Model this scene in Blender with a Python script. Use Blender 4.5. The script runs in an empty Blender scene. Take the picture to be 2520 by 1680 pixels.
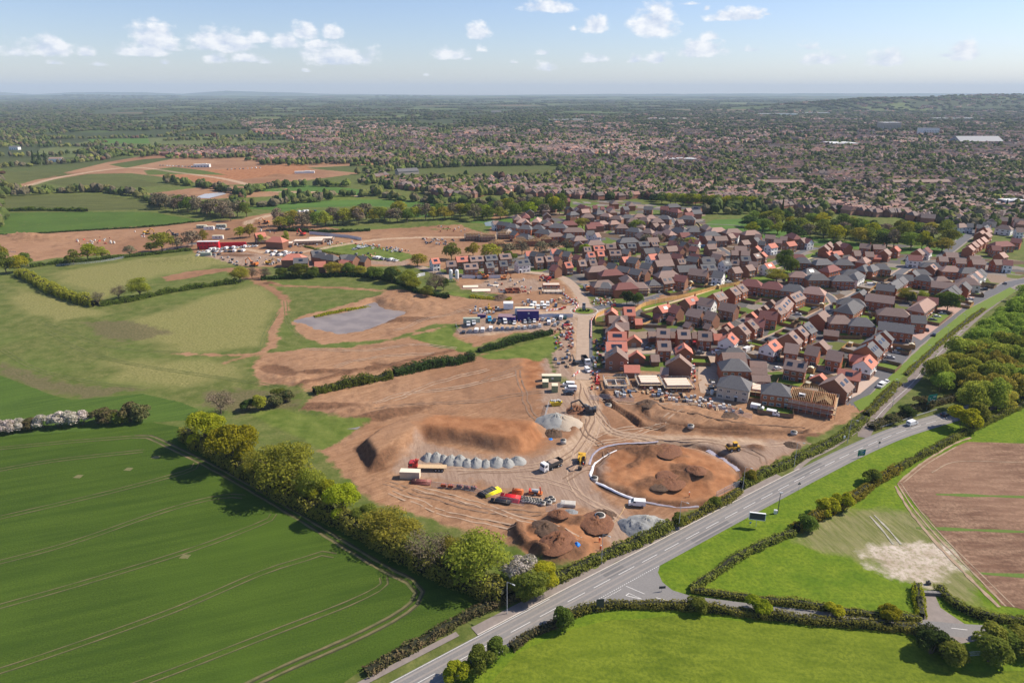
import bpy, math, random
import numpy as np
R = math.radians
random.seed(7); rng = np.random.default_rng(7)
S = bpy.context.scene
COL = S.collection

# ---------------------------------------------------------------- camera
CH, F, PT = 120.0, 1680.0, R(20.0)          # height above ground, focal length in px of a 2520 px frame, pitch
cam = bpy.data.objects.new("camera", bpy.data.cameras.new("camera"))
COL.objects.link(cam); S.camera = cam
cam.data.sensor_width = 36; cam.data.lens = 36 * F / 2520
cam.data.clip_start = 1; cam.data.clip_end = 90000
cam.location = (0, 0, CH); cam.rotation_euler = (R(90) - PT, 0, 0)

# ---------------------------------------------------------------- light
SUN_AZ, SUN_EL = 15.0, 43.0                  # azimuth counted from +X towards +Y
sd = (math.cos(R(SUN_EL)) * math.cos(R(SUN_AZ)), math.cos(R(SUN_EL)) * math.sin(R(SUN_AZ)), math.sin(R(SUN_EL)))
sun = bpy.data.objects.new("sun", bpy.data.lights.new("sun", 'SUN'))
COL.objects.link(sun)
sun.data.energy = 4.9; sun.data.angle = R(0.53); sun.data.color = (1.0, 0.89, 0.74)
from mathutils import Vector, Matrix
sun.rotation_euler = Vector(sd).to_track_quat('Z', 'Y').to_euler()

W = bpy.data.worlds.new("World"); S.world = W; W.use_nodes = True
nt = W.node_tree; nt.nodes.clear()
def N(t, typ, **kw):
    n = t.nodes.new(typ)
    for k, v in kw.items():
        if k.startswith('i_'):
            key = k[2:]
            n.inputs[int(key) if key.isdigit() else key].default_value = v
        else: setattr(n, k, v)
    return n
def M(t, op, a, b=None, c=None, clamp=False):
    n = t.nodes.new('ShaderNodeMath'); n.operation = op; n.use_clamp = clamp
    for i, v in enumerate((a, b, c)):
        if v is None: continue
        if isinstance(v, (int, float)): n.inputs[i].default_value = v
        else: t.links.new(v, n.inputs[i])
    return n.outputs[0]
sky = N(nt, 'ShaderNodeTexSky', sky_type='NISHITA', sun_disc=False, sun_elevation=R(SUN_EL),
        sun_rotation=R(90 - SUN_AZ), altitude=100, air_density=1.0, dust_density=0.3, ozone_density=3.0)
bg = N(nt, 'ShaderNodeBackground', i_Strength=0.092)
_tn = N(nt, 'ShaderNodeMix', data_type='RGBA', blend_type='MULTIPLY', i_0=1.0); nt.links.new(sky.outputs[0], _tn.inputs[6]); _tn.inputs[7].default_value = (1.0, .97, 1.10, 1); nt.links.new(_tn.outputs[2], bg.inputs[0])
tc = N(nt, 'ShaderNodeTexCoord')
sx = N(nt, 'ShaderNodeSeparateXYZ'); nt.links.new(tc.outputs['Generated'], sx.inputs[0])
az = M(nt, 'ARCTAN2', sx.outputs[0], sx.outputs[1]); el = M(nt, 'ARCSINE', sx.outputs[2])
def direc(u, v):
    x = (u - 1260) / F; y = -(v - 840) / F
    d = Vector((x, math.cos(PT) + y * math.sin(PT), -math.sin(PT) + y * math.cos(PT))).normalized()
    return math.atan2(d.x, d.y), math.asin(d.z)
# cumulus clouds of the sky: direction of the flat base centre, half width, height (px of the photograph), density
CL = [(385,95,55,45,1),(345,122,75,24,.9),(425,118,45,16,.55),(380,45,32,14,.5),(545,100,85,38,1),(635,92,40,22,.9),(700,98,42,30,.95),(755,75,38,30,1),
      (815,78,30,26,1),(835,135,95,38,1),(790,108,45,16,.9),(610,140,50,24,.7),(530,140,40,26,.7),(655,150,35,14,.6),(120,115,90,40,.62),(40,120,60,34,.6),(210,125,28,24,.7),
      (240,155,35,14,.6),(130,152,28,12,.55),(405,152,22,12,.6),(1180,78,33,28,1),(1115,130,65,26,.85),(1185,118,25,18,.7),(1150,142,24,10,.8),
      (1345,16,60,22,1),(1465,60,44,30,.95),(1410,68,16,14,.6),(1610,55,65,52,1),(1820,36,70,22,1),(1740,18,14,12,.7),(1725,118,62,36,.95),(1745,88,30,18,.95),
      (1340,128,38,14,.7),(1345,160,36,24,.75),(1460,143,55,18,.75),(1560,143,22,20,.85),(1620,142,32,22,.85),(1890,33,25,10,.6),
      (1850,120,50,14,.5),(1990,112,40,22,.7),(2030,142,70,28,.8),(2180,145,58,28,.8),(2370,128,36,30,.85),(2330,134,40,12,.6),(752,172,20,10,.5),(1048,183,14,8,.6),(1260,150,30,12,.45),(1700,8,50,8,.5)]
acc = None
for (u, v, w, h, dn) in CL:
    dn -= .08
    a0, e0 = direc(u, v + h * .35); ra = w / F * .93; re = h / F * .92
    da = M(nt, 'MULTIPLY', M(nt, 'SUBTRACT', az, a0), 1 / ra)
    de = M(nt, 'SUBTRACT', el, e0)
    de = M(nt, 'MAXIMUM', M(nt, 'MULTIPLY', de, .85 / re), M(nt, 'MULTIPLY', de, -2.6 / re))
    b = M(nt, 'SUBTRACT', dn, M(nt, 'SQRT', M(nt, 'ADD', M(nt, 'MULTIPLY', da, da), M(nt, 'MULTIPLY', de, de))))
    acc = b if acc is None else M(nt, 'MAXIMUM', acc, b)
cv = N(nt, 'ShaderNodeCombineXYZ'); nt.links.new(M(nt, 'MULTIPLY', az, .62), cv.inputs[0]); nt.links.new(el, cv.inputs[1])
def nz(t, vec, sc, det, rough=.6, dist=0.0, typ='3D'):
    n = N(t, 'ShaderNodeTexNoise', i_Scale=sc, i_Detail=det, i_Roughness=rough, i_Distortion=dist)
    if vec is not None: t.links.new(vec, n.inputs['Vector'])
    return n.outputs[0]
cn = nz(nt, cv.outputs[0], 75, 7, .58)
cn2 = nz(nt, cv.outputs[0], 30, 3, .5)
dens = M(nt, 'ADD', acc, M(nt, 'ADD', M(nt, 'MULTIPLY', M(nt, 'SUBTRACT', cn, .5), 1.7), M(nt, 'MULTIPLY', M(nt, 'SUBTRACT', cn2, .5), .9)))
mask = M(nt, 'MULTIPLY', M(nt, 'ADD', dens, .10), 2.3, clamp=True)
mask = M(nt, 'MULTIPLY', M(nt, 'POWER', mask, 1.1), .9)
# whiter tops, greyer bases: noise looked up a little higher towards the sun
cv2 = N(nt, 'ShaderNodeVectorMath', operation='ADD'); nt.links.new(cv.outputs[0], cv2.inputs[0]); cv2.inputs[1].default_value = (.006, .008, 0)
cn3 = nz(nt, cv2.outputs[0], 75, 4, .6)
lit = M(nt, 'ADD', M(nt, 'MULTIPLY', M(nt, 'SUBTRACT', cn, cn3), 2.2), .62, clamp=True)
rc = N(nt, 'ShaderNodeMix', data_type='RGBA'); nt.links.new(lit, rc.inputs[0])
rc.inputs[6].default_value = (.44, .50, .62, 1); rc.inputs[7].default_value = (.76, .76, .77, 1)
bc = N(nt, 'ShaderNodeBackground', i_Strength=1.0); nt.links.new(rc.outputs[2], bc.inputs[0])
ms = N(nt, 'ShaderNodeMixShader'); nt.links.new(mask, ms.inputs[0]); nt.links.new(bg.outputs[0], ms.inputs[1]); nt.links.new(bc.outputs[0], ms.inputs[2])
wo = N(nt, 'ShaderNodeOutputWorld'); nt.links.new(ms.outputs[0], wo.inputs[0])
W.cycles.sampling_method = 'MANUAL'; W.cycles.sample_map_resolution = 256

S.view_settings.view_transform = 'Standard'; S.view_settings.look = 'None'
S.view_settings.exposure = 0.5; S.view_settings.gamma = 1.0; S.view_settings.use_curve_mapping = False
S.render.engine = 'CYCLES'
cy = S.cycles
cy.max_bounces = 4; cy.diffuse_bounces = 2; cy.glossy_bounces = 2; cy.transmission_bounces = 2; cy.transparent_max_bounces = 6; cy.volume_bounces = 0
cy.use_denoising = True; cy.caustics_reflective = False; cy.caustics_refractive = False
try: cy.denoiser = 'OPENIMAGEDENOISE'; cy.denoising_input_passes = 'RGB_ALBEDO_NORMAL'; cy.denoising_prefilter = 'ACCURATE'
except Exception: pass
cy.use_adaptive_sampling = False
cy.sample_clamp_indirect = 6

# ---------------------------------------------------------------- helpers
def G(u, v, z=0.0):
    """ground point (height z) under a point of the 2520x1680 photograph"""
    x = (u - 1260) / F; y = -(v - 840) / F
    dz = -math.sin(PT) + y * math.cos(PT); t = (CH - z) / -dz
    return (x * t, (math.cos(PT) + y * math.sin(PT)) * t)
K = 2520 / 2352
def O(u, v, z=0.0): return G(u * K, v * K, z)          # same, read from the 2352 px wide overview
def OL(pts): return np.array([O(*p) for p in pts])
def GL(pts): return np.array([G(*p) for p in pts])
def proj(x, y, z=0.0):
    dz = z - CH
    d = y * math.cos(PT) - dz * math.sin(PT); upv = y * math.sin(PT) + dz * math.cos(PT)
    return 1260 + F * x / d, 840 - F * upv / d
def vnoise(x, y, seed=0):
    xi = np.floor(x).astype(np.int64); yi = np.floor(y).astype(np.int64); fx = x - xi; fy = y - yi
    fx = fx * fx * (3 - 2 * fx); fy = fy * fy * (3 - 2 * fy)
    def h(a, b):
        n = (a * 374761393 + b * 668265263 + seed * 1442695041) & 0x7fffffff
        n = ((n ^ (n >> 13)) * 1274126177) & 0x7fffffff
        return ((n ^ (n >> 16)) & 0xffff) / 65535.0
    return (h(xi, yi) * (1 - fx) + h(xi + 1, yi) * fx) * (1 - fy) + (h(xi, yi + 1) * (1 - fx) + h(xi + 1, yi + 1) * fx) * fy
def fbm(x, y, seed=0, o=3):
    r = 0; a = .5
    for i in range(o): r = r + a * vnoise(x * 2 ** i, y * 2 ** i, seed + i); a *= .5
    return r / (1 - .5 ** o)
def sdf_poly(x, y, P, m=14.0):
    """signed distance, positive inside, clamped at -m"""
    out = np.full(x.shape, -float(m)); P = np.asarray(P)
    lo = P.min(0) - m; hi = P.max(0) + m
    sel = np.where((x > lo[0]) & (x < hi[0]) & (y > lo[1]) & (y < hi[1]))[0]
    if not len(sel): return out
    X = x[sel]; Y = y[sel]; d = np.full(X.shape, 1e9); ins = np.zeros(X.shape, bool)
    for i in range(len(P)):
        ax, ay = P[i]; bx, by = P[(i + 1) % len(P)]; ex, ey = bx - ax, by - ay
        t = np.clip(((X - ax) * ex + (Y - ay) * ey) / (ex * ex + ey * ey + 1e-9), 0, 1)
        d = np.minimum(d, np.hypot(X - ax - t * ex, Y - ay - t * ey))
        c = (ay > Y) != (by > Y)
        with np.errstate(divide='ignore', invalid='ignore'):
            c &= X < (bx - ax) * (Y - ay) / (by - ay + 1e-12) + ax
        ins ^= c
    out[sel] = np.maximum(np.where(ins, d, -d), -m)
    return out
def sdf_line(x, y, P, hw, m=14.0):
    """half width hw minus the distance to a polyline"""
    out = np.full(x.shape, -float(m)); P = np.asarray(P)
    lo = P.min(0) - m - hw; hi = P.max(0) + m + hw
    sel = np.where((x > lo[0]) & (x < hi[0]) & (y > lo[1]) & (y < hi[1]))[0]
    if not len(sel): return out
    X = x[sel]; Y = y[sel]; d = np.full(X.shape, 1e9)
    for i in range(len(P) - 1):
        ax, ay = P[i]; bx, by = P[i + 1]; ex, ey = bx - ax, by - ay
        t = np.clip(((X - ax) * ex + (Y - ay) * ey) / (ex * ex + ey * ey + 1e-9), 0, 1)
        d = np.minimum(d, np.hypot(X - ax - t * ex, Y - ay - t * ey))
    out[sel] = np.maximum(hw - d, -m)
    return out
def smooth_line(P, step=4.0):
    """Catmull-Rom through the points, resampled about every step metres"""
    P = np.asarray(P, float)
    if len(P) < 3:
        n = max(2, int(np.hypot(*(P[1] - P[0])) / step) + 1)
        return np.array([P[0] + (P[1] - P[0]) * t for t in np.linspace(0, 1, n)])
    Q = np.vstack([2 * P[0] - P[1], P, 2 * P[-1] - P[-2]]); out = []
    for i in range(1, len(Q) - 2):
        n = max(1, int(np.hypot(*(Q[i + 1] - Q[i])) / step))
        for k in range(n):
            t = k / n
            out.append(.5 * ((2 * Q[i]) + (-Q[i - 1] + Q[i + 1]) * t + (2 * Q[i - 1] - 5 * Q[i] + 4 * Q[i + 1] - Q[i + 2]) * t * t + (-Q[i - 1] + 3 * Q[i] - 3 * Q[i + 1] + Q[i + 2]) * t ** 3))
    out.append(P[-1]); return np.array(out)

def tag(o, label=None, cat=None, group=None, kind=None):
    if label: o["label"] = label
    if cat: o["category"] = cat
    if group: o["group"] = group
    if kind: o["kind"] = kind
    return o
def empty(name, loc, rz=0.0, s=1.0):
    o = bpy.data.objects.new(name, None); COL.objects.link(o)
    o.empty_display_size = .5
    o.location = loc if len(loc) == 3 else (loc[0], loc[1], 0); o.rotation_euler = (0, 0, rz); o.scale = (s, s, s)
    return o
def link(name, mesh, parent=None, loc=None, rz=None):
    o = bpy.data.objects.new(name, mesh); COL.objects.link(o)
    if parent: o.parent = parent
    if loc is not None: o.location = loc
    if rz is not None: o.rotation_euler = (0, 0, rz)
    return o
def npmesh(name, V, Fc, mats, mi=None, smooth=False, attrs=None):
    """mesh from arrays; Fc is (n,3) or (n,4)"""
    me = bpy.data.meshes.new(name); V = np.asarray(V, np.float32); Fc = np.asarray(Fc, np.int32); k = Fc.shape[1]
    me.vertices.add(len(V)); me.vertices.foreach_set("co", V.ravel())
    me.loops.add(Fc.size); me.loops.foreach_set("vertex_index", Fc.ravel())
    me.polygons.add(len(Fc)); me.polygons.foreach_set("loop_start", np.arange(0, Fc.size, k, dtype=np.int32))
    me.polygons.foreach_set("loop_total", np.full(len(Fc), k, np.int32))
    if mi is not None: me.polygons.foreach_set("material_index", np.asarray(mi, np.int32))
    me.polygons.foreach_set("use_smooth", np.full(len(Fc), smooth))
    for m in mats: me.materials.append(m)
    for an, av in (attrs or {}).items():
        av = np.asarray(av, np.float32)
        if av.ndim == 1: a = me.attributes.new(an, 'FLOAT', 'POINT'); a.data.foreach_set("value", av)
        else: a = me.attributes.new(an, 'FLOAT_VECTOR', 'POINT'); a.data.foreach_set("vector", av.ravel())
    me.update(calc_edges=True); me.validate(); return me

class MB:
    """collects shapes into one mesh"""
    def __init__(s): s.v = []; s.f = []; s.m = []; s.cut = []
    def add(s, vs, fs, m=0):
        b = len(s.v); s.cut.append((b, len(s.f))); s.v += [tuple(p) for p in vs]
        for f in fs: s.f.append([i + b for i in f]); s.m.append(m)
        return s
    def pieces(s):
        out = []
        for k, (v0, f0) in enumerate(s.cut):
            v1, f1 = s.cut[k + 1] if k + 1 < len(s.cut) else (len(s.v), len(s.f)); o = MB(); o.v = s.v[v0:v1]; o.f = [[i - v0 for i in f] for f in s.f[f0:f1]]; o.m = s.m[f0:f1]; out.append(o)
        return out
    def box(s, c, d, m=0, rz=0.0, ry=0.0, rx=0.0, taper=1.0, bev=0.0):
        hx, hy, hz = d[0] / 2, d[1] / 2, d[2] / 2
        P = [(-hx, -hy, -hz), (hx, -hy, -hz), (hx, hy, -hz), (-hx, hy, -hz)] + [(a * hx * taper, b * hy * taper, hz) for a, b in ((-1, -1), (1, -1), (1, 1), (-1, 1))]
        if rx or ry or rz:
            mt = Matrix.Rotation(rz, 3, 'Z') @ Matrix.Rotation(ry, 3, 'Y') @ Matrix.Rotation(rx, 3, 'X'); P = [mt @ Vector(p) for p in P]
        P = [(p[0] + c[0], p[1] + c[1], p[2] + c[2]) for p in P]
        return s.add(P, [(0, 3, 2, 1), (4, 5, 6, 7), (0, 1, 5, 4), (1, 2, 6, 5), (2, 3, 7, 6), (3, 0, 4, 7)], m)
    def prof(s, pts, y0, y1, m=0, off=(0, 0, 0)):
        """closed profile in x,z pushed from y0 to y1"""
        n = len(pts); V = [(x + off[0], y0 + off[1], z + off[2]) for x, z in pts] + [(x + off[0], y1 + off[1], z + off[2]) for x, z in pts]
        a = sum(pts[i][0] * pts[(i + 1) % n][1] - pts[(i + 1) % n][0] * pts[i][1] for i in range(n))
        F_ = [tuple(range(n)), tuple(range(2 * n - 1, n - 1, -1))] + [(i, i + n, (i + 1) % n + n, (i + 1) % n) for i in range(n)]
        if a < 0: F_ = [f[::-1] for f in F_]
        return s.add(V, F_, m)
    def tube(s, p0, p1, r0, r1=None, n=8, m=0, caps=True):
        r1 = r0 if r1 is None else r1; p0 = Vector(p0); p1 = Vector(p1); d = (p1 - p0).normalized()
        a = d.orthogonal().normalized(); b = d.cross(a)
        V = [p0 + (a * math.cos(t) + b * math.sin(t)) * r0 for t in [2 * math.pi * i / n for i in range(n)]]
        V += [p1 + (a * math.cos(t) + b * math.sin(t)) * r1 for t in [2 * math.pi * i / n for i in range(n)]]
        F_ = [(i, (i + 1) % n, (i + 1) % n + n, i + n) for i in range(n)]
        if caps: F_ += [tuple(range(n))[::-1], tuple(range(n, 2 * n))]
        return s.add(V, F_, m)
    def mesh(s, name, mats, smooth=False):
        me = bpy.data.meshes.new(name); me.from_pydata(s.v, [], s.f)
        for k in (mats if isinstance(mats, (list, tuple)) else [mats]): me.materials.append(k)
        me.polygons.foreach_set("material_index", s.m)
        if smooth: me.polygons.foreach_set("use_smooth", [True] * len(s.f))
        me.update(); return me
    def build(s, name, mats, parent=None, smooth=False, loc=None, rz=None): return link(name, s.mesh(name, mats, smooth), parent, loc, rz)

# ---------------------------------------------------------------- materials
def newmat(name):
    m = bpy.data.materials.new(name); m.use_nodes = True; t = m.node_tree
    b = t.nodes['Principled BSDF']; b.inputs['Roughness'].default_value = .85; b.inputs['Specular IOR Level'].default_value = .25
    return m, t, b
def mixc(t, f, a, b):
    n = N(t, 'ShaderNodeMix', data_type='RGBA')
    for i, v in ((0, f), (6, a), (7, b)):
        if isinstance(v, (int, float)): n.inputs[i].default_value = v
        elif isinstance(v, (tuple, list)): n.inputs[i].default_value = (*v[:3], 1)
        else: t.links.new(v, n.inputs[i])
    return n.outputs[2]
def _map(t, v, scale, rz):
    if rz:
        mp = N(t, 'ShaderNodeMapping'); t.links.new(v, mp.inputs[0]); mp.inputs['Rotation'].default_value = (0, 0, rz); v = mp.outputs[0]
    m_ = N(t, 'ShaderNodeVectorMath', operation='MULTIPLY'); t.links.new(v, m_.inputs[0]); m_.inputs[1].default_value = scale; return m_.outputs[0]
def objco(t, scale=(1, 1, 1), rz=0.0):
    return _map(t, N(t, 'ShaderNodeTexCoord').outputs['Object'], scale, rz)
def worldco(t, scale=(1, 1, 1), rz=0.0):
    return _map(t, N(t, 'ShaderNodeNewGeometry').outputs['Position'], scale, rz)
_mc = {}
def mat(name, col, rough=.8, var=.25, scale=1.2, spec=.25, metal=0.0, col2=None, rand=.0):
    """plain material with procedural mottling"""
    if name in _mc: return _mc[name]
    m, t, b = newmat(name); f = nz(t, worldco(t), scale, 5, .65)
    c2 = col2 or tuple(c * (1 - var) for c in col); c1 = tuple(min(1, c * (1 + var * .6)) for c in col) if not col2 else col
    r = M(t, 'MULTIPLY_ADD', M(t, 'SUBTRACT', f, .5), 2.2, .5, clamp=True)
    out = mixc(t, r, c2, c1)
    if rand:
        oi = N(t, 'ShaderNodeObjectInfo'); hs = N(t, 'ShaderNodeHueSaturation'); t.links.new(out, hs.inputs['Color'])
        t.links.new(M(t, 'MULTIPLY_ADD', M(t, 'SUBTRACT', oi.outputs['Random'], .5), 2 * rand, 1.0), hs.inputs['Value']); out = hs.outputs[0]
    t.links.new(out, b.inputs['Base Color'])
    b.inputs['Roughness'].default_value = rough; b.inputs['Specular IOR Level'].default_value = spec; b.inputs['Metallic'].default_value = metal
    _mc[name] = m; return m
def sstep(t, a, n, amp, soft=.6):
    """mask from a signed distance roughened by noise"""
    return M(t, 'MULTIPLY_ADD', M(t, 'ADD', a, M(t, 'MULTIPLY', M(t, 'SUBTRACT', n, .5), amp)), 1 / soft, .5, clamp=True)
# ---------------------------------------------------------------- ground shape
def hill_z(x, y):
    z = np.zeros_like(x)
    for cx, cy, h, rx, ry in ((3850, 5900, 92, 1200, 650), (2650, 5300, 62, 800, 420), (5200, 6400, 90, 900, 700)):
        z += h * np.exp(-((x - cx) / rx) ** 2 - ((y - cy) / ry) ** 2)
    s = x / np.maximum(y, 1); u = 1260 + s * F / math.cos(PT) * .94
    rv = np.interp(u, [-600, 38, 150, 237, 408, 498, 600, 709, 845, 1008, 1240, 1554, 1840, 3000], [231, 228.5, 235, 231, 230.5, 234, 227.5, 230.5, 234.5, 235.5, 236.5, 234, 233.5, 233])
    rz = np.maximum(239.2 - rv, 0) * 1.2 / 1902 * 24000
    rz = rz + 14 * (fbm(s * 30, y * 0 + 3.3, 5, 4) - .5)
    z += np.maximum(rz, 0) * np.exp(-((y - 24000) / 2300) ** 2)
    z += (55 + 40 * (fbm(s * 9 + 5, y * 0, 9, 3) - .5)) * np.exp(-((y - 15500) / 1500) ** 2) * np.clip(.75 - s * .2, 0, 1)
    z += 22 * fbm(x / 1500, y / 1500, 3, 3) * np.clip((y - 5000) / 5000, 0, 1)
    return z
def hz1(x, y): return float(hill_z(np.array([float(x)]), np.array([float(y)]))[0])

ny = 1800; yy = 40 * (31000 / 40) ** (np.linspace(0, 1, ny))
ss = np.linspace(-.92, .92, 600)
YY, SS = np.meshgrid(yy, ss, indexing='ij'); XX = (YY + 60) * SS
gx = XX.ravel(); gy = YY.ravel()

P_crop1 = OL([(-420, 1012), (0, 1003), (190, 990), (350, 970), (440, 985), (520, 1050), (640, 1130), (760, 1205), (900, 1275), (1030, 1345), (1150, 1385), (1090, 1412), (950, 1480), (820, 1545), (700, 1640), (560, 1760), (-900, 1760)])
P_crop2 = OL([(-420, 838), (0, 862), (60, 885), (130, 910), (165, 918), (330, 904), (420, 925), (455, 940), (435, 965), (350, 970), (190, 990), (0, 1003), (-420, 1012)])
P_verge = OL([(930, 1568), (1150, 1445), (1500, 1262), (1800, 1120), (2000, 1025), (2150, 960), (2340, 880), (2900, 760), (3200, 1500), (2900, 1800), (700, 1800), (740, 1680)])
D_ = {}
D_['south'] = OL([(690, 942), (722, 905), (860, 872), (1000, 843), (1100, 815), (1180, 797), (1245, 788), (1262, 840), (1290, 880), (1370, 845), (1500, 846), (1605, 856), (1655, 897), (1760, 915), (1960, 915), (1965, 950), (1900, 992), (1860, 1012), (1760, 1078), (1700, 1120), (1640, 1150), (1550, 1190), (1480, 1232), (1400, 1268), (1330, 1300), (1240, 1308), (1180, 1268), (1090, 1225), (960, 1180), (860, 1150), (790, 1095), (735, 1030), (790, 1005), (850, 968), (770, 955)])
D_['mid'] = OL([(575, 840), (605, 812), (700, 800), (800, 797), (935, 775), (1040, 800), (1095, 812), (1000, 838), (860, 868), (722, 902), (690, 892), (600, 885)])
D_['pondrim'] = OL([(668, 742), (690, 725), (860, 686), (885, 668), (910, 664), (960, 668), (1100, 688), (1180, 675), (1270, 640), (1330, 650), (1330, 880), (1275, 860), (1262, 760), (1180, 765), (1080, 800), (1040, 800), (935, 775), (960, 762), (1040, 745), (1000, 742), (900, 778), (740, 790), (690, 770)])
D_['strip'] = OL([(372, 636), (440, 622), (530, 615), (600, 615), (612, 645), (560, 640), (520, 622), (430, 640), (385, 645)])
D_['northwest'] = OL([(-300, 560), (0, 545), (200, 527), (420, 512), (560, 503), (640, 490), (640, 545), (560, 560), (450, 572), (350, 580), (130, 592), (60, 603), (-300, 600)])
D_['north'] = OL([(440, 562), (500, 545), (560, 500), (625, 488), (700, 492), (715, 515), (800, 530), (900, 525), (1060, 520), (1130, 540), (1200, 545), (1300, 560), (1300, 615), (1270, 635), (1180, 675), (1060, 650), (1040, 625), (990, 612), (940, 610), (850, 612), (700, 615), (560, 612), (470, 592), (445, 580)])
D_['northeast'] = OL([(1140, 470), (1280, 600), (1180, 640), (1100, 560), (1120, 540)])
D_['farsite'] = OL([(40, 425), (100, 408), (250, 372), (320, 360), (500, 350), (860, 348), (960, 365), (940, 376), (820, 380), (700, 386), (830, 398), (700, 415), (480, 428), (420, 412), (300, 398), (200, 400), (90, 418), (60, 430)])
D_['farsite2'] = OL([(315, 448), (500, 425), (640, 432), (760, 438), (820, 445), (600, 452), (430, 460), (330, 458)])
D_['farfield'] = OL([(560, 276), (700, 270), (845, 273), (880, 277), (700, 280)])
D_['compound'] = OL([(1040, 640), (1100, 628), (1180, 632), (1275, 640), (1300, 690), (1180, 682), (1060, 664)])
D_['dirt strip estate'] = OL([(1470, 690), (1560, 660), (1700, 640), (1640, 660), (1480, 705), (1440, 715)])
D_['corner'] = OL([(1880, 965), (1920, 935), (1965, 925), (1985, 942), (1935, 975), (1895, 990)])
G_ = {}   # green pieces cut back out of the soil
G_['greenA'] = OL([(712, 572), (790, 558), (880, 568), (960, 588), (920, 600), (850, 598), (790, 585)])
G_['greenB'] = OL([(1030, 668), (1100, 678), (1175, 683), (1160, 690), (1090, 686), (1030, 676)])
G_['greenC'] = OL([(935, 772), (990, 762), (1040, 742), (1060, 750), (1040, 770), (1100, 800), (1085, 812), (1000, 795)])
G_['greenD'] = OL([(1100, 816), (1180, 797), (1270, 770), (1290, 760), (1285, 800), (1240, 830), (1200, 822), (1120, 826)])
G_['greenE'] = OL([(570, 948), (640, 940), (700, 952), (800, 962), (852, 965), (790, 1008), (740, 1035), (700, 1010), (620, 975)])
G_['greenF'] = OL([(1140, 1240), (1200, 1268), (1250, 1305), (1150, 1330), (1100, 1290)])
G_['greenH'] = OL([(330, 392), (400, 384), (470, 392), (520, 402), (430, 400), (340, 402)]); G_['greenI'] = OL([(620, 350), (760, 352), (900, 356), (930, 362), (840, 366), (700, 362)]); G_['greenJ'] = OL([(250, 378), (330, 366), (420, 360), (380, 368), (290, 386)])
G_['greenG'] = OL([(640, 440), (820, 450), (900, 470), (640, 470)])
TR = {}   # pale compacted haul roads (lines, half width)
TR['haul'] = (smooth_line(OL([(1180, 622), (1270, 630), (1315, 655), (1338, 690), (1342, 715), (1338, 760), (1338, 830), (1340, 880), (1352, 930), (1362, 975), (1330, 1020), (1290, 1050)])), 4.2)
TR['haul2'] = (smooth_line(OL([(1352, 930), (1375, 975), (1440, 1000), (1560, 1008), (1740, 1015)])), 2.6)
TR['west'] = (smooth_line(OL([(1130, 765), (1200, 740), (1260, 725), (1320, 712)])), 3.5)
TR['meadow'] = (smooth_line(OL([(585, 645), (625, 665), (655, 690), (648, 720), (628, 755), (625, 790), (600, 812)])), 3.2)
TR['meadow2'] = (smooth_line(OL([(590, 645), (640, 655), (700, 658), (800, 662), (880, 668)])), 2.4)
TR['meadow3'] = (smooth_line(OL([(395, 812), (470, 814), (560, 815), (620, 808)])), 1.6)
TR['meadow4'] = (smooth_line(OL([(515, 834), (560, 820), (620, 800)])), 1.1)
TR['north'] = (smooth_line(OL([(470, 570), (560, 572), (640, 585), (700, 578), (800, 560), (900, 548), (1060, 545), (1200, 548)])), 3.2)
TR['farsite'] = (smooth_line(OL([(60, 428), (150, 405), (300, 385), (420, 398), (520, 412), (640, 440), (760, 440), (830, 452)])), 5)
TR['spine'] = (smooth_line(OL([(570, 515), (600, 500), (640, 492), (720, 488)])), 5)
def zone(dct): 
    a = np.full(gx.shape, -14.0)
    for k, P in dct.items(): a = np.maximum(a, sdf_poly(gx, gy, P))
    return a
a_dirt = np.minimum(zone(D_), -np.maximum(zone(G_), -14))
a_track = np.full(gx.shape, -14.0)
for k, (P, hw) in TR.items():
    if k.startswith('meadow'): a_dirt = np.maximum(a_dirt, sdf_line(gx, gy, P, hw * .8))
    else: a_track = np.maximum(a_track, sdf_line(gx, gy, P, hw))
a_green = zone(G_)
a_bright = sdf_poly(gx, gy, P_verge)
a_pale = zone({'a': OL([(300, 735), (420, 700), (600, 650), (640, 700), (600, 795), (400, 812), (330, 780)]), 'b': OL([(110, 628), (350, 590), (520, 575), (560, 605), (370, 630), (330, 640), (230, 690)]), 'c': OL([(240, 830), (560, 830), (560, 870), (420, 890), (280, 870)]), 'd': OL([(40, 660), (150, 690), (250, 720), (120, 740), (20, 700)])})
a_scrub = zone({'a': OL([(200, 740), (290, 735), (400, 762), (300, 785), (225, 770)]), 'b': OL([(0, 835), (150, 880), (330, 895), (200, 915), (60, 885), (0, 862)]), 'c': OL([(1820, 1240), (1900, 1180), (2040, 1170), (2130, 1180), (2240, 1300), (2250, 1380), (2150, 1370), (1990, 1290)]), 'd': OL([(470, 900), (560, 895), (680, 905), (690, 935), (560, 950), (480, 935)])})
a_chalk = zone({'a': OL([(1992, 1262), (2050, 1245), (2170, 1248), (2200, 1275), (2180, 1320), (2120, 1342), (2075, 1335), (2010, 1300)])})
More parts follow.
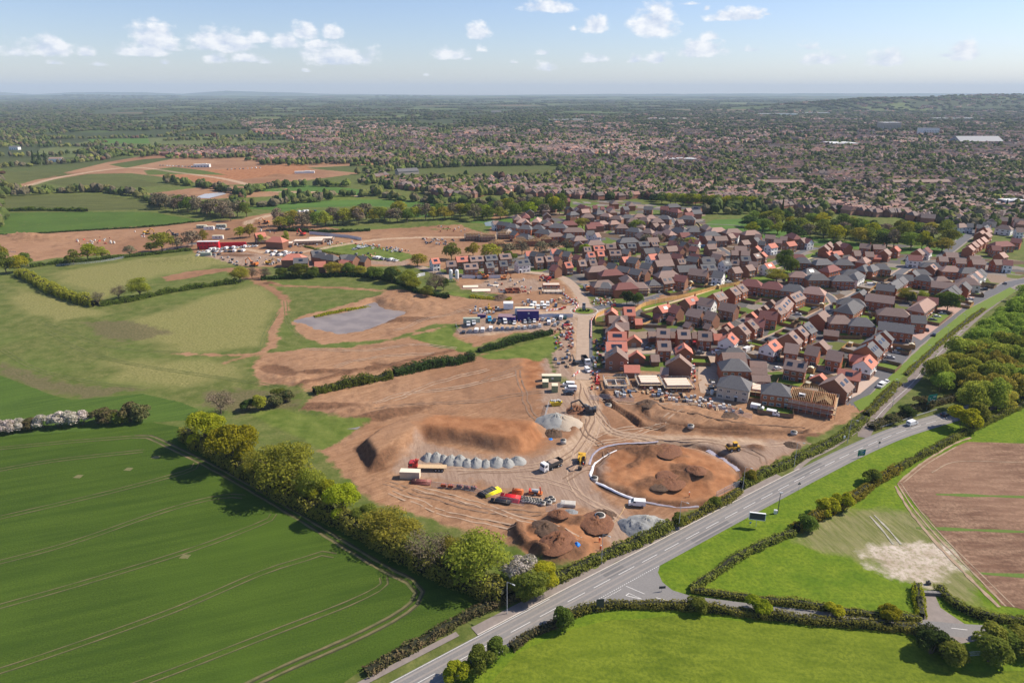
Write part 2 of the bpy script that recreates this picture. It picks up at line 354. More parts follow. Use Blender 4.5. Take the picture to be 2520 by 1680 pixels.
a_hard = zone({'yard': OL([(960, 1010), (1060, 1040), (1220, 1050), (1320, 1010), (1400, 1060), (1360, 1130), (1440, 1180), (1550, 1195), (1400, 1262), (1380, 1180), (1250, 1145), (1100, 1110), (940, 1100), (905, 1080)]),
               'carpark': OL([(1048, 758), (1075, 735), (1250, 715), (1330, 725), (1330, 760), (1180, 762), (1060, 772)]), 'pad': OL([(1250, 770), (1320, 770), (1318, 960), (1255, 1000), (1245, 900)]),
               'pad2': OL([(1130, 640), (1230, 640), (1260, 665), (1180, 675), (1060, 665)]), 'redpark': OL([(455, 590), (560, 580), (640, 590), (600, 612), (480, 606)]), 'park2': OL([(620, 600), (700, 585), (760, 600), (720, 615)]),
               'park3': OL([(830, 590), (940, 600), (930, 612), (840, 606)]), 'loop': OL([(1480, 1010), (1740, 1010), (1860, 1015), (1740, 1080), (1560, 1020), (1400, 1030)])})
a_estate = zone({'a': OL([(1385, 712), (1480, 705), (1700, 625), (1890, 565), (2060, 560), (2352, 600), (2500, 620), (2352, 655), (2310, 660), (2220, 700), (2120, 780), (2040, 850), (1975, 915), (1900, 880), (1760, 918), (1650, 900), (1610, 862), (1500, 852), (1385, 846), (1385, 800)]),
                 'b': OL([(1040, 610), (1180, 590), (1270, 570), (1420, 560), (1600, 530), (1880, 560), (1700, 620), (1480, 690), (1340, 680), (1290, 640), (1180, 622), (1050, 632)]), 'c': OL([(1130, 510), (1270, 465), (1420, 460), (1620, 480), (1620, 530), (1500, 560), (1380, 570), (1290, 560), (1180, 548)])})
a_red = zone({'platform': OL([(965, 990), (1010, 975), (1180, 985), (1265, 1000), (1240, 1030), (1200, 1045), (1060, 1015), (970, 1012)]), 'ring': OL([(1400, 1030), (1480, 1018), (1580, 1022), (1670, 1060), (1700, 1110), (1640, 1140), (1540, 1155), (1440, 1130), (1375, 1090), (1370, 1060)]),
              'cut': OL([(1200, 820), (1270, 800), (1260, 880), (1200, 900)]), 'far': OL([(350, 400), (700, 375), (720, 395), (480, 420)]), 'cor': OL([(1200, 1200), (1380, 1180), (1400, 1260), (1260, 1300), (1190, 1250)])})

Z = hill_z(gx, gy)
near = gy < 1300
xs = gx[near]; ys = gy[near]; zz = np.zeros(xs.shape)
xr_, yr_ = xs * .83 - ys * .56, xs * .56 + ys * .83
bump = (fbm(xr_ / 2.2, yr_ / 2.2, 11, 3) - .5)
big = (fbm(yr_ / 9 + 3, xr_ / 8, 17, 3) - .5)
dm = np.clip(a_dirt[near] / 3, 0, 1) * np.clip(1 - a_hard[near] / 3, 0, 1) * np.clip(1 - a_track[near] / 2, 0, 1) * np.clip(1 - a_estate[near] / 2, 0, 1)
_pl = sdf_poly(xs, ys, OL([(818, 1030), (860, 1000), (960, 960), (1010, 965), (1190, 972), (1255, 985), (1235, 1018), (1200, 1040), (1150, 1040), (1060, 1022), (972, 1012), (930, 1045), (885, 1075), (850, 1082)]), 40)
zz += dm * np.clip((np.abs(_pl - 2.5) - 4) / 4, .06, 1) * (bump * .6 + big * .55) * np.clip(2 - ys / 900, .4, 1)
zz += np.clip(1 - a_dirt[near] / 3, 0, 1) * np.clip(-a_bright[near], 0, 1) * 0.25 * bump * (a_estate[near] < 0)
# raised soil plateau with a cut face above the yard
plat = sdf_poly(xs, ys, OL([(818, 1030), (860, 1000), (960, 960), (1010, 965), (1190, 972), (1255, 985), (1235, 1018), (1200, 1040), (1150, 1040), (1060, 1022), (972, 1012), (930, 1045), (885, 1075), (850, 1082)]), 40)
_t = np.clip((plat + .8 + .8 * bump) / 5.6, 0, 1); zz += 4.6 * _t * _t * (3 - 2 * _t)
a_dark = np.full(gx.shape, -14.0); ad = np.minimum(np.minimum(plat + 1.2, 3.9 - plat) * .8, (O(905, 1060)[0] - xs) * .3)  # shade of the left cut face, painted into the soil colour
# spoil mounds, hollows: centre, half lengths (m), angle, height
MD = [((905, 690), 22, 10, .2, 3.0), ((960, 705), 26, 9, -.1, 2.2), ((930, 735), 20, 5, .1, 1.2), ((1110, 745), 11, 6, .3, 3.2), ((1190, 720), 16, 7, -.1, 3.2), ((640, 850), 6, 14, .9, -1.8), ((690, 880), 7, 9, .8, 2.0),
      ((640, 865), 6, 10, .7, 1.8), ((740, 855), 16, 3, .1, 1.4), ((900, 845), 16, 3, .35, 1.8), ((875, 838), 6, 3, -.6, -1.5), ((1500, 1043), 12, 5, -.3, 2.2), ((1590, 1090), 8, 5, -.5, 2.2), ((1530, 1110), 14, 4, .3, 1.6), ((1450, 1090), 12, 6, .3, .9),
      ((1600, 955), 16, 8, -.2, 2.4), ((1290, 1275), 8, 5, .4, 2.3), ((1270, 1235), 16, 9, .1, 1.2), ((1250, 1225), 6, 3, 0, 1.3), ((1285, 1190), 3.5, 2.5, 0, 1.5), ((1480, 935), 5, 3, 0, 1.8), ((1735, 1030), 4, 2.5, 0, 1.6), ((1340, 1205), 8, 3, -.2, 1.5),
      ((830, 945), 14, 6, .2, 1.6), ((740, 935), 16, 4, .0, 1.2), ((890, 955), 20, 4, .4, 1.2), ((1300, 982), 4, 3, 0, 1.5), ((620, 652), 5, 4, 0, 1.8), ((60, 548), 34, 10, .05, 5), ((1000, 518), 30, 10, 0, 4), ((590, 512), 20, 8, 0, 3), ((800, 618), 7, 5, 0, 2.5), ((545, 590), 18, 5, 0, 2.5), ((430, 598), 26, 8, .1, 2.5), ((1700, 985), 8, 3, 0, 1.2), ((1860, 1005), 7, 3, .3, 1.2),
      ((640, 405), 20, 6, .1, 4), ((530, 355), 40, 10, 0, 4), ((835, 480), 40, 8, 0, 3)]
for (p, la, lb, an, h) in MD:
    cx, cy_ = O(*p); dx = xs - cx; dy = ys - cy_; c, s_ = math.cos(an), math.sin(an)
    q = ((dx * c + dy * s_) / la) ** 2 + ((-dx * s_ + dy * c) / lb) ** 2
    zz += h * np.exp(-q * 1.1) * (1 + .7 * bump)
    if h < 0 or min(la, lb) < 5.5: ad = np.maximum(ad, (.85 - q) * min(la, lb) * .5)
# trenches and ridges along lines: half width, height
RG = [([(1475, 945), (1490, 960), (1540, 975), (1620, 985), (1740, 990), (1845, 992)], 1.3, -.9), ([(1475, 952), (1500, 966), (1560, 984), (1640, 993), (1760, 997), (1860, 990)], 1.0, .8),
      ([(1380, 903), (1395, 925), (1420, 938), (1450, 960), (1470, 975), (1520, 985)], 1.2, -1.1), ([(1390, 900), (1412, 930), (1440, 948), (1470, 968)], 1.1, .7),
      ([(1368, 1062), (1385, 1040), (1430, 1025), (1520, 1015), (1600, 1022), (1660, 1045), (1700, 1075), (1706, 1100)], 1.7, -1.2), ([(1362, 1075), (1368, 1100), (1400, 1125), (1480, 1148), (1580, 1158), (1650, 1150)], 1.5, -.9),
      ([(690, 890), (780, 862), (900, 838), (1040, 805)], 1.5, .5), ([(1450, 1075), (1500, 1040), (1560, 1030)], 1.5, .6), ([(1190, 1215), (1200, 1250), (1250, 1275)], 1.6, 1.2)]
for (L, hw, h) in RG:
    dd = hw - sdf_line(xs, ys, smooth_line(OL(L), 3), hw, 8)
    zz += h * 1.5 * np.exp(-(dd / hw) ** 2) * (1 + .8 * bump)
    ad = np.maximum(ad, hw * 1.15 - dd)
# pond basin
PONDS = {'pond': [(682, 736), (720, 727), (800, 716), (861, 693), (868, 702), (880, 710), (930, 716), (900, 732), (860, 745), (828, 758), (780, 764), (740, 755)]}
pb = np.full(xs.shape, -20.0)
for k, p in PONDS.items(): pb = np.maximum(pb, sdf_poly(xs, ys, OL(p), 20))
zz = np.where(pb > -6, zz * np.clip(-pb / 6, 0, 1), zz) - 1.1 * np.clip((pb + 3) / 6, 0, 1) + .55 * (bump + big) * np.clip(1.5 - np.abs(pb) / 4, 0, 1)
# keep the ground flat where sheets of crop, road and pasture lie on it
flat = np.maximum.reduce([sdf_poly(xs, ys, P_crop1), sdf_poly(xs, ys, P_crop2), sdf_poly(xs, ys, P_verge)])
zz *= np.clip(-flat / 4, 0, 1)
Z[near] = Z[near] * 0 + zz; Z[(gy >= 1300) & (gy < 1301)] = 0
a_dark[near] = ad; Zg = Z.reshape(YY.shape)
def gz(x, y):
    """height of the built ground under a point"""
    fi = np.clip(math.log(max(y, 40) / 40) / math.log(31000 / 40) * (ny - 1), 0, ny - 1.001); fj = np.clip((x / (y + 60) + .92) / 1.84 * 599, 0, 598.999)
    i = int(fi); j = int(fj); a = fi - i; b = fj - j
    return float((Zg[i, j] * (1 - b) + Zg[i, j + 1] * b) * (1 - a) + (Zg[i + 1, j] * (1 - b) + Zg[i + 1, j + 1] * b) * a)
def on(u, v, dz=0.0):
    x, y = G(u, v); return (x, y, gz(x, y) + dz)
def oon(u, v, dz=0.0): return on(u * K, v * K, dz)

# ---------------------------------------------------------------- ground material
mg, t, b = newmat("ground_cover")
def attr(t, n): return N(t, 'ShaderNodeAttribute', attribute_name=n).outputs['Fac']
wc = worldco(t)
n_f = nz(t, wc, .9, 6, .7); n_m = nz(t, wc, .16, 5, .6); n_l = nz(t, wc, .035, 4, .55); n_xl = nz(t, wc, .006, 4, .55)
n_st = nz(t, worldco(t, (.07, .75, 1), R(-38)), 1.0, 6, .62, .9)          # streaks left by blades and tracks
n_st2 = nz(t, worldco(t, (.8, .1, 1), R(-12)), 1.0, 6, .6, 1.0)
def rng_(t, n, lo, hi): return M(t, 'MULTIPLY', M(t, 'SUBTRACT', n, lo), 1 / (hi - lo), clamp=True)
grass = mixc(t, rng_(t, n_m, .36, .64), (.088, .112, .024), (.175, .175, .058))
grass = mixc(t, M(t, 'MULTIPLY', rng_(t, n_f, .4, .66), .7), grass, (.06, .085, .018))
grass = mixc(t, M(t, 'MULTIPLY', rng_(t, n_l, .45, .7), .5), grass, (.10, .15, .028))
pale = mixc(t, rng_(t, n_f, .36, .64), (.12, .13, .035), (.31, .27, .11))
grass = mixc(t, M(t, 'MULTIPLY', sstep(t, attr(t, 'a_pale'), n_l, 30, 9), .8), grass, pale)
scrubc = mixc(t, rng_(t, n_f, .35, .65), (.075, .07, .028), (.17, .14, .075))
grass = mixc(t, M(t, 'MULTIPLY', sstep(t, attr(t, 'a_scrub'), n_m, 18, 4), .85), grass, scrubc)
lush = mixc(t, rng_(t, n_m, .35, .65), (.08, .12, .018), (.15, .18, .04))
grass = mixc(t, sstep(t, attr(t, 'a_green'), n_m, 6, 2), grass, lush)
brt = mixc(t, rng_(t, n_m, .32, .68), (.095, .165, .010), (.175, .235, .018))
brt = mixc(t, M(t, 'MULTIPLY', rng_(t, n_f, .42, .62), .65), brt, (.055, .10, .008))
brt = mixc(t, M(t, 'MULTIPLY', sstep(t, attr(t, 'a_scrub'), n_m, 14, 4), .75), brt, mixc(t, rng_(t, n_st2, .35, .65), (.14, .14, .055), (.27, .23, .13)))
grass = mixc(t, sstep(t, attr(t, 'a_bright'), n_m, 2, 1.5), grass, brt)
# bare red-brown soil
soil = mixc(t, rng_(t, n_st, .3, .7), (.235, .125, .066), (.39, .235, .138))
soil = mixc(t, M(t, 'MULTIPLY', rng_(t, n_f, .48, .72), .55), soil, (.15, .075, .042))
soil = mixc(t, M(t, 'MULTIPLY', rng_(t, n_l, .42, .62), .5), soil, (.34, .20, .118)); soil = mixc(t, M(t, 'MULTIPLY', rng_(t, n_xl, .46, .6), .55), soil, (.19, .092, .05)); soil = mixc(t, M(t, 'MULTIPLY', rng_(t, nz(t, worldco(t), .07, 5, .7), .54, .62), .45), soil, (.15, .08, .048))
redc = mixc(t, rng_(t, n_m, .35, .65), (.23, .09, .036), (.40, .19, .09))
soil = mixc(t, M(t, 'MULTIPLY', sstep(t, attr(t, 'a_red'), n_m, 14, 4), .8), soil, redc)
hard = mixc(t, rng_(t, n_st2, .35, .65), (.235, .165, .125), (.35, .26, .20))
hard = mixc(t, M(t, 'MULTIPLY', rng_(t, n_f, .5, .7), .35), hard, (.2, .13, .09))
soil = mixc(t, M(t, 'MULTIPLY', sstep(t, attr(t, 'a_hard'), n_m, 14, 4), .85), soil, hard)
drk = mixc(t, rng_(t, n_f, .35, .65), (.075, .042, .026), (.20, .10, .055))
soil = mixc(t, M(t, 'MULTIPLY', sstep(t, attr(t, 'a_dark'), n_m, 3.5, 1.2), .85), soil, drk)  # darker freshly dug soil, and the painted shade of the left cut face
base = mixc(t, sstep(t, attr(t, 'a_dirt'), n_m, 9, 1.6), grass, soil)
trk = mixc(t, rng_(t, n_st2, .35, .65), (.36, .25, .165), (.50, .37, .26))
base = mixc(t, M(t, 'MULTIPLY', sstep(t, attr(t, 'a_track'), n_m, 5, 2.5), .85), base, trk)
# gardens, drives and patios between the new houses
vo = N(t, 'ShaderNodeTexVoronoi', i_Scale=.085, feature='F1', distance='CHEBYCHEV'); t.links.new(worldco(t, (1, 1, 0), R(28)), vo.inputs['Vector'])
vs = N(t, 'ShaderNodeSeparateColor'); t.links.new(vo.outputs['Color'], vs.inputs[0])
rp = N(t, 'ShaderNodeValToRGB'); t.links.new(vs.outputs[0], rp.inputs[0]); rp.color_ramp.interpolation = 'CONSTANT'
es = rp.color_ramp.elements; es[0].position = 0; es[0].color = (.10, .15, .025, 1); es[1].position = .16; es[1].color = (.115, .11, .11, 1)
for p_, c_ in ((.42, (.13, .085, .055, 1)), (.58, (.24, .21, .185, 1)), (.76, (.12, .14, .035, 1)), (.86, (.27, .2, .15, 1))): e_ = es.new(p_); e_.color = c_
gar = mixc(t, M(t, 'MULTIPLY', rng_(t, n_f, .4, .7), .4), rp.outputs[0], (.08, .07, .05))
base = mixc(t, sstep(t, attr(t, 'a_estate'), n_m, 1, 1.2), base, gar)
chk = mixc(t, rng_(t, n_m, .35, .65), (.36, .29, .22), (.55, .48, .41))
base = mixc(t, M(t, 'MULTIPLY', sstep(t, attr(t, 'a_chalk'), n_m, 16, 3.5), M(t, 'MULTIPLY_ADD', rng_(t, n_f, .38, .54), .65, .35)), base, chk)
# far country: a patchwork of fields
sp_ = N(t, 'ShaderNodeSeparateXYZ'); t.links.new(wc, sp_.inputs[0])
farm = M(t, 'MULTIPLY', M(t, 'SUBTRACT', sp_.outputs[1], 900), 1 / 600, clamp=True)
v2 = N(t, 'ShaderNodeTexVoronoi', i_Scale=.0028, feature='F1', distance='MANHATTAN', i_Randomness=.9); t.links.new(worldco(t, (1, 1, 0), R(14)), v2.inputs['Vector'])
v2s = N(t, 'ShaderNodeSeparateColor'); t.links.new(v2.outputs['Color'], v2s.inputs[0])
rp2 = N(t, 'ShaderNodeValToRGB'); t.links.new(v2s.outputs[1], rp2.inputs[0]); rp2.color_ramp.interpolation = 'CONSTANT'
es = rp2.color_ramp.elements; es[0].position = 0; es[0].color = (.055, .07, .03, 1); es[1].position = .45; es[1].color = (.08, .11, .035, 1)
for p_, c_ in ((.62, (.13, .15, .055, 1)), (.74, (.055, .065, .028, 1)), (.9, (.17, .12, .075, 1)), (.95, (.12, .15, .05, 1))): e_ = es.new(p_); e_.color = c_
fcol = mixc(t, M(t, 'MULTIPLY', rng_(t, n_l, .4, .65), .45), rp2.outputs[0], (.035, .05, .018))
nd = M(t, 'SUBTRACT', 1.0, sstep(t, attr(t, 'a_dirt'), n_m, 1, 4))
base = mixc(t, M(t, 'MULTIPLY', farm, nd), base, fcol)
t.links.new(base, b.inputs['Base Color']); b.inputs['Roughness'].default_value = .95; b.inputs['Specular IOR Level'].default_value = .1
bp = N(t, 'ShaderNodeBump', i_Strength=.55, i_Distance=.35); t.links.new(M(t, 'ADD', n_f, M(t, 'MULTIPLY', n_st, .3)), bp.inputs['Height']); t.links.new(bp.outputs[0], b.inputs['Normal'])

nx = len(ss); idx = np.arange(ny * nx).reshape(ny, nx)
Fq = np.stack([idx[:-1, :-1], idx[:-1, 1:], idx[1:, 1:], idx[1:, :-1]], -1).reshape(-1, 4)
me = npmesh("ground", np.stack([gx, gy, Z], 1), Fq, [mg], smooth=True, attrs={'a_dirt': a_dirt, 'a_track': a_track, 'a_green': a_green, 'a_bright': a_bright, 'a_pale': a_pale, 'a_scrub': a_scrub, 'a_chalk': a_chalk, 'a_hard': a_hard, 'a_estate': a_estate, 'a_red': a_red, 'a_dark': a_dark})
tag(link("ground", me), kind='structure')

# ---------------------------------------------------------------- sheets on the ground
def sheet(name, P, z, m, edge=1.4, jit=.5, kind='structure', step=2.5):
    """flat sheet with a slightly ragged outline"""
    P = np.asarray(P); out = []
    for i in range(len(P)):
        a, b_ = P[i], P[(i + 1) % len(P)]; n = max(1, int(np.hypot(*(b_ - a)) / step))
        for k in range(n): out.append(a + (b_ - a) * k / n)
    out = np.array(out)
    if jit: out = out + np.stack([fbm(out[:, 0] / 5, out[:, 1] / 5, 1) - .5, fbm(out[:, 0] / 5, out[:, 1] / 5, 2) - .5], 1) * 2 * jit
    me = bpy.data.meshes.new(name)
    import mathutils
    tri = mathutils.geometry.tessellate_polygon([[Vector((p[0], p[1], 0)) for p in out]])
    me.from_pydata([(p[0], p[1], z) for p in out], [], [t_ for t_ in tri]); me.materials.append(m)
    me.update()
    if sum(p.normal.z for p in me.polygons) < 0: me.flip_normals()
    return tag(link(name, me), kind=kind)
def ribbon(name, L, w, z, m, step=4.0, kind='structure', jit=0.0, parent=None, smoothit=True, wob=0):
    L = smooth_line(L, step) if smoothit else np.asarray(L, float)
    d = np.gradient(L, axis=0); d /= np.linalg.norm(d, axis=1)[:, None] + 1e-9; n = np.stack([-d[:, 1], d[:, 0]], 1)
    ww = w / 2 * np.ones(len(L))
    if jit: ww = ww * (1 + jit * (np.random.default_rng(3).random(len(L)) - .5) * 2)
    A = L + n * ww[:, None]; B = L - n * ww[:, None]
    zs = np.full(len(L), z) if not callable(z) else np.array([z(*p) for p in L])
    V = np.vstack([np.column_stack([B, zs]), np.column_stack([A, zs])]); k = len(L)
    Fq = [(i, i + 1, i + 1 + k, i + k) for i in range(k - 1)]
    return tag(link(name, npmesh(name, V, Fq, [m]), parent), kind=kind)

def field_mat(name, c1, c2, c3, ang, sc=(.03, .5, 1), fine=1.6):
    m, t, b = newmat(name); a = nz(t, worldco(t, sc, ang), 1, 4, .6); f = nz(t, worldco(t), fine, 5, .7); l = nz(t, worldco(t), .022, 4, .55)
    o = mixc(t, rng_(t, a, .38, .62), c1, c2); o = mixc(t, M(t, 'MULTIPLY', rng_(t, f, .42, .62), .7), o, c3)
    o = mixc(t, M(t, 'MULTIPLY', rng_(t, l, .45, .68), .55), o, tuple(min(1, (x + y) * .62) for x, y in zip(c2, c1)))
    t.links.new(o, b.inputs['Base Color']); b.inputs['Roughness'].default_value = .95; b.inputs['Specular IOR Level'].default_value = .12
    bp = N(t, 'ShaderNodeBump', i_Strength=.5, i_Distance=.3); t.links.new(f, bp.inputs['Height']); t.links.new(bp.outputs[0], b.inputs['Normal'])
    return m
m_crop = field_mat("young_wheat", (.044, .082, .009), (.068, .112, .013), (.027, .052, .007), R(-20), (.02, .35, 1), 2.2)
m_crop2 = field_mat("young_wheat_far", (.055, .098, .016), (.085, .140, .022), (.04, .075, .012), R(-30))
m_pit = field_mat("mown_turf", (.06, .125, .022), (.10, .175, .035), (.05, .10, .02), R(-3), (.004, .12, 1))
m_past = field_mat("pasture", (.105, .145, .010), (.165, .205, .018), (.055, .09, .008), R(10), (.12, .35, 1), 1.1)
m_plough = field_mat("ploughed_soil", (.155, .085, .055), (.30, .19, .125), (.10, .058, .038), R(2), (.09, .4, 1), 1.0)
m_oldcrop = field_mat("weedy_crop", (.06, .075, .02), (.13, .14, .04), (.05, .055, .018), R(0), (.02, .4, 1), .7)
sheet("crop_field", P_crop1, .03, m_crop); sheet("crop_field", P_crop2, .045, m_crop2)
sheet("ploughed_field", OL([(2058, 1110), (2120, 1060), (2222, 1014), (2360, 1018), (2760, 1030), (2900, 1420), (2400, 1408), (2300, 1390), (2215, 1290), (2110, 1165)]), .04, m_plough)
sheet("pasture", OL([(1010, 1700), (1185, 1500), (1290, 1452), (1400, 1425), (1560, 1412), (1750, 1432), (1900, 1440), (2080, 1455), (2190, 1540), (2352, 1540), (2700, 1540), (2700, 1800), (900, 1800)]), .035, m_past)
sheet("sports_field", OL([(545, 478), (640, 468), (760, 460), (900, 458), (1080, 473), (1085, 478), (960, 500), (800, 495), (700, 487)]), .06, m_pit)
for i, (P, mm) in enumerate([([(-200, 492), (0, 489), (200, 487), (345, 487), (470, 508), (340, 520), (180, 530), (0, 540), (-200, 545)], m_crop2), ([(-200, 452), (0, 450), (230, 446), (330, 462), (372, 480), (200, 484), (0, 487), (-200, 490)], m_oldcrop),
      ([(560, 432), (700, 425), (800, 432), (860, 440), (830, 450), (720, 440), (560, 440)], m_pit), ([(870, 405), (1030, 395), (1260, 388), (1275, 400), (1000, 412), (900, 412)], m_oldcrop), ([(0, 395), (100, 392), (170, 400), (90, 412), (0, 425)], m_oldcrop), ([(110, 420), (190, 402), (300, 408), (380, 425), (300, 432), (160, 430)], m_oldcrop),
      ([(200, 320), (340, 318), (345, 330), (220, 330)], m_pit), ([(1640, 505), (1760, 500), (1840, 540), (2060, 570), (2200, 560), (2190, 530), (2240, 530), (2150, 590), (1890, 565), (1700, 540), (1610, 520)], m_pit), ([(930, 522), (1100, 508), (1230, 498), (1250, 505), (1130, 522), (1000, 528)], m_pit), ([(2050, 243), (2120, 240), (2200, 247), (2160, 252), (2060, 250)], m_pit)]):
    P = OL(P)
    if i == 9: continue
    sheet("field", P, .05 + .01 * i, mm)
# grass strips left between the drilled beds
ms_ = mat("strip_grass", (.11, .17, .02), col2=(.07, .12, .012))
for k, L in enumerate([[(2150, 1060 * 1.0 + 75), (2352, 1141), (2700, 1150)], [(2105, 1212), (2352, 1221), (2700, 1232)], [(2250, 1316), (2352, 1322), (2700, 1332)]]): ribbon("grass_strip", OL(L), 1.5, .055 + .004 * k, ms_, jit=.5)
for k_, (u_, v_) in enumerate([(180, 1094), (358, 1050), (424, 1278), (295, 1077)]):
    x_, y_ = O(u_, v_); sheet('bare_patch', [(x_ - 1.3, y_ - .9), (x_ + 1.2, y_ - 1.1), (x_ + 1.4, y_ + .8), (x_ - .9, y_ + 1.0)], .075, mat('bare_crop_patch', (.20, .17, .09), col2=(.10, .12, .03)), jit=.3)
m_ftr = mat('field_track', (.40, .29, .20), col2=(.22, .16, .10), scale=.4); m_ctr = mat('chalk_track', (.46, .42, .37), col2=(.22, .22, .14), scale=.4)
for k_, (L, w_, mm_) in enumerate([([(2062, 1112), (2100, 1170), (2160, 1240), (2240, 1320), (2310, 1392)], .5, m_ftr), ([(2068, 1108), (2110, 1168), (2172, 1238), (2255, 1320), (2330, 1394)], .35, m_ftr), ([(2056, 1116), (2092, 1176), (2148, 1244), (2225, 1325), (2295, 1394)], .9, m_ftr), ([(2066, 1106), (2120, 1062), (2190, 1020), (2230, 1005)], .7, m_ftr), ([(2075, 1108), (2128, 1066), (2196, 1026)], .4, m_ftr), ([(1998, 1185), (2025, 1215), (2052, 1250)], .6, m_ctr), ([(2008, 1183), (2038, 1213), (2070, 1250)], .6, m_ctr), ([(2350, 1062), (2200, 1060), (2140, 1085)], .35, m_ftr)]): ribbon('wheel_track', OL(L), w_, .085 + .004 * k_, mm_, jit=.5, step=2)
# tramlines in the crop: two wheel tracks each
m_wheel = mat("wheel_track_soil", (.20, .155, .08), col2=(.06, .08, .022), scale=.25)
m_wheeld = mat("wheel_rut", (.06, .05, .025), col2=(.035, .045, .012), scale=.5)
TL = [([(0, 1208 - 20), (250, 1130), (420, 1085), (445, 1075), (452, 1062)], 0), ([(-60, 1090), (120, 1058), (330, 1035)], 0), ([(-60, 1035), (150, 1015), (305, 1003)], 0),
      ([(-80, 1310), (150, 1250), (370, 1175), (480, 1145), (535, 1138), (560, 1140)], 0), ([(-80, 1414), (200, 1335), (450, 1258), (590, 1205), (620, 1192), (628, 1180)], 0), ([(-80, 1565), (120, 1500), (400, 1400), (600, 1315), (700, 1283), (740, 1270), (770, 1275)], 0),
      ([(180, 1620), (400, 1540), (620, 1455), (800, 1385), (868, 1352), (882, 1340), (880, 1325)], 0), ([(480, 1620), (640, 1540), (800, 1470), (900, 1420), (950, 1385), (962, 1360), (940, 1335), (880, 1305), (780, 1245), (640, 1160), (500, 1080), (400, 1030), (340, 1003), (305, 1003)], 1), ([(-60, 1215 + 0), (100, 1180), (300, 1120), (410, 1090)], 0)][:8]
for L, big_ in TL:
    P = smooth_line(OL(L), 3); d = np.gradient(P, axis=0); d /= np.linalg.norm(d, axis=1)[:, None]; n = np.stack([-d[:, 1], d[:, 0]], 1)
    for sgn in (-1, 1):
        w_ = (.72 if big_ else .30)
        ribbon("wheel_track", P + n * sgn * .95, w_, .062, m_wheel, smoothit=False, jit=.35)
        ribbon("wheel_track", P + n * (sgn * .95 - .12 - w_ * .55), w_ * .6, .066, m_wheeld, smoothit=False, jit=.4)
# tracks through the meadow and along the headland
m_mt = mat("meadow_track", (.16, .17, .05), col2=(.07, .09, .02), scale=.3)
for L in ([(110, 760), (180, 800), (300, 835), (560, 875), (640, 890)], [(100, 740), (250, 795), (420, 810)], [(0, 800), (90, 850), (230, 880), (330, 890)], [(655, 690), (662, 740), (690, 775)], [(600, 800), (612, 760), (640, 715)]):
    P = smooth_line(OL(L), 3); d = np.gradient(P, axis=0); d /= np.linalg.norm(d, axis=1)[:, None]; n = np.stack([-d[:, 1], d[:, 0]], 1)
    for sgn in (-1, 1): ribbon("wheel_track", P + n * sgn * .9, .5, lambda x, y: gz(x, y) + .06, m_mt, smoothit=False, jit=.4)

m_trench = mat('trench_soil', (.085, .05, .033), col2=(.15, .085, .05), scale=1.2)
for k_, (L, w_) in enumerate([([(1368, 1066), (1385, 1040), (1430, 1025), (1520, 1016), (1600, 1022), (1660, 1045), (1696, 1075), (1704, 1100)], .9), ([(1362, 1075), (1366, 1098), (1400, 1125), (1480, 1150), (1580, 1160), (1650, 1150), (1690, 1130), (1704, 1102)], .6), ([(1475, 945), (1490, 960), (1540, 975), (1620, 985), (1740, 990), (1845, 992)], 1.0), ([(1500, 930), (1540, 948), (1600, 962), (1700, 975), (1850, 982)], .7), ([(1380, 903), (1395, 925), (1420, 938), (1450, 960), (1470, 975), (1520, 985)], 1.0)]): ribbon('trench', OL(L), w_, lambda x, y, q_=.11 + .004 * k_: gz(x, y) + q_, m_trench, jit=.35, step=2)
m_ysoil = mat("tyre_track_pale", (.45, .33, .235), col2=(.33, .22, .15), scale=.6); m_ydark = mat("tyre_track_dark", (.19, .12, .08), col2=(.25, .16, .105), scale=.6)
YT = [[(1345, 890), (1365, 950), (1340, 1010), (1290, 1055), (1200, 1080), (1050, 1085)], [(1350, 890), (1375, 960), (1350, 1030), (1310, 1080), (1330, 1140), (1420, 1190)], [(1352, 895), (1385, 970), (1450, 1000), (1600, 1010), (1750, 1022), (1830, 1018)], [(1356, 900), (1400, 985), (1500, 1008), (1640, 1016), (1740, 1040), (1760, 1065)], [(1180, 1095), (1280, 1110), (1360, 1150), (1440, 1200)],
      [(950, 1120), (1060, 1150), (1180, 1190), (1260, 1210), (1330, 1250)], [(880, 1110), (980, 1140), (1100, 1170), (1240, 1180)], [(900, 1130), (1000, 1165), (1120, 1200), (1180, 1225)], [(1320, 1020), (1250, 1065), (1150, 1075), (1020, 1075)], [(1330, 880), (1328, 940), (1300, 990), (1230, 960), (1200, 900), (1190, 850)],
      [(1560, 950), (1480, 990), (1420, 1010), (1360, 1020)], [(1350, 905), (1440, 925), (1560, 930), (1640, 935)], [(1000, 900), (1100, 880), (1200, 840)], [(900, 920), (1000, 880), (1120, 850)], [(860, 930), (940, 905), (1060, 890), (1180, 860)], [(850, 950), (960, 930), (1100, 920), (1240, 900)],
      [(700, 800), (820, 805), (960, 790), (1050, 800)], [(900, 760), (1000, 730), (1100, 710), (1180, 700), (1260, 690)], [(940, 740), (1040, 720), (1100, 690), (1130, 660)], [(760, 845), (860, 820), (1000, 812)], [(1320, 1060), (1350, 1010), (1420, 985), (1540, 975)], [(1340, 960), (1345, 1000), (1400, 1040), (1300, 1100)]]
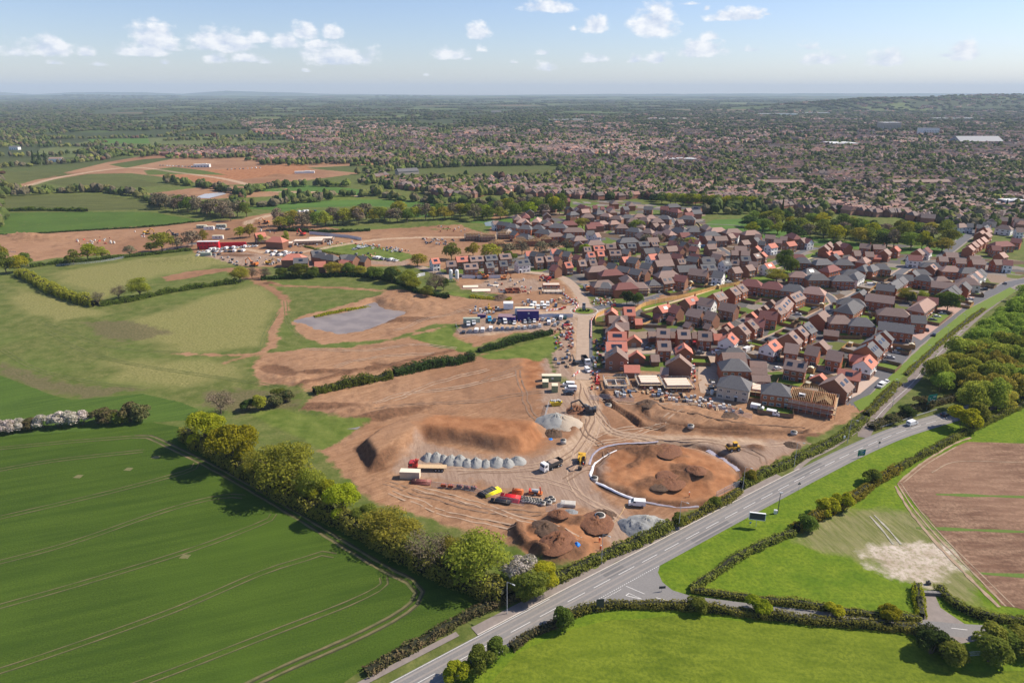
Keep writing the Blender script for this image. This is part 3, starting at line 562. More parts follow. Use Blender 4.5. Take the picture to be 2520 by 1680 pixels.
for i_, L in enumerate(YT):
    P = smooth_line(OL(L), 2.5); P = P + np.stack([fbm(P[:, 0] / 12, P[:, 1] / 12, i_) - .5, fbm(P[:, 0] / 12, P[:, 1] / 12, i_ + 9) - .5], 1) * 4
    d = np.gradient(P, axis=0); d /= np.linalg.norm(d, axis=1)[:, None]; n = np.stack([-d[:, 1], d[:, 0]], 1)
    for sgn in (-1, 1): ribbon("wheel_track", P + n * sgn * 1.0, .55, lambda x, y, k_=.05 + .004 * i_: gz(x, y) + k_, m_ysoil if i_ % 3 else m_ydark, smoothit=False, jit=.5)
# ---------------------------------------------------------------- roads
m_asph, t, b = newmat("asphalt")
f = nz(t, worldco(t), 2.2, 6, .7); l = nz(t, worldco(t, (.05, .5, 1), R(0)), 1, 3, .5)
o = mixc(t, rng_(t, f, .3, .7), (.155, .15, .148), (.225, .218, .212)); o = mixc(t, M(t, 'MULTIPLY', rng_(t, nz(t, worldco(t), .06, 4, .6), .4, .65), .4), o, (.255, .24, .225))
t.links.new(o, b.inputs['Base Color']); b.inputs['Roughness'].default_value = .9
m_wear = mat("worn_wheel_paths", (.27, .245, .225), var=.12, scale=.5)
m_white = mat("road_paint", (.66, .65, .62), var=.2, scale=1.5)
m_tar = mat("new_tarmac", (.115, .115, .125), var=.18, scale=.6)
m_paver = mat("block_paving", (.42, .27, .22), var=.14, scale=1.5)
m_path = mat("path_tarmac", (.24, .205, .185), var=.2, scale=.5)
m_old = mat("old_track", (.20, .165, .15), var=.25, scale=.25)
m_kerb = mat("kerb_stone", (.5, .45, .4), var=.15)
m_dusty = mat("dusty_road", (.44, .33, .245), col2=(.31, .23, .17), scale=.4)
RC = smooth_line(GL([(860, 1772), (1030, 1679), (1137, 1620.7), (1291, 1537.4), (1401.5, 1478), (1522, 1414), (1634, 1355), (1735, 1301), (1876.7, 1226), (1992.7, 1165.4), (2096, 1113.8), (2191, 1072), (2257, 1049.4), (2328.7, 1027.7), (2420, 1000), (2540, 965), (2700, 920), (2900, 870)]), 3)
rd = np.gradient(RC, axis=0); rd /= np.linalg.norm(rd, axis=1)[:, None]; rn = np.stack([-rd[:, 1], rd[:, 0]], 1)   # rn points to the building site
def strip(name, a, b_, z, m, i0=0, i1=None, jit=0.0):
    i1 = len(RC) if i1 is None else i1; L = RC[i0:i1]; n = rn[i0:i1]; k = len(L); r_ = np.random.default_rng(5)
    ja = jit * (fbm(np.arange(k) / 2.0, np.zeros(k), 4) - .5) * 2 if jit else 0
    A = L + n * (a + ja)[:, None] if jit else L + n * a; B = L + n * b_
    V = np.vstack([np.column_stack([A, np.full(k, z)]), np.column_stack([B, np.full(k, z)])])
    s_ = 1 if b_ > a else -1
    Fq = [(i, i + 1, i + 1 + k, i + k)[::s_] for i in range(k - 1)]
    return tag(link(name, npmesh(name, V, Fq, [m])), kind='structure')
strip("road", -3.75, 3.75, .075, m_asph)
for a in (-2.65, -1.0, .75, 2.4): strip("road_wear", a, a + .5, .0795, m_wear)
def near_i(u, v): p = np.array(G(u, v)); return int(np.argmin(np.hypot(*(RC - p).T)))
iL, iM, iE = 0, near_i(1400, 1478), near_i(2010, 1158)
strip("pavement", 4.1, 6.3, .16, m_path, iM, near_i(1960, 1183), jit=.5)
strip("pavement", 6.2, 7.8, .16, m_path, 0, near_i(1200, 1587)); strip("pavement", 4.1, 6.8, .155, m_path, near_i(1195, 1590), iM + 1, jit=.4)
for a_, b_, u0_, v0_, u1_, v1_ in ((.3, 3.3, 1560, 1394, 1500, 1426), (-3.3, -.4, 1800, 1266, 1700, 1320), (.3, 3.2, 2040, 1140, 1960, 1182), (-3.4, -2.2, 1330, 1516, 1200, 1585)): strip("road_patch", a_, b_, .0775, mat("road_patch", (.15, .147, .145), var=.12), *sorted((near_i(u0_, v0_), near_i(u1_, v1_))))
strip("kerb", 3.75, 4.1, .17, m_kerb, near_i(1195, 1590), iE)
strip("edge_line", 3.42, 3.55, .0835, m_white, 0, near_i(1400, 1478)); strip("edge_line", -3.55, -3.42, .0835, m_white, 0, near_i(1270, 1550))
ribbon("pavement", GL([(1958, 1158), (1990, 1130), (2050, 1100), (2110, 1058), (2140, 1040)]), 1.7, .16, m_path)
cum = np.concatenate([[0], np.cumsum(np.hypot(*np.diff(RC, axis=0).T))])
def at_s(s_): return np.array([np.interp(s_, cum, RC[:, 0]), np.interp(s_, cum, RC[:, 1])]), np.array([np.interp(s_, cum, rd[:, 0]), np.interp(s_, cum, rd[:, 1])])
mb = MB(); s0 = cum[near_i(1359, 1500)] - 9 * 12; s_ = s0
while s_ < cum[-1] - 8:
    if s_ > 0:
        p, d = at_s(s_); q, _ = at_s(s_ + 5.8); n = np.array([-d[1], d[0]]) * .075
        mb.add([(*(p - n), .0835), (*(q - n), .0835), (*(q + n), .0835), (*(p + n), .0835)], [(0, 1, 2, 3)])
    s_ += 8.8
tag(mb.build("centre_line", m_white), kind='structure')
# junction and the lane that leaves it
sheet("junction", GL([(1352, 1528), (1400, 1500), (1470, 1462), (1540, 1424), (1600, 1392), (1625, 1388), (1619, 1408), (1630, 1432), (1655, 1452), (1700, 1466), (1790, 1482), (1790, 1496), (1640, 1496), (1550, 1492), (1480, 1492), (1440, 1495), (1400, 1512), (1365, 1532)]), .07, m_asph, jit=0)
LANE = smooth_line(OL([(1480, 1372), (1600, 1384), (1700, 1397), (1850, 1414), (2000, 1428), (2100, 1437), (2200, 1447), (2352, 1455), (2700, 1470)]), 4)
ribbon("lane", LANE, 4.6, .066, m_asph, smoothit=False)
sheet("lane_apron", OL([(2112, 1362), (2145, 1362), (2160, 1395), (2215, 1432), (2260, 1440), (2250, 1470), (2205, 1478), (2215, 1500), (2230, 1520), (2205, 1520), (2185, 1490), (2160, 1462), (2115, 1435), (2118, 1400)]), .062, m_path, jit=.1)
ribbon("lane_line", OL([(2185, 1442), (2222, 1446)]), .16, .0755, m_white)
mb = MB()
def dashes(P0, P1, n, w, frac=.55):
    a = np.array(G(*P0)); b_ = np.array(G(*P1)); d = (b_ - a); l = np.hypot(*d); d /= l; nn = np.array([-d[1], d[0]]) * w / 2
    for i in range(n):
        p = a + d * l * i / n; q = p + d * l / n * frac; mb.add([(*(p - nn), .0865), (*(q - nn), .0865), (*(q + nn), .0865), (*(p + nn), .0865)], [(0, 1, 2, 3)])
dashes((1452, 1485), (1623, 1391), 34, .16); dashes((1485, 1473), (1530, 1449), 12, .18)
def line_(P0, P1, w=.16): dashes(P0, P1, 1, w, 1.0)
line_((1541, 1442), (1586, 1461)); line_((1614, 1470), (1645, 1478)); line_((1540, 1465), (1548, 1459.5), .2); line_((1548, 1459.5), (1580, 1474), .12); line_((1540, 1465), (1580, 1474), .18)
tag(mb.build("junction_markings", m_white), kind='structure')
# old road beside the new estate
ribbon("old_road", OL([(1985, 1005), (1990, 985), (2030, 935), (2090, 880), (2150, 815), (2210, 755), (2270, 705), (2352, 650), (2500, 570)]), 4.6, .05, m_old, jit=.06)
ribbon("path_line", OL([(2000, 975), (2040, 930), (2090, 885), (2150, 818), (2210, 758)]), .12, .062, m_white)
ribbon("path", OL([(1920, 1010), (1960, 985), (1990, 965)]), 1.8, .07, m_path)

# ---------------------------------------------------------------- estate streets
ST = [([(1640, 925), (1628, 880), (1627, 835), (1632, 808)], 6.2, m_dusty), ([(1385, 818), (1450, 808), (1540, 806), (1640, 806), (1700, 806), (1760, 808)], 5.2, m_dusty),
      ([(1700, 815), (1745, 790), (1800, 765), (1835, 745), (1870, 728), (1920, 700), (1960, 682), (2010, 652), (2045, 640), (2080, 618), (2120, 598)], 5.6, m_tar),
      ([(1850, 735), (1810, 722), (1740, 745), (1710, 738), (1660, 712)], 4.6, m_tar), ([(1920, 700), (1905, 680), (1880, 672), (1830, 690)], 4.2, m_tar),
      ([(1945, 930), (1985, 895), (2000, 878), (2040, 850), (2070, 815), (2110, 780), (2160, 745), (2200, 712), (2250, 685), (2310, 657)], 6.4, m_tar), ([(1960, 870), (1900, 850), (1820, 828), (1760, 812)], 4.6, m_dusty),
      ([(1400, 700), (1450, 698), (1550, 668), (1650, 640), (1720, 622), (1790, 600), (1850, 575), (1880, 570)], 5.0, m_tar), ([(1740, 618), (1700, 596), (1670, 580), (1640, 560)], 4.6, m_tar), ([(1040, 640), (1000, 625), (960, 612)], 5.0, m_dusty),
      ([(1540, 500), (1560, 520), (1600, 540), (1660, 555), (1720, 560)], 4.6, m_tar), ([(1370, 505), (1400, 520), (1480, 540), (1600, 555)], 5, m_tar), ([(2250, 590), (2180, 598), (2150, 600), (2120, 598)], 4.6, m_tar), ([(2310, 657), (2352, 645), (2600, 600)], 7, m_tar), ([(2352, 470), (2310, 500), (2320, 530), (2400, 560)], 6, m_tar), ([(2160, 590), (2200, 560), (2240, 528)], 7, m_tar)]
for i, (L, w, mm) in enumerate(ST):
    P = smooth_line(OL(L), 4)
    ribbon("footway", P, w + 2.6, .062 + i * .0006, m_path if i % 2 else m_dusty, smoothit=False)
    ribbon("street", P, w, .085 + i * .004, mm, smoothit=False)
sheet("block_paved_parking", OL([(2060, 830 - 90), (2120, 718), (2180, 700), (2235, 672), (2250, 672), (2215, 705), (2130, 770), (2115, 782), (2085, 765)]), .155, m_paver, jit=0)
sheet("block_paved_parking", OL([(1915, 880), (1935, 855), (1990, 860), (2020, 868), (1975, 905), (1945, 920), (1925, 905)]), .158, mat("pale_paving", (.47, .36, .29), var=.12), jit=0)
sheet("parking_court", OL([(2005, 850), (2030, 815), (2070, 775), (2100, 780), (2070, 815), (2040, 845), (2010, 868), (1990, 860)]), .15, m_tar, jit=0)
m_lawn = mat("lawn", (.14, .20, .015), col2=(.085, .14, .01), scale=1.5)
for k, P in enumerate([[(1560, 690), (1700, 645), (1830, 615), (1840, 625), (1740, 655), (1620, 690), (1480, 718), (1470, 705)], [(1960, 712), (2030, 680), (2045, 690), (2010, 705), (1985, 722)], [(1915, 862), (1945, 852), (1950, 862), (1930, 875)], [(1960, 925), (2000, 905), (2070, 840), (2140, 775), (2220, 712), (2320, 660), (2335, 668), (2230, 735), (2150, 800), (2070, 870), (2000, 935), (1975, 945)], [(1840, 745), (1880, 720), (1895, 726), (1860, 745)], [(1260, 520), (1330, 515), (1370, 528), (1330, 540)], [(1790, 605), (1870, 580), (1885, 588), (1810, 612)], [(1225, 540), (1260, 535), (1255, 552), (1230, 556)]]):
    sheet("lawn", OL(P), .09 + .004 * k + (.05 if k in (0, 3) else 0), m_lawn, jit=.4)
ribbon("fenceside_path", OL([(1480, 712), (1560, 690), (1700, 645), (1800, 612), (1880, 588)]), 1.4, .175, mat("gravel_path", (.6, .45, .3), var=.15))
# roundabout
rc = O(1342, 714)
def disc(name, c, rx, ry, z, m, r0=0.0, n=48):
    V = []; Fq = []
    for k in range(n):
        a = 2 * math.pi * k / n
        V += [(c[0] + math.cos(a) * rx, c[1] + math.sin(a) * ry, z), (c[0] + math.cos(a) * rx * r0, c[1] + math.sin(a) * ry * r0, z)]
    for k in range(n): Fq.append((2 * k, 2 * ((k + 1) % n), 2 * ((k + 1) % n) + 1, 2 * k + 1))
    return tag(link(name, npmesh(name, V, Fq, [m])), kind='structure')
disc("roundabout_road", rc, 13.5, 13.5, .09, m_dusty); disc("roundabout_apron", rc, 8.2, 8.2, .13, m_kerb); disc("roundabout_island", rc, 7.4, 7.4, .2, mat("island_soil", (.2, .15, .09), var=.2)); disc("roundabout_grass", (rc[0], rc[1] - .6), 5.4, 4.8, .24, m_lawn)
ribbon("haul_road", OL([(1342, 728), (1341, 760), (1341, 830), (1341, 872)]), 7.4, .095, m_dusty); ribbon("haul_road", OL([(1344, 702), (1335, 680), (1312, 652), (1280, 634), (1200, 624)]), 6.6, .1, m_dusty); ribbon("haul_road", OL([(1355, 712), (1400, 700)]), 6.6, .098, m_tar)
ribbon("curb_path", OL([(1357, 735), (1357, 800), (1358, 850)]), 1.6, .16, m_tar)

# ---------------------------------------------------------------- water
m_wat, t, b = newmat("muddy_water")
t.links.new(mixc(t, rng_(t, nz(t, worldco(t), .12, 4, .6), .42, .6), (.20, .165, .148), (.26, .215, .19)), b.inputs['Base Color']); b.inputs['Roughness'].default_value = .38; b.inputs['Specular IOR Level'].default_value = .5
bp = N(t, 'ShaderNodeBump', i_Strength=.05, i_Distance=.1); t.links.new(nz(t, worldco(t), 1.5, 4, .6), bp.inputs['Height']); t.links.new(bp.outputs[0], b.inputs['Normal'])
for k, p in PONDS.items():
    Pp = smooth_line(OL(p + [p[0]]), 3)[:-1]; c_ = Pp.mean(0); sheet(k, c_ + (Pp - c_) * 1.12, -.22, m_wat, jit=.5)
m_blue = mat("clear_pool", (.28, .36, .42), rough=.1, var=.1, spec=.5)
sheet("pool", OL([(1112, 512), (1135, 507), (1142, 512), (1135, 520), (1115, 520)]), .35, m_blue, jit=.3); sheet("pool", OL([(1628, 537), (1655, 535), (1662, 543), (1640, 546), (1625, 543)]), .3, m_blue, jit=.3)
sheet("slab_pond", OL([(445, 455), (470, 446), (510, 442), (520, 446), (480, 456)]), .3, mat("pale_water", (.45, .45, .47), rough=.3), jit=.3); sheet("puddle", OL([(800, 972), (830, 965), (855, 968), (820, 985), (798, 985)]), .12, mat("puddle_silt", (.22, .2, .18), rough=.35), jit=.8)
ribbon("path", OL([(1610, 522), (1600, 512), (1612, 524), (1640, 532), (1700, 545)]), 3, .28, mat("sand_path", (.6, .48, .26), var=.1)); ribbon("path", OL([(1612, 515), (1700, 520), (1780, 545), (1880, 558)]), 2, .28, m_path)
# ---------------------------------------------------------------- air
hm = bpy.data.materials.new("haze"); hm.use_nodes = True; ht = hm.node_tree; ht.nodes.clear()
pv = N(ht, 'ShaderNodeVolumePrincipled', i_Density=5.4e-5, i_Anisotropy=.0); pv.inputs['Color'].default_value = (.66, .83, 1.0, 1)
ho = N(ht, 'ShaderNodeOutputMaterial'); ht.links.new(pv.outputs[0], ho.inputs['Volume'])
hb = MB(); hb.box((0, 15600, 208), (64000, 31600, 424)); tag(hb.build("haze", hm), kind='stuff')

# ---------------------------------------------------------------- houses
def roofmat(name, c, c2):
    m, t, b = newmat(name); co = objco(t)
    f = nz(t, co, 1.6, 5, .7); w = N(t, 'ShaderNodeTexWave', i_Scale=3.2, i_Distortion=.3, bands_direction='Z'); t.links.new(co, w.inputs['Vector'])
    o = mixc(t, rng_(t, f, .3, .7), c2, c); o = mixc(t, M(t, 'MULTIPLY', w.outputs['Fac'], .22), o, tuple(x * .6 for x in c2))
    oi = N(t, 'ShaderNodeObjectInfo'); hs = N(t, 'ShaderNodeHueSaturation'); t.links.new(o, hs.inputs['Color'])
    t.links.new(M(t, 'MULTIPLY_ADD', oi.outputs['Random'], .3, .85), hs.inputs['Value']); t.links.new(hs.outputs[0], b.inputs['Base Color'])
    b.inputs['Roughness'].default_value = .8; return m
ROOF = {'r': roofmat("red_roof_tiles", (.62, .235, .165), (.50, .175, .12)), 'b': roofmat("grey_brown_roof_tiles", (.315, .225, .188), (.23, .155, .128)), 's': roofmat("slate_roof", (.165, .16, .16), (.11, .106, .11)),
        'm': roofmat("dark_red_roof_tiles", (.26, .105, .09), (.19, .075, .065)), 't': roofmat("tan_roof_tiles", (.44, .29, .235), (.36, .225, .18))}
def brick(name, c, c2):
    m, t, b = newmat(name); f = nz(t, worldco(t), 2.5, 4, .7); g = nz(t, worldco(t, (.3, .3, 6)), 1.6, 2, .6)
    o = mixc(t, rng_(t, f, .3, .7), c2, c); o = mixc(t, M(t, 'MULTIPLY', rng_(t, g, .4, .7), .3), o, tuple(x * .72 for x in c2))
    oi = N(t, 'ShaderNodeObjectInfo'); hs = N(t, 'ShaderNodeHueSaturation'); t.links.new(o, hs.inputs['Color'])
    t.links.new(M(t, 'MULTIPLY_ADD', oi.outputs['Random'], .26, .88), hs.inputs['Value']); t.links.new(hs.outputs[0], b.inputs['Base Color']); b.inputs['Roughness'].default_value = .9; return m
WALL = {'o': brick("orange_brick", (.40, .145, .07), (.30, .10, .052)), 'n': brick("brown_brick", (.29, .145, .088), (.22, .105, .068)), 'w': mat("white_render", (.80, .79, .76), var=.08), 'k': mat("dark_cladding", (.05, .055, .075), var=.2), 'e': mat("stone_wall", (.46, .40, .33), var=.15)}
m_upvc = mat("white_upvc", (.82, .82, .82), rough=.4, var=.05); m_glass = mat("window_glass", (.035, .045, .06), rough=.12, var=.3, spec=.6)
m_door = mat("dark_door", (.035, .035, .045), rough=.5, var=.2); m_pan = mat("solar_cells", (.022, .03, .052), rough=.22, var=.2, spec=.6, scale=4); m_gdoor = mat("garage_door_grey", (.22, .2, .2), rough=.6, var=.1)
m_chim = WALL['o']; m_tim = mat("timber_deck", (.62, .46, .28), col2=(.48, .33, .18), scale=2); m_fence = mat("timber_fence", (.50, .30, .12), col2=(.36, .21, .085), scale=1.2)
m_fenced = mat("weathered_fence", (.27, .17, .10), col2=(.17, .11, .07), scale=1.2)
def win_mesh(w, h, mull=1):
    b = MB(); b.box((0, .03, 0), (w, .1, h), 0)
    n = mull + 1; pw = (w - .08 * (n + 1)) / n
    for i in range(n): b.box((-w / 2 + .08 + pw / 2 + i * (pw + .08), .075, 0), (pw, .03, h - .18), 1)
    return b.mesh("window", [m_upvc, m_glass])
ME_W = [win_mesh(1.25, 1.2), win_mesh(1.75, 1.25, 2), win_mesh(.7, 1.1, 0), win_mesh(2.3, 2.1, 2)]
_b = MB(); _b.box((0, .03, 0), (1.0, .1, 2.1), 1); _b.box((0, .3, 1.2), (1.5, .7, .12), 0); ME_D = _b.mesh("door", [m_upvc, m_door])
_b = MB(); _b.box((0, .04, 0), (2.3, .12, 2.1), 0)
for i in range(4): _b.box((0, .11, -.78 + .52 * i), (2.2, .03, .46), 0)
ME_GD = _b.mesh("garage_door", [m_gdoor])
RN = {'r': 'red', 'b': 'grey-brown', 's': 'slate', 'm': 'dark red', 't': 'tan'}
WN = {'o': 'brick', 'n': 'brown brick', 'w': 'white', 'x': 'two-tone', 'e': 'stone-fronted'}
ORD = ['first', 'second', 'third', 'fourth', 'fifth', 'sixth', 'seventh', 'eighth', 'ninth', 'tenth', 'eleventh', 'twelfth', 'thirteenth', 'fourteenth', 'fifteenth', 'sixteenth', 'seventeenth', 'eighteenth', 'nineteenth', 'twentieth', 'twenty-first', 'twenty-second', 'twenty-third', 'twenty-fourth', 'twenty-fifth', 'twenty-sixth', 'twenty-seventh', 'twenty-eighth', 'twenty-ninth', 'thirtieth', 'thirty-first', 'thirty-second', 'thirty-third', 'thirty-fourth', 'thirty-fifth', 'thirty-sixth']
NH = [0]
def house(u1, v1, u2, v2, T, rf, wl, span=None, solar=0, chim=0, wins=True):
    gar = T == 'G'; eave = 2.5 if gar else 5.5
    if span is None: span = 6.0 if gar else 9.0
    span *= 1.06; rise = math.tan(R(37)) * span / 2; zr = eave + rise
    A = Vector(G(u1, v1, zr)); B = Vector(G(u2, v2, zr)); c = (A + B) / 2; d = B - A; L = max(d.length, 3.0 if gar else 3.4)
    if T == 'h': L = d.length + span * .92
    ang = math.atan2(d.y, d.x); z0 = gz(c.x, c.y)
    D = c.y; far = D > 520
    root = empty("garage" if gar else "house", (c.x, c.y, max(z0, 0)), ang); NH[0] += 1
    hx, hy = L / 2 - .25, span / 2 - .3
    wm = WALL['w'] if wl == 'x' else WALL[wl]
    b = MB(); base = [(-hx, -hy), (hx, -hy), (hx, hy), (-hx, hy)]
    zt = eave + .12
    if T == 'h': b.box((0, 0, zt / 2), (2 * hx, 2 * hy, zt), 0)
    else:
        pr = [(-hy, 0), (hy, 0), (hy, zt), (0, zr - .05), (-hy, zt)]
        b.add([(-hx, y, z) for y, z in pr] + [(hx, y, z) for y, z in pr], [(4, 3, 2, 1, 0), (5, 6, 7, 8, 9)] + [(i, (i + 1) % 5, (i + 1) % 5 + 5, i + 5) for i in range(5)], 0)
    if wl == 'x': b.box((0, 0, 1.3), (2 * hx + .06, 2 * hy + .06, 2.6), 1)
    b.build("wall", [wm, WALL['n']], root)
    # roof
    b = MB(); ox, oy = L / 2 + .15, span / 2 + .12; th = .16; ez = eave - .05
    if T == 'h':
        rx = max(L / 2 - span / 2 * .92, .05)
        V = [(-ox, -oy, ez), (ox, -oy, ez), (ox, oy, ez), (-ox, oy, ez), (-rx, 0, zr + .1), (rx, 0, zr + .1)] + [(-ox, -oy, ez - th), (ox, -oy, ez - th), (ox, oy, ez - th), (-ox, oy, ez - th)]
        b.add(V, [(0, 1, 5, 4), (1, 2, 5), (2, 3, 4, 5), (3, 0, 4), (6, 7, 1, 0), (7, 8, 2, 1), (8, 9, 3, 2), (9, 6, 0, 3), (9, 8, 7, 6)])
    else:
        pr = [(-oy, ez), (0, zr + .1), (oy, ez), (oy, ez - th), (0, zr + .1 - th - .02), (-oy, ez - th)]
        V = [(-ox, y, z) for y, z in pr] + [(ox, y, z) for y, z in pr]
        b.add(V, [(6, 7, 1, 0), (7, 8, 2, 1), (8, 9, 3, 2), (9, 10, 4, 3), (10, 11, 5, 4), (11, 6, 0, 5), (0, 1, 4, 5), (1, 2, 3, 4), (7, 6, 11, 10), (8, 7, 10, 9)])
    roof = b.build("roof", [ROOF[rf]], root)
    slope = math.atan2(zr + .1 - ez, oy)
    if chim:
        m = MB(); cx = (L / 2 - .7) * (1 if chim > 0 else -1); m.box((cx, 0, zr + .35), (.7, .7, 1.6)); m.tube((cx, 0, zr + 1.15), (cx, 0, zr + 1.5), .13)
        m.build("chimney", [m_chim], roof)
    if solar:
        # panels on the slope that faces the camera most
        n1 = Vector((math.sin(ang), -math.cos(ang))); side = -1 if n1.dot(Vector((c.x, c.y)).normalized() * -1) > 0 else 1
        n2 = Vector((math.sin(ang), -math.cos(ang)))
        k = int(abs(solar)); pw = min(2.8, (L - 1.6) / k * .62)
        if solar >= 4: k = 1; pw = L * .5
        for i in range(k):
            x = 0 if k == 1 else (-L / 2 + (i + .5) * L / k)
            m = MB(); yy_ = side * oy * .46; z_ = ez + (zr + .1 - ez) * .54 + .09
            m.box((x, yy_, z_), (pw, 2.0, .07), 0, rx=-side * slope if side > 0 else slope)
            m.build("solar_panel", [m_pan], root)
    # openings
    def put(me, name, x, y, z, r_): link(name, me, root, (x, y, z), r_)
    rr = random.Random(int(u1 * 7 + v1 * 13))
    if gar:
        if not far:
            fx = hx if math.cos(ang) * (1) > .0 else -hx
            # door on the gable that looks at the camera
            e = 1 if Vector((math.cos(ang), math.sin(ang))).dot(Vector((c.x, c.y))) < 0 else -1
            put(ME_GD, "garage_door", e * hx, 0, 1.08, -e * R(90))
    elif wins:
        for sd_, r0 in ((-1, R(180)), (1, 0)):
            nrm = Vector((-math.sin(ang) * sd_, math.cos(ang) * sd_)); vis = nrm.dot(Vector((c.x, c.y)).normalized()) < .35
            if not vis: continue
            n = max(2, int(L / 2.7)) if not far else max(2, int(L / 3.4)); dn = rr.randrange(n)
            for i in range(n):
                x = -hx + (i + .5) * 2 * hx / n
                put(ME_W[rr.choice((0, 0, 1, 2)) if n > 2 else 0], "window", x, sd_ * hy, 3.95, r0)
                if i == dn: put(ME_D, "door", x, sd_ * (hy + .01), 1.05, r0)
                elif D < 640: put(ME_W[rr.choice((0, 1, 1, 3)) if 2 * hx / n > 2.4 else 0], "window", x, sd_ * hy, 1.35, r0)
        if wl in ('w', 'x') or rr.random() < .3:
            for e in (-1, 1):
                nrm = Vector((math.cos(ang) * e, math.sin(ang) * e))
                if nrm.dot(Vector((c.x, c.y)).normalized()) < .2:
                    for y in (-hy * .5, hy * .5):
                        for z in ((3.95, 1.35) if D < 640 else (3.95,)): put(ME_W[0], "window", e * hx, y, z, -e * R(90))
    return root, c.x, c.y
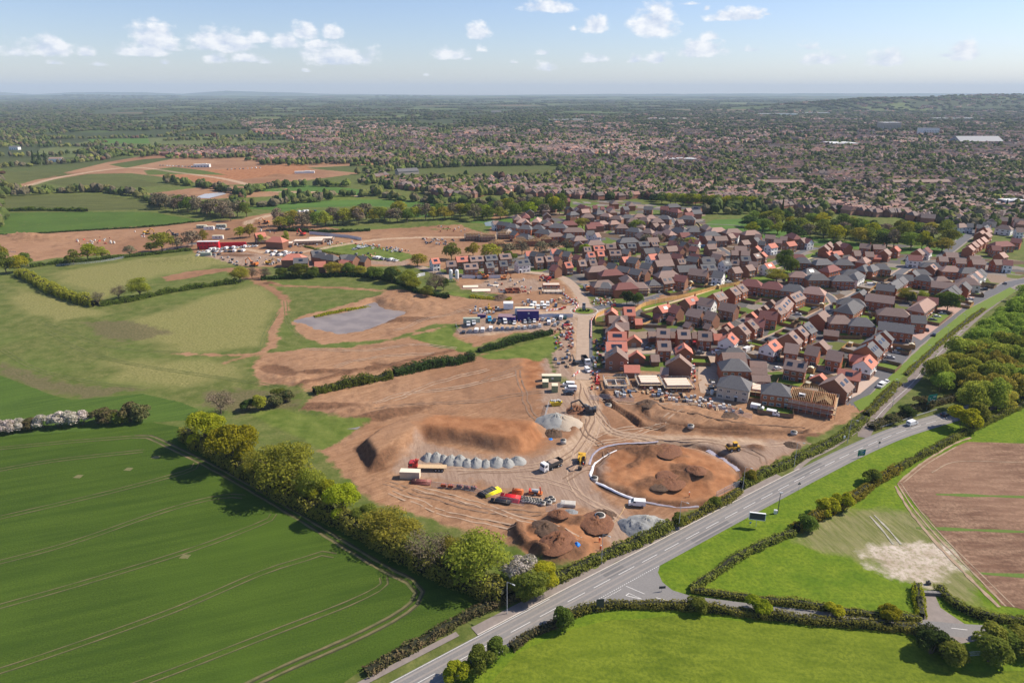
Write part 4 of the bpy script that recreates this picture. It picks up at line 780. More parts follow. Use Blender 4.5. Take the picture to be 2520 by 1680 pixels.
AREAS = {
"below the roundabout": """
1505.2 764.9 1505.2 755.2 g r o 7 1 1
1534.5 754.9 1561.8 754.9 g r o 9 1
1498 776.2 1543.5 776.2 g b o 7.4
1527 786 1527 777 g b o 8
1515 792.5 1547.5 793 g b o 7.4
1513.9 803.7 1513.9 795.2 g b o 9 1
1496 815.4 1541.4 816 g r w 8 4
1491.4 841 1542.4 841.4 g r w 8 4
1518.5 865.6 1517.4 851.1 g b n 10 2
1561.3 828.7 1561 823 G r n 7.4
1567.4 867 1567 861.3 G r n 7.6
1562.3 784 1579.8 784 G r o
1535.8 898 1574 898.6 G r n""",
"inside the timber fence": """
1619.1 752.7 1645.6 746.8 g r n 7.6 1 1
1655.3 748.2 1676.7 753.3 g m n 8.6
1614 770.3 1628.3 774.4 G m n 5
1646.6 776.4 1661.4 780.5 G m n 5
1685.4 735.1 1712 727.4 g r n 7.6 1 1
1723.7 730.5 1760 737.1 g b w 8.6 0 1
1695 757 1730.3 763.9 g b n 8.2 0 -1
1688.5 790.2 1703.3 794.8 G b n 5.4
1740.5 763.7 1765.5 769.3 g b n 8.8
1736.4 794.3 1751.7 797.9 G b n 5.4
1775.7 742.8 1815 750.4 g b n 8.4
1755 722.5 1777 715.7 g b o 8.6 2 1
1795 709.6 1810 704 g b o 9 1 1
1812.4 703 1826 696.8 g b o 9 1 1""",
"of the linked houses": """
1616.5 807 1648.7 808.6 g b o 8.6 1
1595 815.2 1614 815.2 G b o
1649.2 815.7 1666 815.7 G b o
1666.5 810.1 1697.7 810.6 g b o 8.6 1
1704.3 816.7 1716.5 817 G b o
1718 813.7 1752.2 815.7 g b o 8.6 1
1749 812 1755 807 G b o 4.6
1755.8 820.8 1776.7 821.3 G r o""",
"behind the scaffolded plots": """
1617.5 837.9 1650.2 838.4 g b o 8.6 1
1686 855.2 1682.3 842.7 g r o 7.4 1
1672.1 880.2 1672.6 871.5 g b n 11 1
1601.2 872 1621.6 872 G b n
1625.7 903.2 1645.6 904.7 G b o
1788.5 829.7 1799.7 816.7 g r x 8 1 -1
1792.5 855.2 1818.6 855.2 h s o 9
1776.7 867 1833 867 g b o 10
1799.2 882.2 1819 882.8 h s o 9.6
1798.7 923 1821.6 926.6 h s e 9.6
1845 887.3 1886 889.4 G b o 5
1845 904 1886.7 905.7 G b o 5
1850 922 1894 923 G b o 5
1904 940.4 1921 942.4 h s o 9""",
"around the paved close": """
1887.8 845.5 1908.2 833.8 g r x 7.6 1 -1
1940.8 821.3 1951.5 813.2 g b n 10.5 1
1933.2 843 1967.3 847.6 g b o 8.6
1987.2 848 2019.4 854.2 g b o 8.4
2037.8 859.9 2076.5 867 g b o 8.4
1933.7 881.2 1987.8 890.4 g b o 8.4 2 1
2016.8 923.2 2023 917.5 G r n 7.4
2053.6 933.4 2071.9 918 g b n 11 2
2063.3 905.3 2119.9 914 g r n 7.6 1 1
2124 886.9 2139.8 871.6 g r x 7.8 1 -1
2090 871 2131.6 875.2 G r o 6
2015.8 842.3 2025 834.7 G b o 8
2028 810.2 2065.3 814.3 G b o 5.4""",
"along the main street": """
1962.2 808.4 1972.4 801 g b o 8.6 1
1975.5 798.4 1990.8 790.7 g s o 9.6 2 -1
1942.3 726 1968.4 715.7 g b o 8.6 3 -1
1918.9 748.6 1936.2 730 g b o 8.6 3
1904 755.5 1918.4 748.4 g b o 9 1 -1
1870.4 762.7 1915.3 767.8 g m o 8.8 0 1
1835.2 781 1883.7 786.6 g m o 8 0 1
1838.8 790.7 1849.5 784.6 g b o 9 1
1816.3 801.4 1828 794.8 g b n 9.6 1
1848 769.8 1853 766.7 G r n 6
1864.3 760.6 1870.4 757 G b n 6
1879.6 753 1884.2 750 G b n 6
1896 739.2 1900.5 736.6 G b n 6
1789.5 796.3 1795 792.2 G r n 6
1782.3 806.5 1788.5 802.4 G b n 6
1840.3 685.6 1861.2 687.7 h m o 9.2
1892.3 692.2 1913.8 694.3 h m o 9.2
1941.3 698.4 1967.3 701 h s o 9
1994.4 704 2015.3 706.5 h t o 9
2012.8 772.4 2028 762.2 g b o 8.6 0 1
2057 775 2079 775.5 h b o 8.6
2108.2 780.6 2132.7 782 h s o 8.6
2085.2 748 2100.5 737.2 h s o 10
2079.6 732 2113.8 735 h s o 8
2115.3 719.4 2126 711.2 g s o 9
2131.6 721 2203 729.6 g b o 8.6 0 -1""",
"facing the old road": """
2132.7 850.7 2146.9 839.3 g s o 10.5 3 -1
2151 833.2 2164.8 821.4 g s o 10 2 -1
2173.5 816.8 2178.6 812 g s o 9
2181 756 2222.4 759.7 h b o 8.6
2162.8 789.8 2250 800.2 g s o 8.4
2241 774.3 2278.6 777 g s o 8
2261.6 746.6 2282 732.9 h t o 9
2259 727.9 2309.8 733.2 g m o 7.6
2292 690.4 2366 697.5 g b o 8
2369 699 2377 692 g s o 8
2333 713 2342 705.5 g s o 9
2343 706.5 2350 700.5 g s o 9
2373 683 2396.4 685 h b w 8.2""",
"by the white van": """
2158 697.1 2203.2 702 g s o 8
2192 697 2210 686 g s o 8
2212 686 2222 679 g s o 7.6
2205.4 674.3 2247.3 677 g s o 7.6
2243.8 668 2252.7 663.6 g s o 8 0 -1
2257 662 2276 662.5 h s o 7.4
2268 675 2283 677 h s o 8
2280.4 644 2305.4 645.7 h s o 8
2289 653 2297 649 g t o 7 1
2329.5 653.7 2351 654.6 h t o 8
2373 658 2398 658 h s o 8
2308 680 2323 679.7 h b o 6
2387 679 2393 675.5 g b w 8
2399 670 2405 666.5 g t w 8
2410 663.5 2416 660.5 g s w 8
2102 673 2112 667 h s w 8
2123 653 2131 650 h s o 8
2141 653 2149 650 h s o 8
2087 662 2106 663 h s o 8
2160 648 2178 649 h s o 8""",
"beyond the big tree": """
1953 625 1976 626 h m o 8
1968 633 1984 634 h s o 8
2012.8 638 2036 637 h s o 8
2051 627.4 2058 623 g s o 7
2064.8 638 2087.8 638.8 h s o 8
2036.5 655 2052 651 h m o 8
1985 661 2000 659 h s o 8 1
1957.7 667 1974.5 668 h t o 8
1999 674 2025 674 h s o 8
2060 676.3 2084.7 677 h s o 8
2087.8 631 2095.4 630.4 h t o 7
2123 635 2129 632 h t o 7
2037 599 2043.4 594.5 g b o 7.6
2057 597 2068 593 g b o 7.6
2028 606 2032 601 g b o 7.6
2032.7 619 2045 616.6 G r o
2048.7 619 2069.4 616.6 G r o
2075.5 596.7 2091 601 g m o 7.6
2100 617 2117 617 g b o 7.6
2128.6 619 2149.8 619.8 g b o 7.6
2148 627 2168 628 G r o
2117 598.4 2144.6 601 g b o 7.6 0 1
2148 601 2178.6 602 g b o 7.6 0 1
2200 609 2207 605 g r o 7 0 -1
2175 616 2183 611 g b o 7.6
2234.8 627 2268.8 628.8 g m w 8
2257 615 2264 611 g b o 8
2275 611 2283 607 g m w 8
2309.8 630.5 2332 631.4 g b o 7.4
2351 635 2376 636 g b o 7.4
2391 637.7 2423 638.6 g b o 7.4
2326.8 620.7 2357 621.6 g b o 7.4
2385.7 629.6 2414 630.5 g b o 7
2444.6 638.6 2468 638.6 g b o 7.4
2468 639 2493 641 g m w 7.4
2459 622.5 2471.4 620 g t o 7.4""",
"below the park pond": """
1800.5 572.2 1820 573.8 g m w 7.6
1859.7 575.3 1875 576.8 g b n 7
1884 576.8 1908.7 578.4 g b n 7
1921 580.7 1938.5 582 g b n 7
1970 587 1982 584.5 g b n 7.6
1983.7 586 1997.5 589 g m w 7.4
1905.6 586.8 1926 588.3 g b n 7
1934.7 596 1954.6 593 g r n 7
1890 600.6 1907 597.5 g r w 7
1824.5 592 1841.3 590 g b n 7
1855 586 1865 583.5 g s n 7
1869 592 1885.7 593.7 g s n 7
1859 607.5 1865 604 g r n 7
1807.7 605 1838 606 g b n 7
1873.5 622 1879 619 g r n 7
1853.6 625 1867.3 622.5 g b n 7 1
1823 630.4 1846 630.4 g s n 7 1
1800 639.6 1820 641 g b n 7 1
1824.5 616.6 1846 618 g b n 7
1800 616 1817 616.6 g b n 7
1844.4 642.7 1867.3 645 g b n 7.6
1881 648.8 1899.5 645.7 g r w 7.6 1
1834.4 653.4 1850.5 650.3 g b n 7.6
1800.8 658.7 1820 656.4 g b n 7.6""",
"behind the white hoarding": """
1121.7 631.5 1151 629.4 g r n 8 1
1155.3 630.5 1187.8 628.3 g b n 8 2
1193 628.3 1221.4 626 g s n 8 2
1228 625 1256 623 g b n 8 4
1098 642.4 1121.7 641.3 g b n 8 1
1141 649 1174.8 647 g b n 8 2
1194.3 645.6 1212.7 644 g s n 8 1
1228 642.4 1247.4 641.3 g s n 8 1
1270 640 1300.6 637 g s w 8 2
1316.8 632.6 1335.3 631.6 g b n 8 1
1340.7 630.5 1359 629 g b n 8 1
1293 618.5 1311.4 617.5 g r w 7
1309 617.5 1324 620 g s n 7.6
1325 622 1342 624.5 g s n 7.6
1355.9 613 1375.4 612 g r w 7
1371 613 1384 615.3 g s n 7.4
1388.4 617.5 1405.7 619.6 g s n 8
1365.6 630.5 1379.7 632.6 g m n 7
1360.2 650 1375.4 653.2 g m n 8
1060 636 1079 634 g r w 8 1
1388.4 645.6 1405.7 644 g r n 8 1""",
"above the haul road": """
1423 641.3 1440.4 640.2 g b n 8 1
1449 639 1466.4 638 g b n 8 1
1444.8 620.7 1462 619.6 g r w 7.6 1
1469.7 618 1486 617.5 g r n 7.6 1
1414.4 625 1429.6 627.6 g m n 7.4
1436 607.7 1453.4 607 g b n 7.4 2
1460 605 1486 604 g r n 7.4 2
1490.3 600.5 1515.2 600 g b n 7.4 1
1522.8 602.3 1533.7 601 g s n 6.6 1
1543.4 599 1564 598.6 g s n 7.4 2
1571 594.7 1595 593.6 g s n 7.4 1
1602 594.5 1616 593.5 g b n 7.4 2
1499 616 1527 615.3 g b n 8 2
1533.7 612 1551 614 g s n 7.4
1583.5 611.5 1608 609.5 g s n 8
1609 608 1628 611 g s n 7.4
1639.5 606.5 1664.5 604.5 g b n 8
1665 604 1683 608 g m n 7.4
1648 591 1672 594 g m n 7.6
1675 593 1690 597 g s n 7.4
1697.5 588 1723 591 g m w 7
1735 581 1751 580 g b n 7.6
1744 592 1764 594 g s n 7
1757.5 581.5 1788 580.5 g b n 7.6
1791 576.5 1803 574 g b n 7.6
1530.4 632.6 1551 630.5 g r n 7.4
1549 631.5 1572 635 g s n 8.6
1477.3 638.5 1490.3 641.3 g m n 7
1497.9 645.6 1518.5 649 g s n 8
1522.8 653.2 1551 657.6 g s n 7.6
1553 660 1579 664 g s n 7.6
1595.5 626 1616 624 g r w 8
1618 625.5 1648 624 g b n 8.4
1655 622.5 1681 626 g m n 7.4
1700 605 1719 607.5 g m n 7.4
1701 622.5 1724 627 g m n 6.6
1694 629.5 1720 633 g s n 7.6
1667 637.5 1682 636.5 g b n 7.4 2
1580 645.5 1604 649 g s n 7.6""",
"above the fence strip": """
1612 641 1654 638.5 g b n 8.6
1726 635 1757 634 g s n 8 1
1666 653.5 1712 651.5 g s n 9
1723.5 651 1759 649 g s n 8.6 2
1634 654.5 1656 658 g s n 8
1698 659.5 1744 665 g b n 8.6 0 1
1662 675 1692 679 g m n 8
1626 682 1651 679 g b o 8.6 2
1576.5 660 1596 664 g b n 7
1756.5 665.5 1783 669 g s w 8.4
1776 641 1794 639 g s w 7.6 1
1801 658 1818 656 g b n 8
1755 623 1778 627 g b n 8
1753 619 1783 618 g b n 7.4""",
"by the blue pool": """
1212 544 1226 543 g b w 7
1228 544 1240 546 g s o 7
1243 546 1256 548 h s o 7
1258 550 1268 551 h s o 7.4
1281 538 1292 538 h t o 8
1287 553 1301 554 h s o 8
1320 537.5 1323 534 h t o 7.4
1337 541 1346 541.5 h s o 7.6
1347 536 1357 539 g t o 7
1349 546 1356 546.5 h t o 7.6
1362 550 1386 551 h s o 8
1319 553 1330 553.5 h s o 8
1330 563 1349 565 h s o 8.4
1262 567 1275 569.5 g s o 8
1285 574 1300 577 h s o 8
1396 560 1428 560 h b o 8
1444 568 1462 567.5 g s w 7.6
1464 573 1474 572 g t w 7.6
1395 575 1404 574 h s o 7.4
1418 581 1432 580 h b o 8
1355 573 1378 572 h b o 7
1246 558 1254 560 g s w 7.4""",
"in front of the willows": """
1374 500 1385 499 g t n 8
1360 504 1364 502 g t n 7
1396 507 1403 509 g s n 7.4
1405 521 1414 520 h s n 7.4
1418 509 1426 514 g t n 7.4 1
1428 503 1440 505 h m n 7.4
1440 508 1452 509 g m n 7.4
1459 505 1470 505 g m n 7.4
1478 508 1487 508 g m n 7
1495 507 1512 508 g m n 8
1470 519 1480 518 h s n 7.4
1440 526 1453 526 h b n 8
1487 524 1497 525 h t n 7
1512 530 1524 531 h b n 7.6
1537 528 1551 528 h s n 7.6
1568 526 1581 526 h t n 7.6
1598 529 1607 529 h t n 7.4
1553 536 1566 536 h b n 8
1582 534 1591 535 h b n 8
1612 537 1624 537 h b n 8
1532 508 1545 507 g s n 8
1585 507 1607 508 g s n 8
1626 507 1646 508 g m n 8
1630 529 1642 530 h s n 8
1655 512 1668 514 h m n 8
1688 513 1700 512 g t n 7.4
1704 507 1726 509 g s n 8 4
1683 530 1702 531 h s n 8
1666 541 1680 540 g b n 7.4
1477 544 1488 543 h t n 7
1505 543 1516 542 h t n 7.4
1525 551 1535 551 h b n 8
1563 549 1578 550 h b n 7.4
1553 559 1570 561 h s n 8
1592 562 1600 563 h b n 8
1606 550 1618 548 g b n 7.4
1626 552 1636 550 g b n 7.4
1641 552 1650 556 h b n 8
1615 568 1632 572 g t n 8
1641 564 1652 568 h t n 8
1666 558 1684 565 h s n 8.6
1700 560 1712 560 h s n 8""",
"right of the park": """
2403 592 2410 588 g t o 7.6
2414 586 2422 582 g t o 7.6
2392 598 2400 594 g t o 7.6
2383 606 2390 602 g t o 7.4
2424 574 2432 570 g t o 7.4
2411 571 2419 566 g t o 7.4
2422 558 2430 553 g s o 7.4 1
2425 563 2433 560 g t o 7.4
2450 595 2480 593 h m o 8
2440 604 2462 605 g m o 7.6
2490 585 2516 588 g m o 7.6
2465 553 2482 555 h b w 7.6
2360 550 2372 549 h b w 7.6
2380 549 2396 550 g s w 7.6
2404 552 2418 553 g s o 7.6
2420 546 2440 548 g s o 7.6
2500 560 2519 561 g b w 8"""}
hs = []
for area, rows in AREAS.items():
    ent = [r_.split() for r_ in rows.strip().splitlines()]
    H_ = []
    for e in ent:
        u1, v1, u2, v2 = map(float, e[:4]); T, rf, wl = e[4:7]
        sp = float(e[7]) if len(e) > 7 else None; so = int(e[8]) if len(e) > 8 else 0; ch = int(e[9]) if len(e) > 9 else 0
        root, x, y = house(u1, v1, u2, v2, T, rf, wl, sp, so, ch)
        H_.append(((u1 + u2) / 2, root, T, rf, wl, so)); hs.append((x, y))
    for gar in (True, False):
        sub = sorted([h for h in H_ if (h[2] == 'G') == gar], key=lambda h: h[0])
        for k, (u, root, T, rf, wl, so) in enumerate(sub):
            o_ = ORD[k] + " from left" if k < len(ORD) else "rightmost"
            if len(sub) == 1: o_ = "the only one"
            nm = "garage" if gar else "house"
            tag(root, f"{WN[wl]} {nm}, {RN[rf]} {'hipped ' if T == 'h' else ''}roof{' with solar' if so else ''}, {o_} {area}", nm, f"{nm}s {area}")
print("houses", NH[0])
# ---------------------------------------------------------------- plants
def leafmat(name, c, c2, tr=.3, noise=.45, rv=.22, rh=.03):
    m = bpy.data.materials.new(name); m.use_nodes = True; t = m.node_tree; t.nodes.clear()
    f = nz(t, worldco(t), noise, 4, .65); o = mixc(t, rng_(t, f, .34, .66), c2, c)
    g = nz(t, worldco(t), 2.6, 2, .6); o = mixc(t, M(t, 'MULTIPLY', rng_(t, g, .45, .7), .4), o, tuple(x * .5 for x in c2))
    oi = N(t, 'ShaderNodeObjectInfo'); hs = N(t, 'ShaderNodeHueSaturation'); t.links.new(o, hs.inputs['Color'])
    t.links.new(M(t, 'MULTIPLY_ADD', oi.outputs['Random'], 2 * rv, 1 - rv), hs.inputs['Value'])
    rr_ = M(t, 'FRACT', M(t, 'MULTIPLY', oi.outputs['Random'], 7.31)); t.links.new(M(t, 'MULTIPLY_ADD', rr_, 2 * rh, .5 - rh), hs.inputs['Hue'])
    d = N(t, 'ShaderNodeBsdfDiffuse'); s_ = N(t, 'ShaderNodeBsdfTranslucent'); t.links.new(hs.outputs[0], d.inputs[0]); t.links.new(hs.outputs[0], s_.inputs[0])
    mx = N(t, 'ShaderNodeMixShader', i_0=tr); t.links.new(d.outputs[0], mx.inputs[1]); t.links.new(s_.outputs[0], mx.inputs[2])
    ou = N(t, 'ShaderNodeOutputMaterial'); t.links.new(mx.outputs[0], ou.inputs[0]); return m
LF = {'bright': leafmat("leaves_bright", (.46, .46, .03), (.26, .29, .02), .5), 'green': leafmat("leaves_green", (.25, .29, .05), (.13, .17, .03), .48), 'olive': leafmat("leaves_olive", (.44, .42, .055), (.26, .26, .04), .5),
      'dark': leafmat("leaves_dark", (.085, .12, .03), (.045, .07, .02)), 'bare': leafmat("twigs", (.25, .205, .13), (.15, .125, .08), .1), 'blossom': leafmat("blossom", (.68, .60, .56), (.30, .27, .19), .2, .8),
      'hedge': leafmat("hedge_leaves", (.30, .31, .06), (.16, .18, .036), .4, .8), 'scrub': leafmat("scrub_leaves", (.19, .155, .075), (.08, .10, .03), .2, .6), 'wood': leafmat("wood_leaves", (.44, .45, .07), (.22, .255, .04), .5, .3, .3, .045)}
m_bark = mat("bark", (.13, .10, .075), var=.3)
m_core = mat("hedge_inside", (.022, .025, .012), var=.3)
def quads(P, Nn, size, rg, flat=.35):
    """leaf clumps: one quad per point, turned roughly along Nn"""
    n = len(P); q = rg.normal(size=(n, 3)); nn = Nn * (1 - flat) + q / np.linalg.norm(q, axis=1)[:, None] * flat * 1.6
    nn /= np.linalg.norm(nn, axis=1)[:, None]; r_ = rg.normal(size=(n, 3)); a = np.cross(nn, r_); a /= np.linalg.norm(a, axis=1)[:, None] + 1e-9; b_ = np.cross(nn, a)
    s_ = (size * rg.uniform(.55, 1.3, n))[:, None]; e = rg.uniform(.6, 1, n)[:, None]
    V = np.stack([P - a * s_ - b_ * s_ * e * .5, P - a * s_ * .2 - b_ * s_ * e, P + a * s_ + b_ * s_ * e * .3, P + a * s_ * .1 + b_ * s_ * e], 1).reshape(-1, 3)
    return V, np.arange(4 * n).reshape(n, 4)
def crown_pts(rg, n, rx, rz, zc, lobes, lr=.42, shell=.22, low=-.55):
    C = []
    while len(C) < lobes:
        p = rg.normal(size=3); p /= np.linalg.norm(p)
        if p[2] > low: C.append(p * rg.uniform(.45, .72))
    C = np.array(C); Rr = rg.uniform(lr * .75, lr * 1.2, lobes); k = rg.choice(lobes, n, p=Rr ** 2 / (Rr ** 2).sum())
    d = rg.normal(size=(n, 3)); d /= np.linalg.norm(d, axis=1)[:, None]; d[:, 2] = np.where(d[:, 2] < -.35, -d[:, 2], d[:, 2])
    rr = Rr[k] * (1 - shell * rg.random(n) ** 1.5)
    P = C[k] + d * rr[:, None]; P[:, 0] *= rx; P[:, 1] *= rx; P[:, 2] = P[:, 2] * rz + zc
    return P, d, C * np.array([rx, rx, rz]) + np.array([0, 0, zc]), Rr * rx
def tree_mesh(kind, seed, n, ls, lobes=16, rx=.56, zc=.53, rz=.50, lr=.46, branches=True, shell=.22, low=-.72):
    """unit tree (height 1, crown width 1): crown mesh and trunk mesh"""
    rg = np.random.default_rng(seed); P, d, C, Rr = crown_pts(rg, n, rx, rz, zc, lobes, lr, shell, low)
    V, Fq = quads(P, d, ls, rg); cm = npmesh("crown", V, Fq, [LF[kind]])
    b = MB(); b.tube((0, 0, -.02), (0, 0, .3), .028, .02, 7)
    for c in C[:14]:
        m_ = Vector((c[0] * .4, c[1] * .4, .3 + (c[2] - .3) * .45)); b.tube((0, 0, .22), m_, .014, .009, 5, caps=False); b.tube(m_, c, .009, .003, 4, caps=False)
        if branches:
            for _ in range(7 if branches == 2 else 3):
                e = Vector(c) + Vector(rg.normal(size=3) * .11); b.tube(m_.lerp(Vector(c), rg.uniform(.2, .9)), e, .004, .0015, 3, caps=False)
    return cm, b.mesh("trunk", [m_bark])
TV = {}
for kd in ('bright', 'green', 'olive', 'dark', 'bare', 'blossom'):
    sparse = kd in ('bare', 'olive')
    TV[kd] = [tree_mesh(kd, 10 * i + len(kd), {'bare': 2600, 'olive': 5200}.get(kd, 6500), .017 if kd == 'bare' else .021 if kd == 'olive' else .026, 20, shell=.6 if sparse else .25, lr=.36, branches=2 if sparse else True) for i in range(2)]
TV['wood'] = [tree_mesh('wood', 60 + i, 4600, .030, 14, shell=.3, lr=.44) for i in range(4)]
TVm = {kd: [tree_mesh(kd, 90 + i, 900 if kd == 'bare' else 1500, .045, 12, shell=.45 if kd in ('bare', 'olive') else .25, branches=kd in ('bare', 'olive')) for i in range(2)] for kd in ('bright', 'green', 'olive', 'dark', 'bare')}
TVm['conifer'] = []
for i in range(1):
    rg = np.random.default_rng(5); zz_ = rg.random(1500) ** .8; an_ = rg.random(1500) * 6.283; rr_ = (1 - zz_) * .22 * (.75 + .25 * rg.random(1500)); P = np.stack([np.cos(an_) * rr_, np.sin(an_) * rr_, .06 + zz_ * .94], 1)
    V, Fq = quads(P, np.stack([np.cos(an_), np.sin(an_), an_ * 0 + .4], 1), .035, rg); _b = MB(); _b.tube((0, 0, 0), (0, 0, .6), .02, .01, 6); TVm['conifer'].append((npmesh("crown", V, Fq, [LF['dark']]), _b.mesh("trunk", [m_bark])))
_bs = []
for kd in ('green', 'olive', 'blossom', 'scrub', 'dark', 'bright'):
    rg = np.random.default_rng(len(kd)); P, d, C, Rr = crown_pts(rg, 2600, .5, .55, .42, 10, .42, .3, -.2); P[:, 2] = np.maximum(P[:, 2], .02)
    V, Fq = quads(P, d, .045, rg); _b = MB()
    for c in C[:8]: _b.tube((c[0] * .2, c[1] * .2, 0), c, .012, .004, 4, caps=False)
    TV['bush_' + kd] = [(npmesh("foliage", V, Fq, [LF[kd]]), _b.mesh("stem", [m_bark]))]
NT = [0]
def tree(x, y, h, w, kd, z=None, mid=False, name="tree", label=None, group=None, cat='tree'):
    src = (TVm if mid else TV)[kd]; cm, tm = src[NT[0] % len(src)]; NT[0] += 1
    z = gz(x, y) if z is None else z
    root = empty(name, (x, y, z), random.uniform(0, 6.28)); root.scale = (w, w * random.uniform(.9, 1.1), h)
    link("foliage" if kd.startswith('bush') else "crown", cm, root); link("stem" if kd.startswith('bush') else "trunk", tm, root)
    return tag(root, label, cat, group)
KW = {'bright': 'bright yellow-green', 'green': 'mid green', 'olive': 'olive budding', 'dark': 'dark green', 'bare': 'bare grey-brown', 'conifer': 'dark conical'}
# the hedgerow between the wheat and the building site, from its far end (overview px of the trunk base, height, width, kind)
HR = [(478, 1028, 12.5, 12, 'bright', "yellow-green tree at far end of the wheat field hedgerow"), (548, 1068, 14.5, 14, 'bright', "tall bright yellow-green tree, second in the wheat field hedgerow"),
      (590, 1100, 9, 8, 'olive', "thin olive tree between the bright tree and broad oak"), (668, 1128, 15.5, 18, 'olive', "broad domed olive oak, largest tree in the wheat field hedgerow"), (718, 1150, 11, 9, 'olive', "olive tree leaning on right side of the broad oak"),
      (742, 1158, 8, 7, 'bright', "small bright green tree right of the broad oak"), (790, 1190, 10.5, 9.5, 'bright', "rounded bright green tree nearest the cream container"), (842, 1205, 6, 7, 'green', "low grey-green tree right of the rounded bright one"),
      (902, 1248, 9.5, 13, 'olive', "yellow-olive spreading tree midway along the hedgerow"), (985, 1292, 8.5, 12, 'bare', "grey half-bare tree with blossom below the spoil heaps"), (1040, 1290, 7, 8, 'olive', "small olive tree beside the large spreading one"),
      (1105, 1335, 12, 16, 'olive', "large spreading olive tree near the road end of hedgerow"), (1215, 1372, 7.5, 8, 'green', "green tree under the white blossom by the road"), (1245, 1352, 6.5, 7, 'bright', "pale green bush-like tree beside white blossom by road"),
      (1192, 1342, 8.5, 8, 'blossom', "white blossom tree at road end of the hedgerow"), (508, 950, 9, 10, 'bare', "bare grey tree behind the yellow-green hedgerow trees")]
for (u, v, h, w, kd, lb) in HR: x, y, z = oon(u, v); tree(x, y, h * 1.1, w * 1.2, kd, label=lb)
def belt(pts, kinds, h, w, label, group, mid=True, jit=2.0, cat='tree'):
    rg = random.Random(int(pts[0][0])); n = len(pts)
    for k, p in enumerate(pts):
        x, y = O(*p[:2]); x += rg.uniform(-jit, jit); y += rg.uniform(-jit, jit); kd = kinds[k % len(kinds)] if isinstance(kinds, (list, tuple)) else kinds
        s_ = rg.uniform(.9, 1.25); hh = h * s_; ww = w * s_ * rg.uniform(.9, 1.15)
        if len(p) > 2: hh, ww = p[2] * 1.08, p[3] * 1.15
        if len(p) > 4: kd = p[4]
        order = sorted(range(n), key=lambda i: pts[i][0]).index(k)
        lb = f"{KW[kd]} tree, {ORD[order] if order < len(ORD) else 'rightmost'} from left {label}"
        tree(x, y, hh, ww, kd, mid=mid, label=lb, group=group, cat=cat)
def along(L, sp, side=0):
    P = smooth_line(OL(L), sp); return [(proj(*p)[0] / K, proj(*p)[1] / K) for p in P]
belt([(325, 682, 12, 14, 'olive'), (228, 700, 8, 8, 'bare'), (268, 690, 8, 9, 'bare'), (545, 648, 9.5, 12, 'olive')], 'olive', 10, 10, "round the pale meadow", "meadow edge trees", mid=False)
belt([(18, 630, 13, 12), (45, 625, 11, 10), (8, 600, 12, 10), (60, 612, 9, 9), (175, 606, 9, 10), (205, 598, 11, 12), (240, 594, 8, 9), (300, 588, 7, 8, 'bare'), (345, 578, 6, 8), (378, 578, 14, 15, 'olive'), (405, 572, 9, 10, 'bare'), (440, 566, 12, 13, 'bare'), (470, 558, 9, 9, 'olive'), (552, 548, 9, 8, 'bright'), (580, 545, 10, 10, 'olive'), (596, 560, 7, 5, 'bright'), (655, 560, 9, 6, 'olive')], ['green', 'bright', 'olive', 'green'], 9, 9, "along the north-west site fence", "north-west fence trees")
belt([(580, 640, 8, 8, 'bare'), (605, 640, 7, 9, 'bare'), (640, 638, 6, 8, 'green'), (682, 636, 9.5, 11, 'green'), (722, 636, 7, 8), (770, 632, 9.5, 12, 'olive'), (800, 632, 8, 9), (830, 634, 7, 9), (862, 640, 8, 11), (900, 650, 9, 11), (935, 660, 10.5, 13, 'olive'), (955, 668, 8, 9), (1000, 674, 13, 13, 'bare'), (1022, 668, 8, 7), (985, 684, 6, 8), (900, 640, 8, 9)], ['green', 'dark', 'green', 'olive'], 8, 9, "along the thick hedge above the muddy pond", "trees above the pond", mid=False)
belt([(962, 612, 8, 11, 'olive'), (1040, 598, 11, 12, 'green'), (1115, 596, 11, 15, 'olive'), (1092, 590, 9, 10, 'olive'), (1168, 588, 9, 12, 'bare'), (1200, 585, 9, 10, 'bare'), (1240, 582, 9, 11, 'bare'), (1275, 578, 8, 9, 'bare'), (1340, 588, 8, 8, 'bright'), (1170, 600, 7, 10, 'green'), (1460, 535 - 0, 10, 13, 'green'), (1305, 575, 8, 9, 'bare'), (1485, 566, 9, 10, 'bare'), (1555, 575, 9, 12, 'bare'), (1580, 572, 8, 10, 'olive'), (1515, 560, 7, 10, 'bare'), (1340, 526, 9, 12, 'olive')], ['olive', 'bare'], 9, 11, "among the houses of the northern estate", "northern estate trees")
belt([(1800, 622, 15, 13, 'green'), (1812, 628, 10, 9, 'green'), (1780, 648, 8.5, 14, 'olive'), (1825, 650, 6, 7, 'green'), (1448, 702, 8, 8, 'dark'), (1462, 700, 7.5, 7, 'green'), (2170, 712, 11, 11, 'green'), (2155, 700, 7, 8, 'olive'), (2075, 690, 8, 9, 'olive'), (2090, 694, 6, 7, 'dark'), (2120, 690, 6, 7, 'olive'), (1978, 712, 3, 2, 'bright')], ['green'], 8, 8, "inside the main estate", "main estate trees", mid=False)
rgT = random.Random(11)
belt([(640 + i * 13.5 + rgT.uniform(-4, 4), 527 - i * .9 + rgT.uniform(-3, 3) - (8 if i % 3 == 0 else 0), rgT.uniform(10, 15), rgT.uniform(11, 15)) for i in range(32)], ['bare', 'olive', 'green', 'olive', 'bare'], 13, 13, "in the belt below the sports pitch", "trees below the sports pitch")
belt([(368 + (i % 14) * 15 + rgT.uniform(-4, 4), 470 + (i % 14) * 2.3 + (i // 14) * 9 + rgT.uniform(-3, 3), rgT.uniform(11, 15), rgT.uniform(11, 14)) for i in range(26)], ['bare', 'bare', 'bare', 'green', 'bare'], 13, 13, "in the bare grey wood left of pitch", "bare grey wood")
